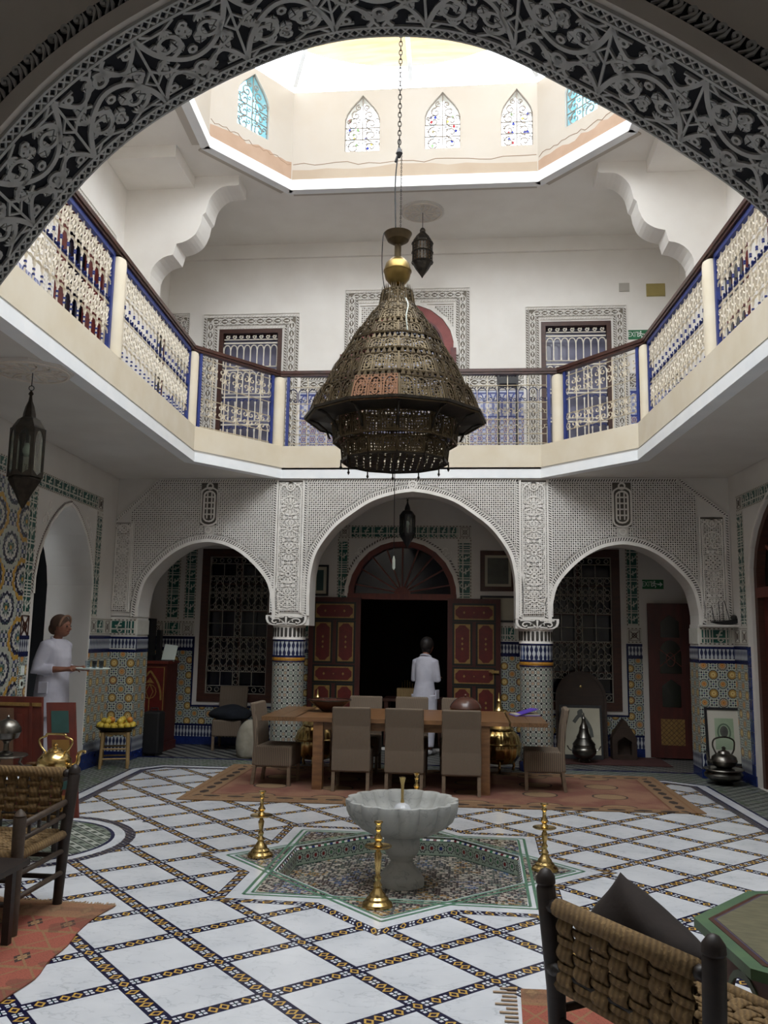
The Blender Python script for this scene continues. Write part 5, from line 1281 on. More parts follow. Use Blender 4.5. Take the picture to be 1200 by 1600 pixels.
# ================================================================ CARVED UNDERSIDE OF THE NEAR ARCH
SA = [0]
for (x0, z0), (x1, z1) in zip(NA, NA[1:]): SA.append(SA[-1]+hypot(x1-x0, z1-z0))
SL = SA[-1]; TW = Y1-Y0
def soff(s, w, h):
    s = min(max(s, 0), SL-1e-6); i = int(np.searchsorted(SA, s, side='right'))-1; i = min(max(i, 0), len(NA)-2)
    t = (s-SA[i])/(SA[i+1]-SA[i]); (xa, za), (xb, zb) = NA[i], NA[i+1]; 
    def nrm(j):
        a, c = NA[max(j-1, 0)], NA[min(j+1, len(NA)-1)]; dx, dz = c[0]-a[0], c[1]-a[1]; l = hypot(dx, dz); return (dz/l, -dx/l)
    n0, n1 = nrm(i), nrm(i+1); nx, nz = lerp(n0[0], n1[0], t), lerp(n0[1], n1[1], t)
    return (lerp(xa, xb, t)+nx*h, Y1-w, lerp(za, zb, t)+nz*h)
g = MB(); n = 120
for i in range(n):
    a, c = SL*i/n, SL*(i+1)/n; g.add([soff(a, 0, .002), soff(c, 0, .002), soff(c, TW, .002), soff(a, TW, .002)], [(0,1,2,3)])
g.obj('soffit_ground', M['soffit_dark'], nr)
HS = .010
def subd(pts, k=3):
    out = []
    for p, q in zip(pts, pts[1:]): out += [(lerp(p[0], q[0], t/k), lerp(p[1], q[1], t/k)) for t in range(k)]
    return out+[pts[-1]]
e = MB()
for w, ww in ((.004, .008), (.043, .010), (TW-.004, .008), (TW-.043, .010)): e.ribbon([(SL*i/n, w) for i in range(n+1)], ww, soff, 0, HS)
st = .030
for k in range(int(SL/st)):
    for w0, w1 in ((.006, .041), (TW-.041, TW-.006)):
        e.ribbon([(k*st, w0), (k*st+st*1.0, w1)], .0055, soff, 0, HS*.8); e.ribbon([(k*st, w1), (k*st+st*1.0, w0)], .0055, soff, 0, HS*.8)
tag(e.obj('lattice_edge', M['soffit'], nr), kind='stuff')
v = MB(); U = SL/15; leaves = []
W0, W1 = .05, TW-.05; WM = TW/2; D = W1-W0
def leaf(cx, cy, a, L, w):
    # veined leaf as its own small part; a = direction
    def P(t, s): return (cx+cos(a)*t*L-sin(a)*s*w, cy+sin(a)*t*L+cos(a)*s*w)
    b = MB(); prof = [(0, .05), (.2, .38), (.45, .5), (.75, .3), (1, 0)]
    for sgn in (-1, 1):
        for k in range(4):
            (t0, s0), (t1, s1) = prof[k], prof[k+1]
            q = [P(t0+.02, sgn*.05), P(t1-.03, sgn*.05), P(t1+.02, sgn*s1), P(t0+.06, sgn*s0)]
            if sgn < 0: q = q[::-1]
            b.add([soff(x, y, HS*.9) for x, y in q]+[soff(x, y, .002) for x, y in q], [(3,2,1,0), (0,1,5,4), (1,2,6,5), (2,3,7,6), (3,0,4,7)])
    b.obj('carved_leaf', M['soffit'], nr, fix=True)
for k in range(15):
    o = U*k; m = 1 if k % 2 == 0 else -1
    R = lambda pts: [(o+x*U, WM+m*y*D) for x, y in pts]
    T_ = (0, HS); sc_ = U
    v.ribbon(R(spline([(0, -.5), (.12, -.2), (.3, .02), (.5, .12), (.72, .05), (.9, -.2), (1, -.5)], 4)), .017, soff, *T_)
    v.ribbon(R(spline([(0, .5), (.1, .32), (.22, .2), (.36, .28), (.42, .42), (.36, .5)], 4)), .014, soff, *T_); v.ribbon(R(spline([(1, .5), (.9, .32), (.78, .2), (.64, .28), (.58, .42), (.64, .5)], 4)), .014, soff, *T_)
    v.ribbon(R([(0, -.02), (.1, .1), (0, .22), (-.1, .1), (0, -.02)]), .009, soff, *T_)
    v.ribbon(R(subd([(0, -.5), (0, .5)], 4)), .008, soff, *T_)
    for cx, cy, r, s in ((.27, -.2, .17, 1), (.73, -.2, .17, -1), (.5, .30, .10, 1)):
        c = R([(cx, cy)])[0]; rr = r*U
        v.ribbon(spiral(c[0], c[1], rr*.28, rr*1.0, 0, s*m*8.2, 20), [.012]*14+[.015]*7, soff, *T_)
    for cx, cy in ((.5, -.36), (.5, -.28), (.46, -.32), (.14, .38), (.86, .38), (.5, .0)):
        c = R([(cx, cy)])[0]; v.ribbon(arc(c[0], c[1], .012, 0, 2*pi, 7)[:-1], .010, soff, *T_, closed=True)
    for cx, cy, a0 in ((.14, -.08, 1.2), (.86, -.08, 1.94), (.5, .42, -pi/2), (.30, -.44, pi/2), (.70, -.44, pi/2)):
        c = R([(cx, cy)])[0]
        for q in range(5):
            a = m*(a0+(q-2)*.33); v.ribbon([(c[0]+.006*cos(a), c[1]+.006*sin(a)), (c[0]+.022*cos(a), c[1]+.022*sin(a)), (c[0]+.036*cos(a), c[1]+.036*sin(a))], [.003, .0075, .004], soff, *T_)
    for yy in (-.42, .43): v.ribbon(R(subd([(0.02, yy), (.22, yy)], 3)), .006, soff, *T_); v.ribbon(R(subd([(.78, yy), (.98, yy)], 3)), .006, soff, *T_)
    for s in (-1, 1):
        v.ribbon(R([(.5+s*.06, -.5), (.5+s*.2, -.42), (.5+s*.34, -.42), (.5+s*.44, -.5)]), .009, soff, *T_); v.ribbon(R(subd([(.5+s*.02, .5), (.5+s*.3, .1)], 3)), .009, soff, *T_)
        v.ribbon(R(spline([(.5+s*.36, -.05), (.5+s*.42, .06), (.5+s*.3, .14), (.5+s*.2, .1)], 3)), .010, soff, *T_)
    for cx, cy, a, L, w in ((.40, -.02, -1.9, .055, .045), (.60, -.02, -1.25, .055, .045), (.08, -.30, .75, .06, .045), (.92, -.30, 2.4, .06, .045), (.5, -.16, pi/2*0-1.57, .04, .04), (.3, .36, -.3, .05, .04), (.7, .36, pi+.3, .05, .04), (.06, .12, -.8, .045, .04), (.94, .12, pi+.8, .045, .04), (.2, .06, 1.9, .05, .035), (.8, .06, 1.25, .05, .035)):
        c = R([(cx, cy)])[0]; leaf(c[0], c[1], m*a, L*1.15, w*1.05)
tag(v.obj('carved_scrolls', M['soffit'], nr), kind='stuff')
# plain step and leaf frieze on the near face
fN = lambda u, v, h: (u, Y0-h, v)
b = MB(); b.ribbon(offs(NA, .025), .05, fN, 0, .02); b.obj('arch_step', M['near_wall'], nr)
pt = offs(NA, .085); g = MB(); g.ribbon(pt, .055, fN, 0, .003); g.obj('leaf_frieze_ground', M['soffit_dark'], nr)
q = MB(); SP = [0]
for a, c in zip(pt, pt[1:]): SP.append(SP[-1]+hypot(c[0]-a[0], c[1]-a[1]))
def along(s):
    i = min(int(np.searchsorted(SP, s, side='right'))-1, len(pt)-2); t = (s-SP[i])/(SP[i+1]-SP[i]); a, c = pt[i], pt[i+1]; l = hypot(c[0]-a[0], c[1]-a[1]); return (lerp(a[0], c[0], t), lerp(a[1], c[1], t)), ((c[0]-a[0])/l, (c[1]-a[1])/l)
k = 0
while k*.045+.03 < SP[-1]:
    (x, z), (ux, uz) = along(k*.045+.02); k += 1
    P_ = lambda p: (x+ux*p[0]-uz*p[1], z+uz*p[0]+ux*p[1])
    q.ribbon([P_(p) for p in spline([(-.018, -.025), (-.004, -.01), (.008, .01), (-.002, .022), (-.012, .012), (-.004, .004)], 3)], [.005]*4+[.009]*12, fN, 0, .012); q.ribbon([P_(p) for p in ((.004, -.025), (.016, -.005), (.018, .022))], [.004, .010, .003], fN, 0, .012)
tag(q.obj('leaf_frieze', M['soffit'], nr), kind='stuff')
# ================================================================ CHANDELIER
ch = thing('chandelier', 'huge tiered pierced brass chandelier hanging over the fountain', 'chandelier', (-.575, 6.76, 0), .12)
NS = 12
def ngon_ring(mb, r, z, w, n=NS):
    pts = [(r*cos(2*pi*k/n), r*sin(2*pi*k/n), z) for k in range(n)]
    for k in range(n): mb.bar(pts[k], pts[(k+1) % n], w, w)
tiers = [(.15, 4.40, .13, 4.53), (.225, 4.315, .165, 4.395), (.305, 4.195, .235, 4.31), (.40, 4.05, .345, 4.16), (.50, 3.885, .435, 4.00), (.605, 3.67, .53, 3.845), (.725, 3.42, .655, 3.63)]
low = [(.50, 3.235, .515, 3.43), (.425, 3.09, .44, 3.225)]
def tier_panel(r0, z0, r1, z1, crest, style):
    # one pierced trapezoid centred on angle 0
    h0, h1 = r0*sin(pi/NS)-.006, r1*sin(pi/NS)-.006; a0, a1 = r0*cos(pi/NS), r1*cos(pi/NS)
    def f(u, v, h): return (lerp(a0, a1, v)+h, u*lerp(h0, h1, v), lerp(z0, z1, v))
    H = hypot(z1-z0, r0-r1); W = h0+h1
    mb = MB(); nv = max(3, round(H/.026)); nu = max(3, round(W/.026))
    for i in range(nu):
        for j in range(nv):
            u0, u1 = -1+2*i/nu, -1+2*(i+1)/nu; v0, v1 = j/nv, (j+1)/nv; cu, cv = (u0+u1)/2, (v0+v1)/2; s = .40 if (i+j) % 2 else .30
            sq = [(u0, v0), (u1, v0), (u1, v1), (u0, v1)]; du, dv = (u1-u0)*s, (v1-v0)*s
            ho = [(cu-du, cv), (cu, cv-dv), (cu+du, cv), (cu, cv+dv)]; ho = [(cu-du*.5-du*.3, cv-dv*.8), (cu+du*.8, cv-dv*.8), (cu+du*.8, cv+dv*.8), (cu-du*.8, cv+dv*.8)] if (i+j) % 2 == 0 else [(cu, cv-dv*1.2), (cu+du*1.2, cv), (cu, cv+dv*1.2), (cu-du*1.2, cv)]
            if (i+j) % 2: ho = [ho[3], ho[0], ho[1], ho[2]]
            vs = [f(*q, 0) for q in sq]+[f(*q, 0) for q in ho]
            mb.add(vs, [(k, (k+1) % 4, 4+(k+1) % 4, 4+k) for k in range(4)])
    na = max(1, round(W/.11))
    for i in range(na):
        c = -1+2*(i+.5)/na; q = 1/na*.86
        mb.ribbon([(c-q, .04), (c-q, .5)]+[(c-q*cos(t), .5+.42*sin(t)) for t in [pi*k/8 for k in range(1, 8)]]+[(c+q, .5), (c+q, .04)], .06, f, 0, .006)
        mb.ribbon([(c+q*.5*cos(t), .42+.22*sin(t)) for t in [2*pi*k/8 for k in range(8)]], .05, f, 0, .005, closed=True)
    if crest:
        n = max(3, round(W/.05)); ch_ = .05
        for i in range(n):
            c = -1+2*(i+.5)/n; q = .8/n; v1_ = ch_/H
            mb.add([f(c-q, 1.0, .004), f(c+q, 1.0, .004), f(c+q*.6, 1+v1_*.5, .006), f(c, 1+v1_, .008), f(c-q*.6, 1+v1_*.5, .006)], [(0,1,2,3,4)])
    me = bpy.data.meshes.new('pierced_panel'); me.from_pydata(mb.v, [], mb.f); return me
for k, (r0, z0, r1, z1) in enumerate(tiers+low):
    fr_ = MB(); ngon_ring(fr_, r0, z0+.006, .014); ngon_ring(fr_, r1, z1-.006, .012)
    for q in range(NS): a = 2*pi*q/NS; fr_.bar((r0*cos(a), r0*sin(a), z0), (r1*cos(a), r1*sin(a), z1), .011)
    t = fr_.obj('tier' if k < 7 else 'lower_drum', M['old_brass'], ch)
    me = tier_panel(r0, z0, r1, z1, k < 7, k); me.materials.append(M['old_brass'])
    for q in range(NS):
        o = child(me, 'pierced_panel', t, rot=(0, 0, 2*pi*(q+.5)/NS))
    # flat ledge to the tier above
    if 0 < k < 7:
        ra = tiers[k-1][0]; b = MB(); n = NS
        A = [(r1*cos(2*pi*i/n), r1*sin(2*pi*i/n), z1) for i in range(n)]; B = [(ra*cos(2*pi*i/n), ra*sin(2*pi*i/n), z1+.004) for i in range(n)]
        b.add(A+B, [(i, (i+1) % n, n+(i+1) % n, n+i) for i in range(n)]); b.obj('ledge', M['old_brass'], t)
CPA = 2*pi*8.5/12
cp = tier_panel(*tiers[6], False, 0); cp.materials.append(M['copper_patch'])
o = child(cp, 'copper_patch', ch, rot=(0, 0, CPA)); o.location = (.014*cos(CPA), .014*sin(CPA), 0); o['label'] = 'reddish copper repair panel'
b = MB(); n = NS; A = [(.745*cos(2*pi*i/n), .745*sin(2*pi*i/n), 3.43) for i in range(n)]; B = [(.53*cos(2*pi*i/n), .53*sin(2*pi*i/n), 3.40) for i in range(n)]
b.add(A+B+[(x, y, z+.02) for x, y, z in A], [((i+1) % n, i, n+i, n+(i+1) % n) for i in range(n)]+[(i, (i+1) % n, 2*n+(i+1) % n, 2*n+i) for i in range(n)]); b.obj('rim_underside', M['bronze'], ch)
for k in range(NS):
    a = 2*pi*k/NS; b = MB(); ca, sa = cos(a), sin(a)
    b.tube([(r*ca, r*sa, z) for r, z in ((.70, 3.42), (.63, 3.40), (.56, 3.34), (.53, 3.27))], .010, 6); b.obj('bracket', M['bronze'], ch)
    b = MB(); b.tube([(.435*ca, .435*sa, 3.1), (.435*ca, .435*sa, 3.035)], .006, 5); b.lathe([(.002, -.02), (.012, 0), (.004, .015)], 6, (.435*ca, .435*sa, 3.04)); b.obj('drop_pendant', M['bronze'], ch)
b = MB(); ngon_ring(b, .425, 3.085, .016); 
for i in range(-7, 8):
    for j in range(-7, 8):
        if hypot(i, j)*.056 < .40: b.box(i*.056-.021, i*.056+.021, j*.056-.021, j*.056+.021, 3.083, 3.087)
tag(b.obj('bottom_grating', M['bronze'], ch), kind='stuff')
b = MB(); b.lathe([(.03, 4.52), (.05, 4.56), (.028, 4.59)], 20); b.lathe([(.02, 4.585), (.06, 4.60), (.1, 4.65), (.114, 4.71), (.118, 4.712), (.118, 4.722), (.114, 4.725), (.1, 4.78), (.06, 4.825), (.022, 4.84)], 28); b.obj('ball', M['ball_brass'], ch, smooth=True, auto=30)
b = MB(); b.lathe([(.028, 4.83), (.028, 4.95), (.045, 4.96), (.09, 4.99), (.115, 5.045), (.118, 5.05), (.108, 5.05), (.06, 5.0), (.03, 4.985)], 28); b.obj('dish', M['old_brass'], ch, smooth=True, auto=30)
# chain + cable
b = MB()
for k in range(36):
    z = 5.80+k*.042; a = (k % 2)*pi/2; b.tube([(.014*cos(t)*cos(a), .014*cos(t)*sin(a), z+.028*sin(t)) for t in [2*pi*i/8 for i in range(8)]], .0045, 5, closed=True)
for k in range(46):
    z = 5.02+k*.0175; a = (k % 2)*pi/2; b.tube([(.006*cos(t)*cos(a)+.02, .006*cos(t)*sin(a), z+.011*sin(t)) for t in [2*pi*i/6 for i in range(6)]], .0022, 4, closed=True)
b.tube([(0, 0, 7.30), (0, 0, 9.60)], .012, 6); tag(b.obj('chain', M['bronze'], ch), kind='stuff')
b = MB(); b.tube(spline([(-.1, 0, 4.52), (-.13, 0, 4.75), (-.125, -.02, 5.02), (-.09, 0, 5.07)], 5), .004, 5); b.tube(spline([(-.02, 0, 5.05), (-.03, .0, 5.5), (-.01, 0, 5.78), (0, 0, 5.9)], 5), .006, 5); b.lathe([(.01, 5.74), (.03, 5.78), (.012, 5.83)], 8); b.tube([(.0, 0, 5.8), (-.03, .0, 5.70)], .012, 6); b.obj('cable', M['iron_black'], ch)
b = MB(); b.tube([(.0, 0, 3.09), (.004, 0, 2.33)], .003, 5); b.obj('pull_cord', M['iron_black'], ch); b = MB(); b.lathe([(.004, 2.22), (.012, 2.235), (.012, 2.30), (.004, 2.33)], 10, (.004, 0, 0)); b.obj('pull_weight', M['exit_white'], ch)
b = MB(); b.tube(spline([(.06, -.62, 3.98), (.05, -.6, 4.1), (.065, -.56, 4.2), (.05, -.5, 4.28)], 5), .005, 5); b.obj('loose_wire', M['exit_white'], ch)
# ================================================================ FOUNTAIN
ft = thing('fountain', 'scalloped grey marble fountain bowl on a turned pedestal in the star basin', 'fountain', (FC[0], FC[1], ZB))
lob = lambda k, n=16: (lambda r, z, a: r*(1-k+2.2*k*abs(sin(n/2*a))**.75))
b = MB(); h_ = -ZB
b.lathe([(.10, .36), (.17, .362), (.235, .378), (.315, .42), (.375, .475), (.405, .54), (.415, .60), (.412, .618), (.395, .622), (.375, .61), (.355, .56), (.31, .50), (.22, .45), (.1, .43)], 128, rad=lob(.042)); b.obj('bowl', M['marble_bowl'], ft, smooth=True, auto=50)
b = MB(); b.lathe([(.172, .0), (.172, .045), (.165, .055), (.158, .062), (.150, .085), (.12, .115), (.092, .145), (.082, .17), (.088, .19), (.115, .215), (.13, .24), (.136, .28), (.136, .34), (.12, .365)], 40); b.obj('pedestal', M['marble_bowl'], ft, smooth=True, auto=35)
b = MB(); b.lathe([(.075, .43), (.08, .48), (.074, .53), (.05, .575), (.02, .59)], 64, rad=lambda r, z, a: r*(1+.05*abs(sin(10*a)))); b.obj('fluted_dome', M['marble'], ft, smooth=True)
b = MB(); b.lathe([(.012, .585), (.015, .60), (.011, .615), (.010, .62), (.012, .70), (.013, .725), (.024, .775), (.026, .78), (.015, .778)], 16); b.obj('brass_spout', M['brass'], ft, smooth=True, auto=30)
# ================================================================ CANDLESTICKS
def candlestick(label, x, y, h, pan):
    t = thing('candlestick', label, 'candlestick', (x, y, .0025), 0, 'tall turned brass candlesticks around the basin'); k = h/.5
    b = MB(); b.lathe([(.098, 0), (.1, .006), (.094, .02), (.075, .035), (.07, .048), (.055, .06), (.05, .075), (.036, .09), (.024, .11)], 28); b.obj('base', M['brass'], t, smooth=True, auto=25)
    b = MB(); P = [(.022, .11), (.03, .125), (.016, .15), (.024, .17), (.014, .19), (.020, .23), (.024, pan-.035), (.012, pan-.01), (.022, pan-.004), (.022, pan+.01), (.03, pan+.02), (.016, pan+.04), (.03, pan+.06), (.014, pan+.085), (.014, h-.06), (.022, h-.05), (.016, h-.04), (.02, h-.015), (.03, h-.006), (.028, h), (.01, h-.004)]
    P = [p for i, p in enumerate(P) if i == 0 or p[1] > P[i-1][1]-.01]; b.lathe(P, 18); b.obj('stem', M['brass'], t, smooth=True, auto=40)
    b = MB(); b.lathe([(.02, pan), (.075, pan+.004), (.088, pan+.012), (.086, pan+.016), (.05, pan+.009), (.02, pan+.008)], 28); b.obj('drip_pan', M['brass'], t, smooth=True, auto=30)
candlestick('brass candlestick on the near tip of the star, in front of the fountain', -.555, 5.70, .515, .35); candlestick('brass candlestick on the left tip of the star basin', -1.575, 6.785, .485, .29)
candlestick('brass candlestick on the right tip of the star basin, above the dark chair post', .588, 6.725, .475, .29); candlestick('brass candlestick behind the fountain bowl, only its top showing', -.44, 8.03, .47, .29)
# ================================================================ RUGS
def mat_kilim(name, w, l, field='86624e', border='8a7053', dark='332822', accent='744a3e', th=.16):
    m = Mat(name, .95); x, y, z = m.xyz(); n = m.noise(2.2, 3); fz = m.noise(90, 2)
    dx = w/2-x.ab(); dy = l/2-y.ab(); d = dx.mn(dy); horiz = dy.lt(dx); u = x*horiz+y*(1-horiz)
    tri = (((u/.26).fr()-.5).ab()*.16+.02); t1 = ((d-th).ab()).lt(tri*.5)*(((u/.26).fr()-.5).ab().gt(.16)); t2 = (d-th*1.7).ab().lt(.012); t0 = (d-th*.35).ab().lt(.012)
    c = m.mix(((n-.42)*6.).mx(0.).mn(1.), field, accent); k = ((x*4.2).si()*(y*5.1).si()).ab(); c = m.mix(k.gt(.72), c, border); c = m.mix((k-.72).ab().lt(.03), c, dark)
    c = m.mix(d.lt(th*1.75), c, m.mix(n, border, '775a42')); c = m.mix(t1, c, dark); c = m.mix(t2, c, '6a4430'); c = m.mix(t0*((u/.06).fr().gt(.4)), c, '75502f'); c = m.mix(fz.gt(.6)*.35, c, '50352a'); m.col(c); m.bump(fz, .25, .003); return m.m
def rug(name, label, poly, mat, fringe=None, loc=None, rz=0, thick=.009):
    t = thing(name, label, 'rug', loc or (0, 0, .0025), rz); b = MB(); b.plate(poly, XY, 0, thick); b.obj('woven_field', mat, t)
    if fringe:
        b = MB(); rnd = random.Random(3)
        for (a, c, dx, dy) in fringe:
            n = int(hypot(c[0]-a[0], c[1]-a[1])/(.012 if hypot(dx, dy) < .08 else .045))
            for k in range(n):
                x, y = lerp(a[0], c[0], k/n), lerp(a[1], c[1], k/n); e = rnd.uniform(.6, 1.2); b.ribbon([(x, y), (x+dx*e*.5+rnd.uniform(-.01, .01), y+dy*e*.5), (x+dx*e+rnd.uniform(-.02, .02), y+dy*e)], .006 if hypot(dx, dy) < .08 else .014, XY, .001, .005)
        tag(b.obj('fringe', M['fringe'], t), kind='stuff')
    return t
M['fringe'] = plain('wool_fringe', 'b09a80', '9a8068', 20, .9)
RW_, RL_ = 5.34, 2.36
rug('dining_rug', 'large faded orange kilim rug under the dining table', [(-2.64, -1.25), (2.69, -1.04), (2.64, 1.2), (-2.70, 1.18)], mat_kilim('orange_kilim', 5.3, 2.35), loc=(-.31, 10.1, .0025))
# ================================================================ DINING TABLE AND CHAIRS
M['table_wood'] = plain('honey_table_wood', '876240', '684830', 5, .4, stretch=(1.2, 14, 6)); M['table_end'] = plain('end_board_wood', '78583a', '5c4229', 5, .4, stretch=(14, 1.2, 6))
TZ = .0125
tb = thing('dining_table', 'long plank dining table of honey brown wood on the orange rug', 'table', (-.69, 10.30, TZ), 0)
for k in range(6): b = MB(); y = -.70+k*.2333; b.box(-1.2, 1.16, y+.002, y+.2313, .73, .775); b.obj('plank', M['table_wood'], tb)
for s in (-1, 1): 
    for k in range(2): b = MB(); x0 = s*1.18+(k*.2 if s > 0 else -(k+1)*.2)-(.0 if s > 0 else 0); b.box(x0+.002, x0+.198, -.70, .70, .73, .775); b.obj('end_board', M['table_end'], tb)
for x in (-.94, .90):
    for y in (-.62, .62): b = MB(); b.box(x-.055, x+.055, y-.055, y+.055, 0, .73); b.obj('leg', M['table_wood'], tb)
b = MB(); b.box(-.94, .9, -.64, -.60, .64, .73); b.box(-.94, .9, .60, .64, .64, .73); b.box(-.96, -.92, -.6, .6, .64, .73); b.box(.88, .92, -.6, .6, .64, .73); b.obj('apron', M['table_wood'], tb)
def mat_wicker():
    m = Mat('woven_wicker', .8); x, y, z = m.xyz(); n = m.noise(8, 2)
    f = ((x+y*.6)/.013).fr(); g = ((z+y*.4)/.012+((x/.013).fl()*.5)).fr(); w = (f-.5).ab()
    c = m.mix(w.gt(.33), '7b6c5c', '4d4237'); c = m.mix((g-.5).ab().gt(.36), c, '5a4d41'); c = m.mix((n-.4)*.8, c, '6a5b4c'); m.col(c); m.bump(1-w+(g-.5).ab(), .3, .004); return m.m
M['wicker'] = mat_wicker(); M['wicker_leg'] = plain('wicker_leg_wood', '7c6a57', '655545', 20, .6)
def bev(o, w=.02, s=3):
    m = o.modifiers.new('bevel', 'BEVEL'); m.width = w; m.segments = s; m.limit_method = 'ANGLE'; return o
WC = 'brown woven wicker dining chairs'
def dining_chair(loc, rz, label):
    # faces +y
    t = thing('dining_chair', label, 'chair', loc, rz, WC)
    b = MB(); b.box(-.215, .215, -.20, .24, .20, .44); bev(b.obj('seat', M['wicker'], t), .025)
    b = MB(); P = [(-.225, .21), (-.215, .45), (-.235, .70), (-.275, .905), (-.215, .905), (-.175, .70), (-.155, .45), (-.165, .21)]
    b.plate([(y, z) for y, z in P], lambda u, v, h: (h, u, v), -.212, .212); bev(b.obj('backrest', M['wicker'], t, fix=True), .018)
    for x in (-.19, .19):
        for y, dy in ((-.19, -.03), (.21, .0)): b = MB(); b.bar((x, y+dy, 0), (x, y, .22), .036); b.obj('leg', M['wicker_leg'], t)
    return t
fc_ = dining_chair((-1.255, 9.78, TZ), .02, 'wicker chair with its back to us, left of three on near side')
dup(fc_, (-.66, 9.76, TZ), -.02, 'wicker chair with its back to us, middle of three, behind the fountain'); dup(fc_, (-.045, 9.72, TZ), .01, 'wicker chair with its back to us, right of three on the near side')
dup(fc_, (-1.29, 11.08, TZ), pi, 'wicker chair on the far side of the table beside the wide bowl'); dup(fc_, (-.685, 11.10, TZ), pi+.03, 'wicker chair on the far side of the table before the woman at the door'); dup(fc_, (-.10, 11.08, TZ), pi-.02, 'wicker chair on the far side of the table behind the brown lidded pot')
dup(fc_, (-2.17, 9.99, TZ), -pi/2-.08, 'wicker chair at the left end of the dining table, seen from its side'); dup(fc_, (.90, 10.17, TZ), pi/2-.05, 'wicker chair at the right end of the dining table, by the framed print')
wc = dup(fc_, (-3.50, 12.78, 0), pi+.05, 'wicker chair under the left window with dark clothes on it')
# things on the table
TT = TZ+.776
t = thing('serving_bowl', 'wide shallow brown bowl on the left of the dining table', 'bowl', (-1.63, 10.42, TT)); M['clay'] = plain('glazed_brown_clay', '5a3a30', '46302a', 8, .25)
b = MB(); b.lathe([(.09, 0), (.1, .012), (.17, .06), (.25, .125), (.255, .135), (.24, .133), (.16, .075), (.0, .03)], 36); b.obj('bowl', M['clay'], t, smooth=True, auto=35); b = MB(); b.lathe([(.246, .128), (.262, .132), (.262, .142), (.246, .142)], 36, cap=False); b.obj('rim', M['silver'], t, fix=True)
t = thing('tagine_pot', 'dark brown lidded clay pot on the right half of the dining table', 'pot', (.0, 10.42, TT))
b = MB(); b.lathe([(.12, 0), (.13, .01), (.18, .05), (.19, .08), (.185, .085)], 32); b.obj('dish', M['clay'], t, smooth=True, auto=35); b = MB(); b.lathe([(.188, .085), (.175, .12), (.14, .165), (.08, .20), (.02, .21)], 32); b.obj('lid', M['clay'], t, smooth=True, auto=35); b = MB(); b.lathe([(.012, .205), (.02, .225), (.012, .24)], 12); b.obj('knob', M['clay'], t, smooth=True)
t = thing('notebook', 'purple folder lying half open on the right end of the dining table', 'book', (.70, 10.52, TT+.0015), .25); M['purple'] = plain('purple_cover', '5a3fb0', '4c36a0', 6, .5)
b = MB(); b.box(-.16, .16, -.11, .11, 0, .006); b.obj('back_cover', M['purple'], t); b = MB(); b.box(-.15, .15, -.1, .1, .006, .02); b.obj('pages', M['paper'], t); b = MB(); b.box(-.16, .16, -.11, .12, 0, .005, M=Matrix.Translation((-.02, .0, .03)) @ Matrix.Rotation(-.28, 4, 'Y') @ Matrix.Rotation(.1, 4, 'Z')); b.obj('front_cover', M['purple'], t)
# big brass vessels behind the table
def vessel(label, x, y, k):
    t = thing('brass_vessel', label, 'vessel', (x, y, .0125), 0, 'large ribbed brass vessels behind the table'); rb = lambda r, z, a: r*(1+.025*cos(18*a))
    b = MB(); b.lathe([(.16, .1), (.2, .12), (.26, .2), (.275, .3), (.27, .34)], 72, rad=rb); b.lathe([(.28, .335), (.29, .35), (.28, .365)], 40); b.lathe([(.27, .36), (.25, .44), (.2, .5), (.17, .52)], 72, rad=rb); b.obj('body', M['brass'], t, smooth=True, auto=40)
    b = MB(); b.lathe([(.19, .52), (.19, .54), (.12, .60), (.06, .68), (.05, .74), (.065, .76), (.04, .80), (.03, .86), (.035, .88), (.012, .92), (.012, .95), (.002, .985)], 32); b.obj('conical_lid', M['brass'], t, smooth=True, auto=40)
    for q in range(3): a = q*2.094+.5; b = MB(); b.tube([(.2*cos(a), .2*sin(a), .14), (.22*cos(a), .22*sin(a), .06), (.2*cos(a), .2*sin(a), 0)], .018, 7); b.obj('foot', M['brass'], t)
vessel('ribbed brass vessel with conical lid behind the left table leg', -1.93, 11.30, 1); vessel('ribbed brass vessel with conical lid behind the right table leg', .43, 11.36, 1)
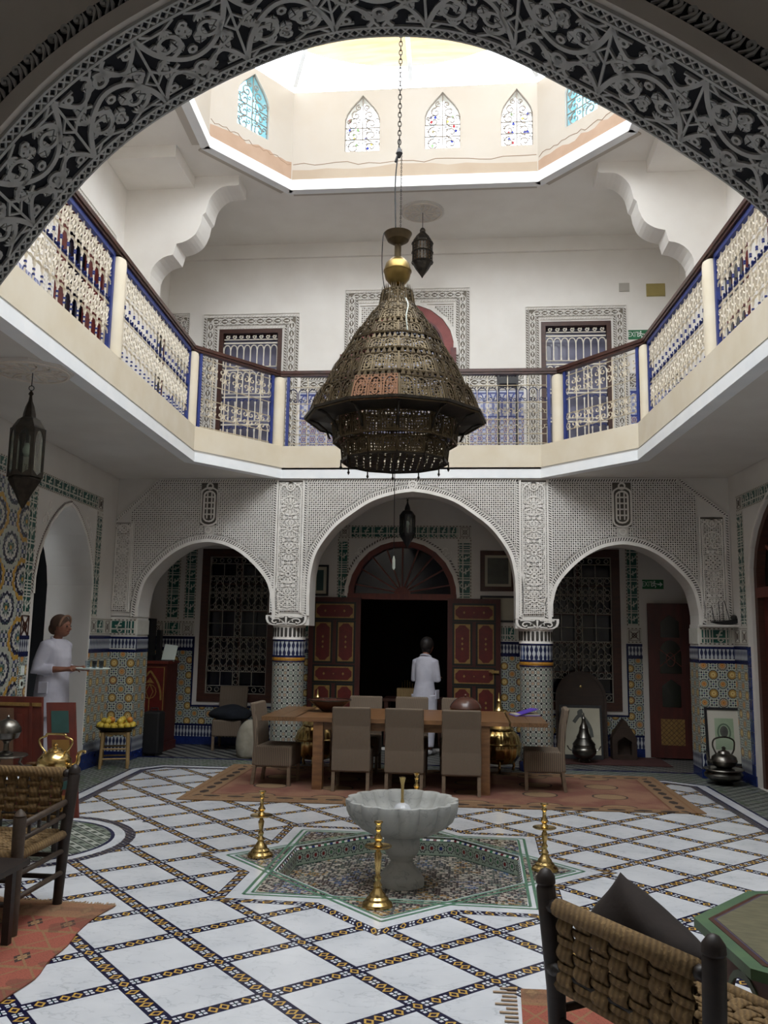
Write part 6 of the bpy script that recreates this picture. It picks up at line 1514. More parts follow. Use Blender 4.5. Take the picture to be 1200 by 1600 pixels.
# ================================================================ HANGING LANTERNS
def glass_lantern(label, loc, H, R, mat, n=6, hook=.12):
    # loc = lowest tip; hexagonal glazed body between two metal cones
    t = thing('hanging_lantern', label, 'lantern', loc, .3); ms = M[mat]
    b = MB(); b.lathe([(.004, 0), (R*.12, .02*H), (R*.5, .13*H), (R*.95, .24*H), (R*.9, .27*H)], n); b.obj('lower_cone', ms, t)
    b = MB(); b.lathe([(R*.98, .66*H), (R*.9, .69*H), (R*.62, .75*H), (R*.38, .77*H), (R*.36, .80*H), (R*.26, .86*H), (R*.12, .91*H), (R*.08, .955*H), (R*.16, .97*H), (R*.1, .985*H), (.004, H)], n); b.obj('cap', ms, t)
    z0, z1 = .26*H, .67*H
    for k in range(n):
        a, c = 2*pi*k/n, 2*pi*(k+1)/n; p, q = Vector((R*cos(a), R*sin(a), 0)), Vector((R*cos(c), R*sin(c), 0)); d = (q-p); m = (p+q)/2; nr_ = m.normalized()
        f = lambda u, v, h, p=p, d=d, nr_=nr_: tuple(p+d*u+nr_*h+Vector((0, 0, v)))
        ho = [(.16, z0+.05*H), (.5, z0+.015*H), (.84, z0+.05*H), (.84, z1-.09*H), (.68, z1-.035*H), (.5, z1-.015*H), (.32, z1-.035*H), (.16, z1-.09*H)]
        b = MB(); b.plate([(0, z0), (1, z0), (1, z1), (0, z1)], f, -.004, .004, [ho]); fr = b.obj('side_frame', ms, t); b = MB(); b.plate(ho, f, -.002, .0); b.obj('glass_pane', M['lamp_glass'], fr)
    b = MB(); b.lathe([(.012, .44*H), (.03, .47*H), (.032, .5*H), (.015, .55*H)], 10); b.obj('bulb', M['exit_white'], t, smooth=True); b = MB(); b.lathe([(.014, .55*H), (.014, .66*H)], 8); b.obj('lamp_holder', M['iron_black'], t)
    b = MB(); b.tube([(.02*cos(a), 0, H+.02+.02*sin(a)) for a in [2*pi*k/10 for k in range(10)]], .004, 5, closed=True); b.tube([(0, 0, H+.035), (0, 0, H+hook)], .004, 5); b.obj('hook', M['iron_black'], t); return t
glass_lantern('bronze six-sided glass lantern hanging over the left side of the court', (-3.545, 6.474, 2.66), .98, .135, 'bronze', hook=.148)
glass_lantern('black glass lantern hanging under the middle arch before the fanlight', (-.845, 12.25, 2.955), .72, .115, 'iron_black', hook=.115)
t = thing('pierced_lantern', 'small dark pierced metal lantern hanging on the upper gallery', 'lantern', (-.665, 12.2, 7.03))
for nm, P in (('lower_basket', [(.004, 0), (.02, .03), (.1, .14), (.155, .24)]), ('cap', [(.155, .55), (.15, .58), (.1, .66), (.04, .73), (.045, .76), (.03, .79), (.004, .81)])): b = MB(); b.lathe(P, 12); b.obj(nm, M['bronze'], t)
b = MB(); cs = []
fl_ = lambda u, v, h: ((.155+h)*cos(u), (.155+h)*sin(u), v)
for i in range(20):
    for j in range(6): cs.append((2*pi*(i+.5)/20, .27+j*.047))
for (u, v) in cs:
    du, dv = pi/20, .0235; sq = [(u-du, v-dv), (u+du, v-dv), (u+du, v+dv), (u-du, v+dv)]; ho = [(u-du*.4, v-dv*.6), (u+du*.4, v-dv*.6), (u+du*.4, v+dv*.6), (u-du*.4, v+dv*.6)]; b.add([fl_(*q, 0) for q in sq]+[fl_(*q, 0) for q in ho], [(k, (k+1) % 4, 4+(k+1) % 4, 4+k) for k in range(4)])
tag(b.obj('pierced_body', M['bronze'], t), kind='stuff'); b = MB(); b.lathe([(.13, .25), (.13, .55)], 12); b.obj('amber_glass', plain('amber_glass', '7a5a34', rough=.3), t)
for z in (.245, .40, .545): b = MB(); b.lathe([(.158, z-.012), (.168, z), (.158, z+.012)], 16, cap=False); b.obj('band', M['bronze'], t)
b = MB(); b.tube([(0, 0, .80), (0, 0, 1.042)], .005, 5); b.obj('hook', M['iron_black'], t)
# ================================================================ BACK GALLERY, LEFT
cb = thing('painted_cabinet', 'tall dark red cabinet with painted gilt pointed arch beside the left pier', 'cabinet', (-4.50, 12.55, 0), -.02)
b = MB(); b.box(-.34, .16, -.22, .22, .12, 1.24); b.obj('body', M['door_red'], cb); b = MB(); b.box(-.36, .18, -.24, .24, 0, .12); b.obj('plinth', M['door_red'], cb); b = MB(); b.box(-.36, .18, -.24, .24, 1.24, 1.28); b.obj('top', M['red_wood'], cb)
fc2 = lambda u, v, h: (u, -.22-h, v)
b = MB(); b.plate(rect(-.30, .13, .18, 1.20), fc2, 0, .006); dr = b.obj('door', M['panel_red'], cb)
b = MB(); b.ribbon(rect(-.295, .125, .19, 1.19), .014, fc2, .006, .010, True); b.obj('gilt_border', M['gold'], dr)
b = MB(); P = [(-.26, .72), (-.25, .85), (-.2, .98), (-.13, 1.08), (-.085, 1.13), (-.04, 1.08), (.03, .98), (.08, .85), (.09, .72)]; b.ribbon(spline(P, 3), .026, fc2, .006, .012); b.obj('gilt_arch', M['gold'], dr)
b = MB(); b.plate([(-.115, 1.0), (-.085, 1.04), (-.055, 1.0), (-.02, .96), (-.085, .965), (-.15, .96)], fc2, .006, .011); b.ribbon([(-.085, .95), (-.14, .84), (-.085, .72), (-.03, .84), (-.085, .95)], .012, fc2, .006, .010); b.ribbon(arc(-.085, .84, .10, 0, 2*pi, 12)[:-1], .01, fc2, .006, .009, True); b.ribbon([(-.085, .72), (-.085, .55), (-.16, .42)], .014, fc2, .006, .010); b.ribbon([(-.085, .55), (-.01, .42)], .014, fc2, .006, .010); tag(b.obj('painted_arabesque', M['gold'], dr), kind='stuff')
t = thing('coffee_machine', 'black upright machine standing on the red cabinet top', 'machine', (-4.66, 12.58, 1.281)); M['black_plastic'] = plain('black_plastic', '121214', '1a1a1c', 10, .45)
b = MB(); b.box(-.13, .05, -.14, .14, 0, .08); b.obj('base', M['black_plastic'], t); b = MB(); b.box(-.13, -.02, -.12, .14, .08, .62); b.obj('column', M['black_plastic'], t); b = MB(); b.box(.06, .12, -.05, .05, 0, .45); b.obj('side_tube', M['black_plastic'], t)
t = thing('leaflet', 'white printed leaflet propped on the red cabinet', 'leaflet', (-4.40, 12.50, 1.282)); b = MB(); b.box(-.1, .1, -.004, .004, 0, .24, M=Matrix.Rotation(-.25, 4, 'X') @ Matrix.Rotation(.12, 4, 'Y')); b.obj('sheet', M['exit_white'], t); b = MB(); b.box(-.11, .11, -.03, .05, 0, .012); b.obj('stand', M['black_plastic'], t)
t = thing('black_case', 'black upright case between the fruit stool and the red cabinet', 'case', (-4.35, 11.93, 0)); b = MB(); b.box(-.12, .12, -.12, .12, 0.02, .60); bev(b.obj('body', M['black_plastic'], t), .03); b = MB(); b.tube([(-.05, 0, .59), (-.05, 0, .64), (.05, 0, .64), (.05, 0, .59)], .01, 6); b.obj('handle', M['black_plastic'], t); b = MB(); [b.box(x-.02, x+.02, -.1, .1, 0, .02) for x in (-.09, .09)]; tag(b.obj('feet', M['black_plastic'], t), kind='stuff')
# clothes on the far chair, white cloth bag
M['dark_cloth'] = plain('dark_navy_cloth', '10141c', '181d26', 12, .95, bump=.5); M['white_cloth'] = plain('cream_cloth', '9a9486', '847e70', 9, .95, bump=.6)
def blob(name, label, cat, loc, dims, mat, seed, amp=.25, rz=0, flat=True):
    bm = bmesh.new(); bmesh.ops.create_icosphere(bm, subdivisions=4, radius=1); rnd = random.Random(seed); ks = [(Vector((rnd.uniform(-1, 1), rnd.uniform(-1, 1), rnd.uniform(-1, 1)))*rnd.uniform(2, 6), rnd.uniform(0, 6), rnd.uniform(.3, 1)) for _ in range(9)]
    for v in bm.verts:
        d = sum(w*sin(k.dot(v.co)+p) for k, p, w in ks)/5; v.co *= 1+amp*d
        v.co = Vector((v.co.x*dims[0], v.co.y*dims[1], v.co.z*dims[2]))
        if flat and v.co.z < -dims[2]*.45: v.co.z = -dims[2]*.45
    me = bpy.data.meshes.new(name); bm.to_mesh(me); bm.free(); me.materials.append(M[mat]); me.polygons.foreach_set('use_smooth', [True]*len(me.polygons))
    o = bpy.data.objects.new(name, me); C.objects.link(o); o.location = (loc[0], loc[1], loc[2]+dims[2]*.45); o.rotation_euler = (0, 0, rz); return tag(o, label, cat)
blob('jacket', 'dark jacket thrown over the wicker chair under the left window', 'jacket', (-3.47, 12.72, .452), (.30, .22, .13), 'dark_cloth', 5)
blob('cloth_bag', 'cream cloth bag slumped on the floor behind the left end of the table', 'bag', (-2.98, 12.0, 0), (.20, .17, .36), 'white_cloth', 9, .12)
# stool with a tray of lemons
st_ = thing('wooden_stool', 'low pale wooden stool holding the fruit tray by the left pier', 'stool', (-4.44, 10.82, -.003), .35); M['pale_wood'] = plain('pale_poplar_wood', '9a8158', '84693f', 8, .6, stretch=(6, 6, 1))
for x in (-.15, .15):
    for y in (-.15, .15): b = MB(); b.tube([(x*1.1, y*1.1, 0), (x, y, .44)], [.02, .024], 10); b.obj('leg', M['pale_wood'], st_)
for z, e in ((.12, .165), (.24, .16), (.42, .15)):
    for a, c in (((-e, -e), (e, -e)), ((e, -e), (e, e)), ((e, e), (-e, e)), ((-e, e), (-e, -e))): b = MB(); b.tube([(*a, z), (*c, z)], .012, 7); b.obj('rung', M['pale_wood'], st_)
b = MB(); b.lathe([(.19, .425), (.2, .435), (.19, .445)], 24); b.obj('seat', M['pale_wood'], st_)
fb = thing('fruit_tray', 'dark round tray heaped with yellow fruit on the pale stool', 'tray', (-4.44, 10.82, .443)); b = MB(); b.lathe([(.17, 0), (.2, .012), (.255, .055), (.262, .062), (.25, .062), (.19, .022), (.0, .02)], 32); b.obj('dish', M['bronze'], fb, smooth=True, auto=30)
M['lemon'] = plain('yellow_fruit_skin', 'cdb546', 'bfa136', 14, .5, bump=.1); M['lime'] = plain('greenish_fruit_skin', '9aa03c', '8a8a30', 14, .5, bump=.1); M['orange'] = plain('orange_fruit_skin', 'c8822e', 'b87828', 14, .5, bump=.1)
bm = bmesh.new(); bmesh.ops.create_uvsphere(bm, u_segments=16, v_segments=10, radius=.04)
for v in bm.verts: v.co.z *= 1.0 if abs(v.co.z) < .034 else 1.1
fm = {}
for c in ('lemon', 'lime', 'orange'):
    me = bpy.data.meshes.new('fruit'); bm.to_mesh(me); me.materials.append(M[c]); me.polygons.foreach_set('use_smooth', [True]*len(me.polygons)); fm[c] = me
bm.free(); spots = [(.205*cos(a), .205*sin(a), .075) for a in [2*pi*k/14 for k in range(14)]]+[(.12*cos(a+.2), .12*sin(a+.2), .062) for a in [2*pi*k/9 for k in range(9)]]+[(.0, 0, .062), (.165*cos(0.3), .165*sin(.3), .135), (.15*cos(1.4), .15*sin(1.4), .13), (.16*cos(2.5), .16*sin(2.5), .133), (.15*cos(3.6), .15*sin(3.6), .13), (.16*cos(4.4), .16*sin(4.4), .133), (.15*cos(5.4), .15*sin(5.4), .13), (.06, .03, .137), (-.05, -.02, .137)]
rnd = random.Random(4)
for k, (x, y, z) in enumerate(spots):
    c = 'lime' if (y > .1 and rnd.random() < .6) else ('orange' if rnd.random() < .1 else 'lemon')
    o = bpy.data.objects.new('fruit', fm[c]); C.objects.link(o); o.location = (-4.44+x, 10.82+y, .443+z); o.rotation_euler = (rnd.uniform(0, 6), rnd.uniform(0, 6), 0); tag(o, {'lemon': 'ripe yellow fruit heaped in the dark tray on the pale stool', 'lime': 'greenish yellow fruit at the back of the heap in the dark tray', 'orange': 'orange coloured fruit among the yellow ones in the dark tray'}[c], 'fruit', {'lemon': 'yellow fruit in the tray', 'lime': 'greenish fruit in the tray', 'orange': 'orange fruit in the tray'}[c])
# ================================================================ BACK GALLERY, RIGHT
t = thing('arched_board', 'tall dark brown arched wooden board leaning under the right window', 'board', (1.68, 12.93, .009), 0); M['dark_board'] = plain('dark_board_wood', '3a2a20', '2c2019', 5, .6, stretch=(1, 1, 5))
P = [(-.35, 0), (.35, 0), (.35, .82)]+[(.35*cos(a), .82+.38*sin(a)) for a in [pi*k/12 for k in range(1, 12)]]+[(-.35, .82)]
fl2 = lambda u, v, h: (u, v*.1-h, v); b = MB(); b.plate(P, fl2, -.02, .02); b.obj('panel', M['dark_board'], t); b = MB(); b.ribbon(P, .04, fl2, .02, .035, True); b.obj('moulding', M['dark_board'], t); b = MB(); b.lathe([(.012, 0), (.02, .01), (.0, .015)], 8, (0, 0, 0)); o = b.obj('knob', M['brass'], t, loc=(0, .05, 1.0), rot=[pi/2, 0, 0])
t = thing('framed_drawing', 'pale framed drawing leaning on the dark arched board', 'picture', (1.65, 12.72, 0.012), 0)
fP = lambda u, v, h: (u, v*.18-h, v); b = MB(); b.plate(rect(-.3, .3, .0, .74), fP, -.01, .012); b.obj('frame', M['iron_black'], t); b = MB(); b.plate(rect(-.27, .27, .06, .70), fP, .012, .016); sh_ = b.obj('sheet', M['paper'], t); b = MB(); b.ribbon(spline([(-.1, .5), (.0, .6), (.12, .45), (.15, .3)], 4), .05, fP, .016, .017); b.ribbon(spline([(.0, .6), (-.02, .64), (.03, .66)], 3), .06, fP, .016, .017); b.obj('drawing', M['dim_print'], sh_)
t = thing('silver_pot', 'tarnished silver tiered conical pot standing before the pale drawing', 'pot', (1.64, 12.42, .012)); b = MB(); b.lathe([(.07, 0), (.08, .02), (.06, .04), (.12, .07), (.165, .12), (.17, .16), (.16, .19), (.15, .2)], 36); b.obj('body', M['silver'], t, smooth=True, auto=35); b = MB(); b.lathe([(.155, .2), (.15, .23), (.16, .24), (.13, .28), (.10, .32), (.105, .335), (.075, .39), (.06, .45), (.065, .46), (.035, .52), (.025, .57), (.03, .59), (.012, .62), (.012, .65), (.002, .67)], 36); b.obj('conical_lid', M['silver'], t, smooth=True, auto=35)
for s in (-1, 1): b = MB(); b.tube(spline([(s*.15, 0, .15), (s*.2, 0, .17), (s*.23, 0, .22)], 4), .01, 6); b.obj('handle', M['silver'], t)
t = thing('pointed_box', 'small dark wooden box with pointed roof on the floor by the side door', 'box', (2.26, 12.95, 0.009)); b = MB(); P = [(-.17, 0), (.17, 0), (.17, .30), (.1, .42), (0, .56), (-.1, .42), (-.17, .30)]; ho = [(-.1, .06), (.1, .06), (.1, .25), (.0, .32), (-.1, .25)]; b.plate(P, lambda u, v, h: (u, -h, v), 0, .16, [ho]); b.obj('front', M['dark_board'], t); b = MB(); b.plate(P, lambda u, v, h: (u, -h, v), -.06, 0); b.obj('back', M['dark_board'], t)
rug('gallery_mat', 'dark red mat on the floor under the leaning board and silver pot', [(-.85, -.42), (.85, -.42), (.85, .42), (-.85, .42)], plain('dark_red_mat', '3f2220', '4c2a26', 12, .95), loc=(1.95, 12.68, 0.0), thick=.008)
# right pier group
t = thing('framed_print', 'black framed green portrait print leaning on the right pier', 'picture', (3.235, 11.31, 0.0), 0); fQ = lambda u, v, h: (u, (v-.2)*.10-h, v)
b = MB(); b.plate(rect(-.235, .215, .17, .87), fQ, -.012, .012, [rect(-.205, .185, .20, .84)]); b.obj('frame', M['iron_black'], t); b = MB(); b.plate(rect(-.21, .19, .195, .845), fQ, -.008, .004); b.obj('mount', plain('white_mount', 'c8c6bb', rough=.6), t)
b = MB(); b.plate(rect(-.12, .11, .36, .74), fQ, .004, .006); pr_ = b.obj('green_print', plain('soft_green_print', '93a88c', 'a9b8a0', 7, .7), t); b = MB(); b.plate([(-.01+.05*cos(a), .58+.07*sin(a)) for a in [2*pi*k/14 for k in range(14)]], fQ, .006, .0075); b.obj('portrait_face', M['dim_print'], pr_); b = MB(); b.ribbon([(-.01+.075*cos(a), .57+.1*sin(a)) for a in [-.6+pi*1.4*k/14 for k in range(15)]], .02, fQ, .006, .007); b.obj('portrait_hood', plain('grey_green_ink', '5c6f5c', rough=.7), pr_)
b = MB(); b.box(-.2, .18, -.03, .01, .02, .17); b.box(-.2, .18, -.03, .03, 0, .02); b.obj('easel_foot', M['dark_board'], t)
t = thing('silver_basin', 'tarnished silver footed basin on the floor by the right pier', 'basin', (3.10, 10.98, -.003)); b = MB(); b.lathe([(.10, .0), (.11, .015), (.09, .03), (.16, .05), (.22, .09), (.225, .12), (.2, .15), (.215, .165), (.24, .175), (.235, .185), (.18, .19), (.02, .195)], 40); b.obj('bowl', M['silver'], t, smooth=True, auto=35)
t = thing('silver_teapot', 'tarnished silver kettle standing on the silver basin', 'kettle', (3.11, 10.98, .190)); b = MB(); b.lathe([(.08, 0), (.13, .03), (.155, .08), (.14, .13), (.09, .165), (.07, .17)], 32); b.obj('body', M['silver'], t, smooth=True, auto=40); b = MB(); b.lathe([(.075, .168), (.06, .195), (.02, .21), (.02, .225), (.028, .235), (.01, .25)], 20); b.obj('lid', M['silver'], t, smooth=True, auto=40); b = MB(); b.tube(spline([(-.13, 0, .06), (-.19, 0, .1), (-.2, 0, .17), (-.23, 0, .19)], 5), [.02]*6+[.012]*10, 8); b.obj('spout', M['silver'], t); b = MB(); b.tube(spline([(-.09, 0, .16), (-.13, 0, .26), (-.1, 0, .34), (.03, 0, .36), (.12, 0, .32), (.12, 0, .22), (.09, 0, .16)], 5), .010, 7); b.obj('handle', M['silver'], t)
# small dark model boat on the ledge
t = thing('model_boat', 'small dark wooden boat with four leaning masts on the right pier ledge', 'boat', (3.26, 11.30, 1.905), 0)
b = MB(); P = spline([(-.15, .03), (-.08, .012), (.04, .0), (.13, .01), (.19, .05), (.19, .085), (.12, .075), (.0, .05), (-.15, .045)], 3); b.plate(P, lambda u, v, h: (u, h, v), -.035, .035); b.obj('hull', M['black_plastic'], t)
for x, l, dx in ((-.11, .19, -.03), (-.04, .24, -.01), (.0, .24, .0), (.08, .26, -.06)): b = MB(); b.tube([(x, 0, .045), (x+dx, 0, .05+l)], .005, 5); b.obj('mast', M['black_plastic'], t)
b = MB(); b.lathe([(.01, .06), (.035, .075), (.04, .1), (.03, .12), (.005, .13)], 12, (.13, 0, 0)); b.obj('stern_house', M['black_plastic'], t)
b = MB(); b.box(2.98, 3.43, 11.22, 11.42, 1.88, 1.905); b.obj('pier_ledge', M['plaster_low'], arc_root)
# inside the dark room: low table with a crowd of small brass pieces
t = thing('inner_table', 'dim wooden table with a carved box inside the dark doorway', 'table', (-.75, 14.0, 0)); b = MB(); b.box(-.55, .4, -.3, .3, .68, .72); b.obj('top', M['brown_wood'], t)
for x in (-.5, .35):
    for y in (-.25, .25): b = MB(); b.box(x-.03, x+.03, y-.03, y+.03, 0, .68); b.obj('leg', M['brown_wood'], t)
t = thing('pencil_box', 'small tan carved box with upright pegs in the dark doorway', 'box', (-.80, 13.8, .721)); b = MB(); b.box(-.28, .2, -.1, .1, 0, .16); b.obj('box', M['pale_wood'], t)
for k in range(9): b = MB(); x = -.2+k*.04; b.tube([(x, 0, .16), (x, 0, .26+.03*sin(k))], .008, 6); b.obj('peg', M['brass'], t)
# ================================================================ LEFT FOREGROUND
M['dark_wood'] = plain('smoked_dark_wood', '2a1f1a', '1c1512', 9, .5, stretch=(1, 1, 4), bump=.15); M['grey_wood'] = plain('weathered_grey_wood', '4a3c30', '3a2e25', 9, .6, stretch=(3, 3, 3), bump=.2)
def mat_rope():
    m = Mat('straw_rope', .9); x, y, z = m.xyz(); n = m.noise(60, 3); q = m.noise(9, 2)
    w = ((x+y+z*.35)*240.).si()*.5+.5; c = m.mix(w*.6, '7d6440', '4e3c26'); c = m.mix(((q-.4)*2.).mx(0.).mn(.7), c, '5f4a2f'); c = m.mix(n.gt(.62)*.5, c, '957a50'); m.col(c); m.bump(n+w*.5, .6, .006); return m.m
M['rope'] = mat_rope()
def woven(parent, P0, ex, ez, W, H, n, m, name='woven_back', th=.016):
    # basket weave: n uprights over and under m cross strands, each strand a real strip; P0 corner, ex / ez unit vectors
    ex, ez = Vector(ex), Vector(ez); nn = ex.cross(ez).normalized(); P0 = Vector(P0)
    f = lambda u, v, h: tuple(P0+ex*u+ez*v+nn*h); sw, sh = W/n, H/m
    for i in range(n):
        pts = []; b = MB()
        K = m*4
        up = []; 
        for k in range(K+1):
            v = H*k/K; ph = sin(pi*(v/sh+.5*0))*(1 if i % 2 else -1) if True else 0
            up.append((sw*(i+.5), v, ph*th*.55))
        for s, (hh) in enumerate((th*.5,)):
            vs = []
            for (u, v, o) in up:
                for du, dh in ((-.46, -.35), (-.3, .5), (.3, .5), (.46, -.35), (.3, -.5), (-.3, -.5)): vs.append(f(u+du*sw, v, o+dh*th))
            fs = [(6*a+q, 6*a+(q+1) % 6, 6*a+6+(q+1) % 6, 6*a+6+q) for a in range(K) for q in range(6)]; b.add(vs, fs)
        b.obj('rope_upright', M['rope'], parent, smooth=True, fix=True)
    for j in range(m):
        b = MB(); K = n*4; vs = []
        for k in range(K+1):
            u = W*k/K; o = -sin(pi*(u/sw))*(1 if j % 2 else -1)*th*.55
            for dv, dh in ((-.46, -.35), (-.3, .5), (.3, .5), (.46, -.35), (.3, -.5), (-.3, -.5)): vs.append(f(u, sh*(j+.5)+dv*sh*.62, o*.8+dh*th*.8))
        b.add(vs, [(6*a+q, 6*a+(q+1) % 6, 6*a+6+(q+1) % 6, 6*a+6+q) for a in range(K) for q in range(6)]); b.obj('rope_strand', M['rope'], parent, smooth=True, fix=True)
def rope_chair(label, loc, rz, W, D, hr, hf, wov, arms=True, top=.07):
    # local: back posts at y = 0, front posts at y = -D; x from 0 (left) to W; faces -y
    t = thing('rope_chair', label, 'chair', loc, rz)
    R = .036
    for x, lean in ((0, -.03), (W, .03)):
        b = MB(); b.tube([(x-lean*.6, 0, 0), (x, 0, .4), (x+lean, .02, hr-.07), (x+lean, .02, hr-.06)], [R*.8, R, R*1.02, R*.86], 12); b.lathe([(R*.8, 0), (R*1.05, .012), (R*1.0, .035), (R*.5, .06), (.004, .066)], 12, (x+lean, .02, hr-.066)); b.obj('back_post', M['dark_wood'], t, smooth=True, auto=40)
        b = MB(); b.tube([(x, -D, 0), (x, -D, hf-.05)], [R*.85, R*1.0], 12); b.lathe([(R*.8, 0), (R*.95, .01), (R*.6, .03), (.004, .045)], 12, (x, -D, hf-.05)); b.obj('front_post', M['grey_wood'] if x else M['dark_wood'], t, smooth=True, auto=40)
    for z in (.16, .29):
        for a, c in (((0, 0), (W, 0)), ((0, -D), (W, -D)), ((0, 0), (0, -D)), ((W, 0), (W, -D))):
            b = MB(); zz = z+(.03 if a[0] == c[0] else 0); b.tube([(*a, zz), (*c, zz)], .016, 8); b.obj('stretcher', M['grey_wood'] if a[0] == c[0] else M['dark_wood'], t, smooth=True)
    for a, c in (((0, 0), (W, 0)), ((0, -D), (W, -D)), ((0, 0), (0, -D)), ((W, 0), (W, -D))): b = MB(); b.tube([(*a, .42), (*c, .42)], .028, 8); b.obj('seat_rail', M['rope'], t, smooth=True)
    seat = MB(); seat.box(.02, W-.02, -D+.02, -.02, .405, .415); so = seat.obj('seat', M['rope'], t)
    woven(so, (.03, -D+.03, .425), (1, 0, 0), (0, 1, 0), W-.06, D-.06, 9, 8, th=.01)
    zb, zt = wov
    for z in (zb, zt): b = MB(); b.tube([(0, .02, z), (.03, .02, z), (.05, .02, z), (W-.05, .02, z), (W-.03, .02, z), (W, .02, z)], [.026, .026, .011, .011, .026, .026], 8); b.obj('back_rail', M['dark_wood'], t, smooth=True)
    bk = MB(); bk.tube([(.04, .02, zt+.004), (W-.04, .02, zt+.004)], .034, 10); bo = bk.obj('woven_back', M['rope'], t, smooth=True)
    woven(bo, (.045, .02, zb-.04), (1, 0, 0), (0, 0, 1), W-.09, zt-zb+.05, 7, 6, th=.02)
    if arms:
        for x in (0, W):
            b = MB(); b.tube([(x, .0, hf-.07), (x, -D*.5, hf-.085), (x, -D, hf-.10)], .02, 8); b.obj('arm_rail', M['grey_wood'], t, smooth=True); b = MB(); b.tube([(x, 0, hf-.15), (x, -D, hf-.18)], .016, 8); b.obj('arm_rail', M['grey_wood'], t, smooth=True)
            for k in range(4): b = MB(); y = -D*(k+1)/5; b.tube([(x, y, hf-.18), (x, y, hf-.09)], .010, 6); b.obj('arm_spindle', M['dark_wood'], t)
    return t
rope_chair('rustic dark chair with straw rope back on the left rug, facing the camera', (-3.14, 5.42, .0098), 0, .62, .58, .845, .685, (.53, .785))
def mat_berber(name):
    m = Mat(name, .95); x, y, z = m.xyz(); n = m.noise(2.5, 3); fz = m.noise(120, 2)
    f = (y/.26); i = f.fl(); q = f.fr(); h = (i*3.3).hsh()
    c = m.mix(h, '9a5545', '7d4438'); c = m.mix((q-.5).ab().gt(.44), c, '8a6a4a'); ax = ((x/.2).fr()-.5).ab(); ay = (q-.5).ab()
    c = m.mix((ax+ay*.8).lt(.24)*h.gt(.15), c, '3a2a26'); c = m.mix((ax+ay*.8).lt(.14)*h.gt(.15), c, 'a08560'); c = m.mix(((ax-ay*.9).ab().lt(.04))*h.lt(.3), c, '8f6a4c'); c = m.mix((h.gt(.62))*.75, c, '8d6d50'); c = m.mix(((y*38.).si().gt(.3))*(h.gt(.45))*.35, c, '5d4034'); c = m.mix(n.gt(.6)*.5, c, '5e4034'); c = m.mix(fz.gt(.58)*.35, c, '4a302a'); m.col(c); m.bump(fz, .4, .004); return m.m
M['berber'] = mat_berber('red_berber_kilim')
ed = spline([(-2.17, 5.44), (-2.20, 5.2), (-2.19, 4.97), (-2.15, 4.75), (-2.14, 4.51), (-2.10, 4.3), (-2.125, 4.02), (-2.10, 3.6), (-2.12, 3.2)], 3)
rug('left_rug', 'worn red and tan kilim rug under the left rope chair', [(-3.6, 5.50)]+[(-2.6, 5.47)]+ed+[(-3.6, 3.2)], M['berber'], [((-3.4, 5.49), (-2.17, 5.44), .01, .05)], thick=.007)
t = thing('low_bench', 'dark brown plank bench end beside the left rope chair', 'bench', (-2.76, 4.57, .0095)); b = MB(); b.box(-.36, .36, -.19, .19, .405, .435); b.obj('plank', M['dark_wood'], t)
for x in (-.3, .28):
    for y in (-.14, .14): b = MB(); b.box(x-.02, x+.02, y-.02, y+.02, 0, .405); b.obj('leg', M['dark_wood'], t)
# tea table behind the chair
tt = thing('tea_table', 'low dark table with a white cloth behind the left rope chair', 'table', (-3.35, 6.32, 0)); b = MB(); b.lathe([(.42, .60), (.44, .61), (.44, .635), (.42, .64)], 32); b.obj('top', M['dark_wood'], tt)
for k in range(4): a = pi/4+k*pi/2; b = MB(); b.tube([(.3*cos(a), .3*sin(a), .6), (.33*cos(a), .33*sin(a), 0)], .025, 8); b.obj('leg', M['dark_wood'], tt)
b = MB(); bm_pts = spline([(-.5, 0), (-.3, -.36), (0, -.42), (.22, -.34), (.30, -.2), (.18, -.05), (-.1, .1), (-.5, 0)], 4)
t = thing('white_cloth', 'white napkin cloth spread on the low table behind the rope chair', 'cloth', (-3.35, 6.30, .641)); b.plate(bm_pts[:-1], lambda u, v, h: (u*.85, v*.85+.02, h+.012*sin(9*u)*cos(7*v)+.012), 0, .004); b.obj('cloth', plain('white_linen', 'c9cbd2', 'b4b7c0', 6, .9), t)
kt = thing('brass_kettle', 'shiny brass kettle with hooped handle on the low left table', 'kettle', (-3.045, 6.30, .641), -.1)
b = MB(); b.lathe([(.06, 0), (.065, .01), (.10, .03), (.125, .075), (.12, .115), (.09, .15), (.06, .165), (.05, .17)], 32); b.obj('body', M['brass'], kt, smooth=True, auto=45); b = MB(); b.lathe([(.052, .168), (.045, .185), (.015, .195), (.012, .205), (.02, .215), (.004, .228)], 20); b.obj('lid', M['brass'], kt, smooth=True, auto=40)
b = MB(); b.tube(spline([(.10, 0, .07), (.16, 0, .065), (.19, 0, .10), (.195, 0, .15), (.22, 0, .175), (.25, 0, .17)], 5), [.022]*8+[.016]*10+[.011]*8, 10); b.obj('spout', M['brass'], kt, smooth=True)
b = MB(); b.tube(spline([(-.075, 0, .155), (-.12, 0, .20), (-.135, 0, .25), (-.08, 0, .275), (-.07, 0, .29), (.07, 0, .29), (.08, 0, .275), (.135, 0, .25), (.12, 0, .20), (.075, 0, .155)], 4), .008, 8); b.obj('handle', M['brass'], kt, smooth=True)
t = thing('silver_urn', 'silver domed dish on a small footed stand at the left edge', 'urn', (-3.43, 6.30, .674)); b = MB(); b.lathe([(.15, .085), (.16, .09), (.155, .1), (.0, .1)], 28); b.obj('stand_tray', M['silver'], t)
for k in range(3): a = k*2.1+.4; b = MB(); b.tube([(.12*cos(a), .12*sin(a), .09), (.1*cos(a), .1*sin(a), .04), (.13*cos(a), .13*sin(a), 0)], .012, 7); b.obj('stand_foot', M['silver'], t)
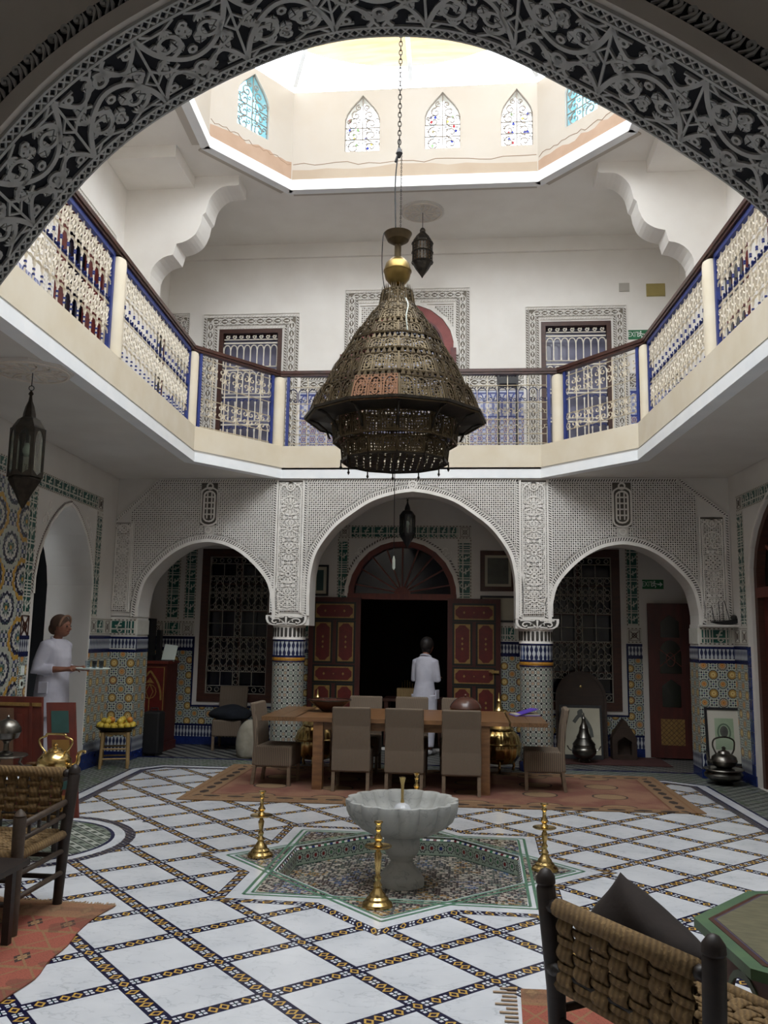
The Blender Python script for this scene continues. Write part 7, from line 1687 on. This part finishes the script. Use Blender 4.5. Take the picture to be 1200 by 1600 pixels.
b = MB(); b.lathe([(.05, .1), (.055, .11), (.02, .13), (.018, .18), (.03, .2)], 20); b.obj('pedestal', M['silver'], t, smooth=True, auto=30); b = MB(); b.lathe([(.03, .2), (.08, .22), (.095, .26), (.1, .262)], 28); b.obj('bowl', M['silver'], t, smooth=True, auto=35); b = MB(); b.lathe([(.1, .262), (.095, .3), (.06, .345), (.02, .36), (.008, .365), (.012, .378), (.002, .39)], 28); b.obj('dome_lid', M['silver'], t, smooth=True, auto=40)
t = thing('brass_dish', 'tiny brass dish on the white cloth of the low left table', 'dish', (-3.26, 6.42, .674)); b = MB(); b.lathe([(.02, 0), (.012, .01), (.06, .022), (.062, .026), (.01, .02)], 20); b.obj('dish', M['brass'], t, smooth=True, auto=30)
# folding painted screen
ps = thing('painted_screen', 'old red painted wooden folding screen with faded panels at the left edge', 'screen', (-3.86, 7.5, 0), 0)
M['faded_panel'] = plain('faded_tan_paint', '7a5a44', '5f4636', 7, .8, bump=.2); M['screen_red'] = plain('chipped_red_paint', '6a2a1c', '4d1f18', 8, .6, stretch=(1, 1, .5)); M['teal_paint'] = plain('teal_paint', '2a4f4a', '24443f', 8, .6); M['ochre_paint'] = plain('ochre_paint', '8a6428', '76541f', 8, .6)
fS = lambda u, v, h: (u-.10*v+.06, .06*v-h, v)
b = MB(); b.plate(rect(-.95, .10, .05, 1.10), fS, -.02, .02); l1 = b.obj('wide_leaf', M['screen_red'], ps); b = MB(); b.plate(rect(-.9, -.16, .1, 1.0), fS, .02, .028); b.obj('faded_field', M['faded_panel'], l1); b = MB(); b.plate(rect(-.13, -.07, .1, .95), fS, .02, .032); b.plate(rect(-.01, .015, .05, 1.05), fS, .02, .03); b.obj('carved_stile', M['screen_red'], l1); b = MB(); b.plate(rect(-.95, .10, 1.02, 1.05), fS, .02, .03); b.obj('gilt_rail', M['gold'], l1)
fS2 = lambda u, v, h: (u-.13*v+.21, -.06+.06*v-h+.3*(u-.1), v)
b = MB(); b.plate(rect(.06, .29, .08, 1.06), fS2, -.015, .015); l2 = b.obj('narrow_leaf', M['screen_red'], ps)
for z0, z1, mt in ((.80, .99, 'teal_paint'), (.56, .74, 'ochre_paint'), (.32, .50, 'teal_paint'), (.12, .27, 'ochre_paint')): b = MB(); b.plate(rect(.10, .24, z0, z1), fS2, .015, .02); b.obj('painted_square', M[mt], l2)
# ================================================================ RIGHT FOREGROUND
ang = atan2(-.625, .404)          # along the back, left post to right post
rope_chair('dark rope-back chair at lower right seen from behind, holding a brown cushion', (.34, 3.47, .0095), ang+0, .744, .52, .81, .62, (.46, .715)) if False else None
rc = rope_chair('dark rope-back chair at lower right seen from behind, holding a brown cushion', (.744, 2.845, .0095), ang+pi, .744, .52, .82, .53, (.47, .69))
M['cushion'] = plain('dark_brown_cushion', '2b221e', '211a18', 10, .9, bump=.5)
bm = bmesh.new(); N = 22; gv = {}
for s in (1, -1):
    for i in range(N+1):
        for j in range(N+1):
            u, v = -1+2*i/N, -1+2*j/N; e = max(0, (1-abs(u)**2.4)*(1-abs(v)**2.4))**.5; pin = 1-.07*(1-abs(u*v))*max(abs(u), abs(v))**3
            if s == -1 and (i in (0, N) or j in (0, N)): gv[s, i, j] = gv[1, i, j]; continue
            gv[s, i, j] = bm.verts.new((u*.27*pin, s*e*.095*(1+.14*sin(5*u+2*v)), v*.27*pin))
for s in (1, -1):
    for i in range(N):
        for j in range(N): q = [gv[s, i, j], gv[s, i+1, j], gv[s, i+1, j+1], gv[s, i, j+1]]; bm.faces.new(q if s < 0 else q[::-1])
bmesh.ops.rotate(bm, verts=bm.verts, matrix=Matrix.Rotation(radians(57), 3, 'Y')); bmesh.ops.scale(bm, verts=bm.verts, vec=(.93, 1.05, .60))
for v in bm.verts: v.co.y += .10*v.co.z
me = bpy.data.meshes.new('cushion'); bm.to_mesh(me); bm.free(); me.materials.append(M['cushion']); me.polygons.foreach_set('use_smooth', [True]*len(me.polygons))
o = bpy.data.objects.new('cushion', me); C.objects.link(o); o.location = (.625, 3.305, .633); o.rotation_euler = (0, 0, ang+pi); tag(o, 'dark brown cushion standing on one corner in the lower right rope chair', 'cushion')
rug('right_rug', 'small red kilim with white zigzags under the lower right rope chair', [(-.42, -.95), (.33, -1.0), (.33, .98), (-.35, .95)], None or mat_berber('crimson_kilim'), [((-.37, .95), (-.42, -.95), -.10, .0)], loc=(.62, 3.55, .0025), thick=.006)
ot = thing('octagonal_table', 'low octagonal painted table with green rim at the right edge', 'table', (1.735, 3.87, 0), radians(163)); M['rim_green'] = plain('worn_green_paint', '4f6a4a', '3f5a44', 9, .5, bump=.1); M['top_tan'] = plain('worn_grey_tan_top', '6e6a52', '54523f', 12, .5, stretch=(1, 3, 1), bump=.1); M['skirt'] = plain('faded_painted_skirt', '6e5a50', '54403c', 7, .7, bump=.2)
M['violet_line'] = plain('dull_violet_paint', '3a3450', '463a4c', 9, .6)
def ngp(r, n=8): return [(r*cos(2*pi*k/n), r*sin(2*pi*k/n)) for k in range(n)]
b = MB(); b.plate(ngp(.765), XY, .455, .495); b.obj('top', M['rim_green'], ot); b = MB(); b.plate(ngp(.705), XY, .495, .498); b.obj('dark_line', M['brown_wood'], ot); b = MB(); b.plate(ngp(.682), XY, .495, .499); b.obj('blue_line', M['violet_line'], ot); b = MB(); b.plate(ngp(.672), XY, .496, .5005); b.obj('painted_field', M['top_tan'], ot)
Pk = ngp(.66)
for k in range(8):
    a, c = Vector((*Pk[k], 0)), Vector((*Pk[(k+1) % 8], 0)); d = c-a; nr_ = ((a+c)/2).normalized(); L = d.length
    f = lambda u, v, h, a=a, d=d, nr_=nr_: tuple(a+d*u+nr_*h+Vector((0, 0, v))); A = [(.15, 0), (.15, .2)]+[(.5-.35*cos(q), .2+.16*sin(q)) for q in [pi*i/10 for i in range(1, 10)]]+[(.85, .2), (.85, 0)]
    b = MB(); b.plate([(0, 0)]+A+[(1, 0), (1, .455), (0, .455)], f, -.02, 0); s_ = b.obj('side_panel', M['skirt'], ot); b = MB(); b.ribbon(A, .03, f, 0, .006); b.obj('arch_edge', M['rim_green'], s_)
    b = MB(); b.plate([(.5, .36), (.54, .40), (.5, .44), (.46, .40)], f, 0, .004); b.obj('motif', M['ochre_paint'], s_)
# ================================================================ PEOPLE
M['skin'] = plain('skin', '8a5b47', '7c4f3d', 6, .55); M['uniform'] = plain('white_uniform_cloth', 'c6c5d0', 'b4b3c0', 7, .9, bump=.35, bd=.02); M['hair'] = plain('dark_hair', '171210', '1f1814', 30, .6); M['headcloth'] = plain('brown_head_cloth', '5a4438', '493629', 10, .9, bump=.3); M['shoe'] = plain('white_shoe', '9a9a9c', rough=.6); M['eye'] = plain('dark_eye', '120d0b', rough=.3); M['lip'] = plain('lip', '7a4038', rough=.5)
def ell(mb, c, r, n=14, m=10):
    vs = [(c[0]+r[0]*sin(pi*i/m)*cos(2*pi*k/n), c[1]+r[1]*sin(pi*i/m)*sin(2*pi*k/n), c[2]+r[2]*cos(pi*i/m)) for i in range(1, m) for k in range(n)]
    o = [(c[0], c[1], c[2]+r[2]), (c[0], c[1], c[2]-r[2])]; L = len(vs); fs = [(i*n+k, (i+1)*n+k, (i+1)*n+(k+1) % n, i*n+(k+1) % n) for i in range(m-2) for k in range(n)]
    fs += [(L, k, (k+1) % n) for k in range(n)]+[(L+1, (m-2)*n+(k+1) % n, (m-2)*n+k) for k in range(n)]; mb.add(vs+o, fs)
def loft(mb, rings, n=20):
    vs = [(x+rx*cos(2*pi*k/n), y+ry*sin(2*pi*k/n), z) for (x, y, z, rx, ry) in rings for k in range(n)]
    m = len(rings); mb.add(vs, [(i*n+k, i*n+(k+1) % n, (i+1)*n+(k+1) % n, (i+1)*n+k) for i in range(m-1) for k in range(n)]+[tuple(range(n))[::-1], tuple(range((m-1)*n, m*n))])
def remesh(mb, name, mat, parent, vox, it=4, f=.5):
    tmp = mb.obj('tmp', M[mat], None); r = tmp.modifiers.new('r', 'REMESH'); r.mode = 'VOXEL'; r.voxel_size = vox; s = tmp.modifiers.new('s', 'SMOOTH'); s.iterations = it; s.factor = f
    bpy.context.view_layer.update(); me = bpy.data.meshes.new_from_object(tmp.evaluated_get(bpy.context.evaluated_depsgraph_get())); me.name = name; me.materials.clear(); me.materials.append(M[mat]); me.polygons.foreach_set('use_smooth', [True]*len(me.polygons)); md = tmp.data; bpy.data.objects.remove(tmp); bpy.data.meshes.remove(md)
    o = bpy.data.objects.new(name, me); C.objects.link(o); o.parent = parent; return o
def finger(mb, root, d, up, L, r, curl):
    d, up = Vector(d).normalized(), Vector(up).normalized(); p = Vector(root); pts = [p-d*.015, p]; a = 0
    for k, s in enumerate((.45, .32, .23)):
        a += curl; v = d*cos(a)-up*sin(a); p = p+v*L*s; pts.append(p)
    mb.tube(pts, [r, r, r*.95, r*.9, r*.75], 8)
def hand(mb, wrist, d, up, side):
    d, up = Vector(d).normalized(), Vector(up).normalized(); s = d.cross(up).normalized()*side; w = Vector(wrist); c = w+d*.045
    mb.tube([w-d*.03, w+d*.02, w+d*.055, w+d*.085], [.024, .030, .034, .028], 10)
    for k, (L, o) in enumerate(((.065, .027), (.075, .009), (.07, -.009), (.055, -.026))): finger(mb, w+d*.085+s*o, d, up, L, .0085, .38)
    t0 = w+d*.03+s*.030; finger(mb, t0, d*.7+s*.7, up, .06, .010, .25)
def person(label, loc, rz, sh, el, wr_, lean, tunic, pants, headlook, cap, H=1.68):
    t = thing('person', label, 'person', loc, rz); b = MB()
    hx = lean; SB = 1 if cap else .78
    # body: torso, neck, head, arms, legs in one surface
    loft(b, [(q[0], q[1], q[2], q[3]*SB, q[4]*SB) for q in [(0, 0, .80, .13, .15), (0, 0, .92, .14, .17), (.0, 0, 1.02, .125, .15), (hx*.5, 0, 1.15, .13, .155), (hx*.8, 0, 1.28, .11, .15), (hx, 0, 1.36, .08, .13), (hx, 0, 1.40, .05, .07)]])
    hc = Vector((hx+.035+headlook*.02, 0, 1.555)); b.tube([(hx, 0, 1.36), (hx+.01, 0, 1.42), hc+Vector((-.02, 0, -.05))], [.06, .052, .05], 12)
    ell(b, hc, (.100, .084, .120)); ell(b, hc+Vector((.03, 0, -.055)), (.062, .055, .062)); ell(b, hc+Vector((-.02, 0, .02)), (.104, .088, .105))
    nz = hc+Vector((.103, 0, -.012)); b.tube([hc+Vector((.085, 0, .025)), nz+Vector((.008, 0, -.002)), nz+Vector((.016, 0, -.014)), nz+Vector((-.005, 0, -.024))], [.009, .011, .014, .010], 8)
    for s in (-1, 1): ell(b, hc+Vector((-.005, s*.086, -.01)), (.018, .010, .032), 8, 6); ell(b, hc+Vector((.07, s*.03, -.03)), (.02, .022, .02), 8, 6)
    ell(b, hc+Vector((.083, 0, -.075)), (.018, .022, .014), 8, 6); b.tube([hc+Vector((.084, -.045, .03)), hc+Vector((.095, 0, .032)), hc+Vector((.084, .045, .03))], .008, 6)
    for s in (-1, 1):
        S_, E_, W_ = [Vector((p[0], s*p[1], p[2])) for p in (sh, el, wr_)]
        b.tube([S_*.9+Vector((hx*.1, 0, 1.36*.1)), S_, lerp(S_, E_, .5), E_, lerp(E_, W_, .4), W_], [.055, .056, .048, .040, .042, .026], 12); hand(b, W_, (W_-E_), (0, 0, 1), -s)
        b.tube([(0, s*.085, .88), (.005, s*.088, .50), (-.01, s*.085, .30), (-.02, s*.085, .09)], [.088, .062, .058, .038], 12); b.tube([(-.045, s*.085, .045), (.03, s*.088, .05), (.12, s*.095, .03), (.17, s*.098, .025)], [.032, .04, .034, .022], 10)
    remesh(b, 'body', 'skin', t, .0075, 3)
    for s in (-1, 1): b = MB(); ell(b, hc+Vector((.091, s*.036, .008)), (.010, .014, .008), 8, 6); b.obj('eye', M['eye'], t, smooth=True)
    b = MB(); b.tube([hc+Vector((.088, -.026, -.052)), hc+Vector((.101, 0, -.049)), hc+Vector((.088, .026, -.052))], [.004, .008, .004], 6); b.obj('mouth', M['lip'], t, smooth=True)
    # tunic with sleeves
    SK = 1 if cap else .8
    b = MB(); loft(b, tunic, 24)
    for s in (-1, 1):
        S_, E_, W_ = [Vector((p[0], s*p[1], p[2])) for p in (sh, el, wr_)]; e = lerp(E_, W_, .55)
        b.tube([S_*.8+Vector((hx*.2, 0, 1.36*.2)), S_+Vector((0, 0, .0)), lerp(S_, E_, .35), lerp(S_, E_, .7), E_, lerp(E_, W_, .25), e], [q*SK for q in (.07, .078, .074, .068, .066, .060, .056)], 14)
    remesh(b, 'tunic', 'uniform', t, .011, 3)
    b = MB(); f = lambda a, r, z, k=0: (hx+.008+r*cos(a), r*1.25*sin(a), z)
    pts = [f(a, .062, 1.435-.05*(cos(a)+1)*.5) for a in [.35+(2*pi-.7)*k/14 for k in range(15)]]; b.tube(pts, .014, 8); b.obj('collar', M['uniform'], t, smooth=True)
    b = MB(); b.box(-.05, .07, -.012, .012, 0, .13); o = b.obj('pocket', M['uniform'], t, loc=(.02, -(tunic[2][4]+.008), .80)); bev(o, .006, 2)
    if pants:
        b = MB()
        for s in (-1, 1): b.tube([(0, s*.085, .86), (.01, s*.09, .62), (0, s*.09, .42), (-.015, s*.087, .22), (-.02, s*.086, .12)], [.115, .098, .085, .078, .072], 14)
        remesh(b, 'trousers', 'uniform', t, .010, 3)
    for s in (-1, 1): b = MB(); b.tube([(-.06, s*.085, .045), (.03, s*.088, .052), (.12, s*.095, .035), (.185, s*.098, .03)], [.038, .047, .042, .028], 10); b.obj('shoe', M['shoe'], t, smooth=True)
    if cap:
        b = MB(); ell(b, hc+Vector((-.03, 0, .038)), (.116, .102, .112), 20, 14); ell(b, hc+Vector((-.095, 0, -.02)), (.07, .075, .075)); o = remesh(b, 'head_cloth', 'headcloth', t, .008, 4)
        b = MB(); b.tube([hc+Vector((.055*1.0+.02*cos(a)-.0, .085*sin(a), .055+.045*cos(a))) if False else hc+Vector((.035+.03*cos(a), .104*sin(a), .035+.095*cos(a))) for a in [-1.9+3.8*k/14 for k in range(15)]], .013, 8); b.obj('head_band', plain('tan_band', '856552', rough=.9), t, smooth=True)
    else:
        b = MB(); ell(b, hc+Vector((-.025, 0, .033)), (.116, .10, .112), 20, 14); ell(b, hc+Vector((-.09, 0, -.0)), (.055, .06, .06)); ell(b, hc+Vector((-.045, 0, -.05)), (.06, .075, .07)); remesh(b, 'hair', 'hair', t, .008, 4)
    return t
TUN1 = [(.0, 0, .53, .19, .22), (.0, 0, .60, .19, .225), (.0, 0, .80, .185, .215), (.0, 0, .95, .175, .20), (.01, 0, 1.05, .17, .185), (.03, 0, 1.20, .165, .19), (.03, 0, 1.30, .14, .20), (.02, 0, 1.37, .10, .185), (.02, 0, 1.415, .072, .105)]
p1 = person('woman in white tunic and brown head cloth carrying a tray through the left arch', (-4.80, 9.74, .187), -.12, (.02, .195, 1.34), (-.07, .245, 1.06), (.27, .13, 1.075), .02, TUN1, True, 1, True)
# tray with glasses
ca, sa = cos(-.12), sin(-.12)
def loc1(x, y, z): return (-4.80+ca*x-sa*y, 9.74+sa*x+ca*y, .187+z)
t = thing('serving_tray', 'white oval tray held by the woman in the left archway', 'tray', loc1(.50, 0, 1.075), -.12); b = MB(); b.lathe([(.0, 0), (.2, 0), (.225, .012), (.222, .016), (.19, .006), (0, .006)], 32, rad=lambda r, z, a: r*(1 if abs(cos(a)) > 2 else 1-.25*abs(sin(a)))); b.obj('tray', M['exit_white'], t, fix=True)
gl = None
for k, (x, y) in enumerate(((.47, -.05), (.55, -.05), (.50, .05), (.59, .04), (.63, -.03))):
    if gl is None: b = MB(); b.lathe([(.022, 0), (.024, .004), (.030, .09), (.0285, .09), (.022, .008), (0, .006)], 16); gl = b.obj('glass', M['clear_glass'], None, smooth=True, auto=40); o = gl
    else: o = gl.copy(); C.objects.link(o)
    o.location = loc1(x, y, 1.083); tag(o, ('clear drinking glass on the carried tray, nearest the womans hand', 'clear drinking glass on the near edge of the carried tray', 'clear drinking glass on the far edge of the carried tray beside the hand', 'clear drinking glass on the far outer edge of the carried tray', 'clear drinking glass at the outer tip of the carried tray')[k], 'glass', 'glasses on the carried tray')
TUN2 = [(.0, 0, .42, .20, .22), (.0, 0, .60, .18, .195), (.0, 0, .80, .165, .18), (.0, 0, .95, .14, .155), (.01, 0, 1.05, .128, .138), (.03, 0, 1.20, .135, .155), (.035, 0, 1.30, .12, .16), (.025, 0, 1.37, .09, .135), (.025, 0, 1.41, .066, .085)]
person('woman with dark hair in white coat, back turned, in the dark doorway', (-.60, 12.75, 0), pi/2-.35, (.03, .145, 1.33), (.05, .185, 1.07), (.27, .10, 1.10), .03, TUN2, True, 2, False)
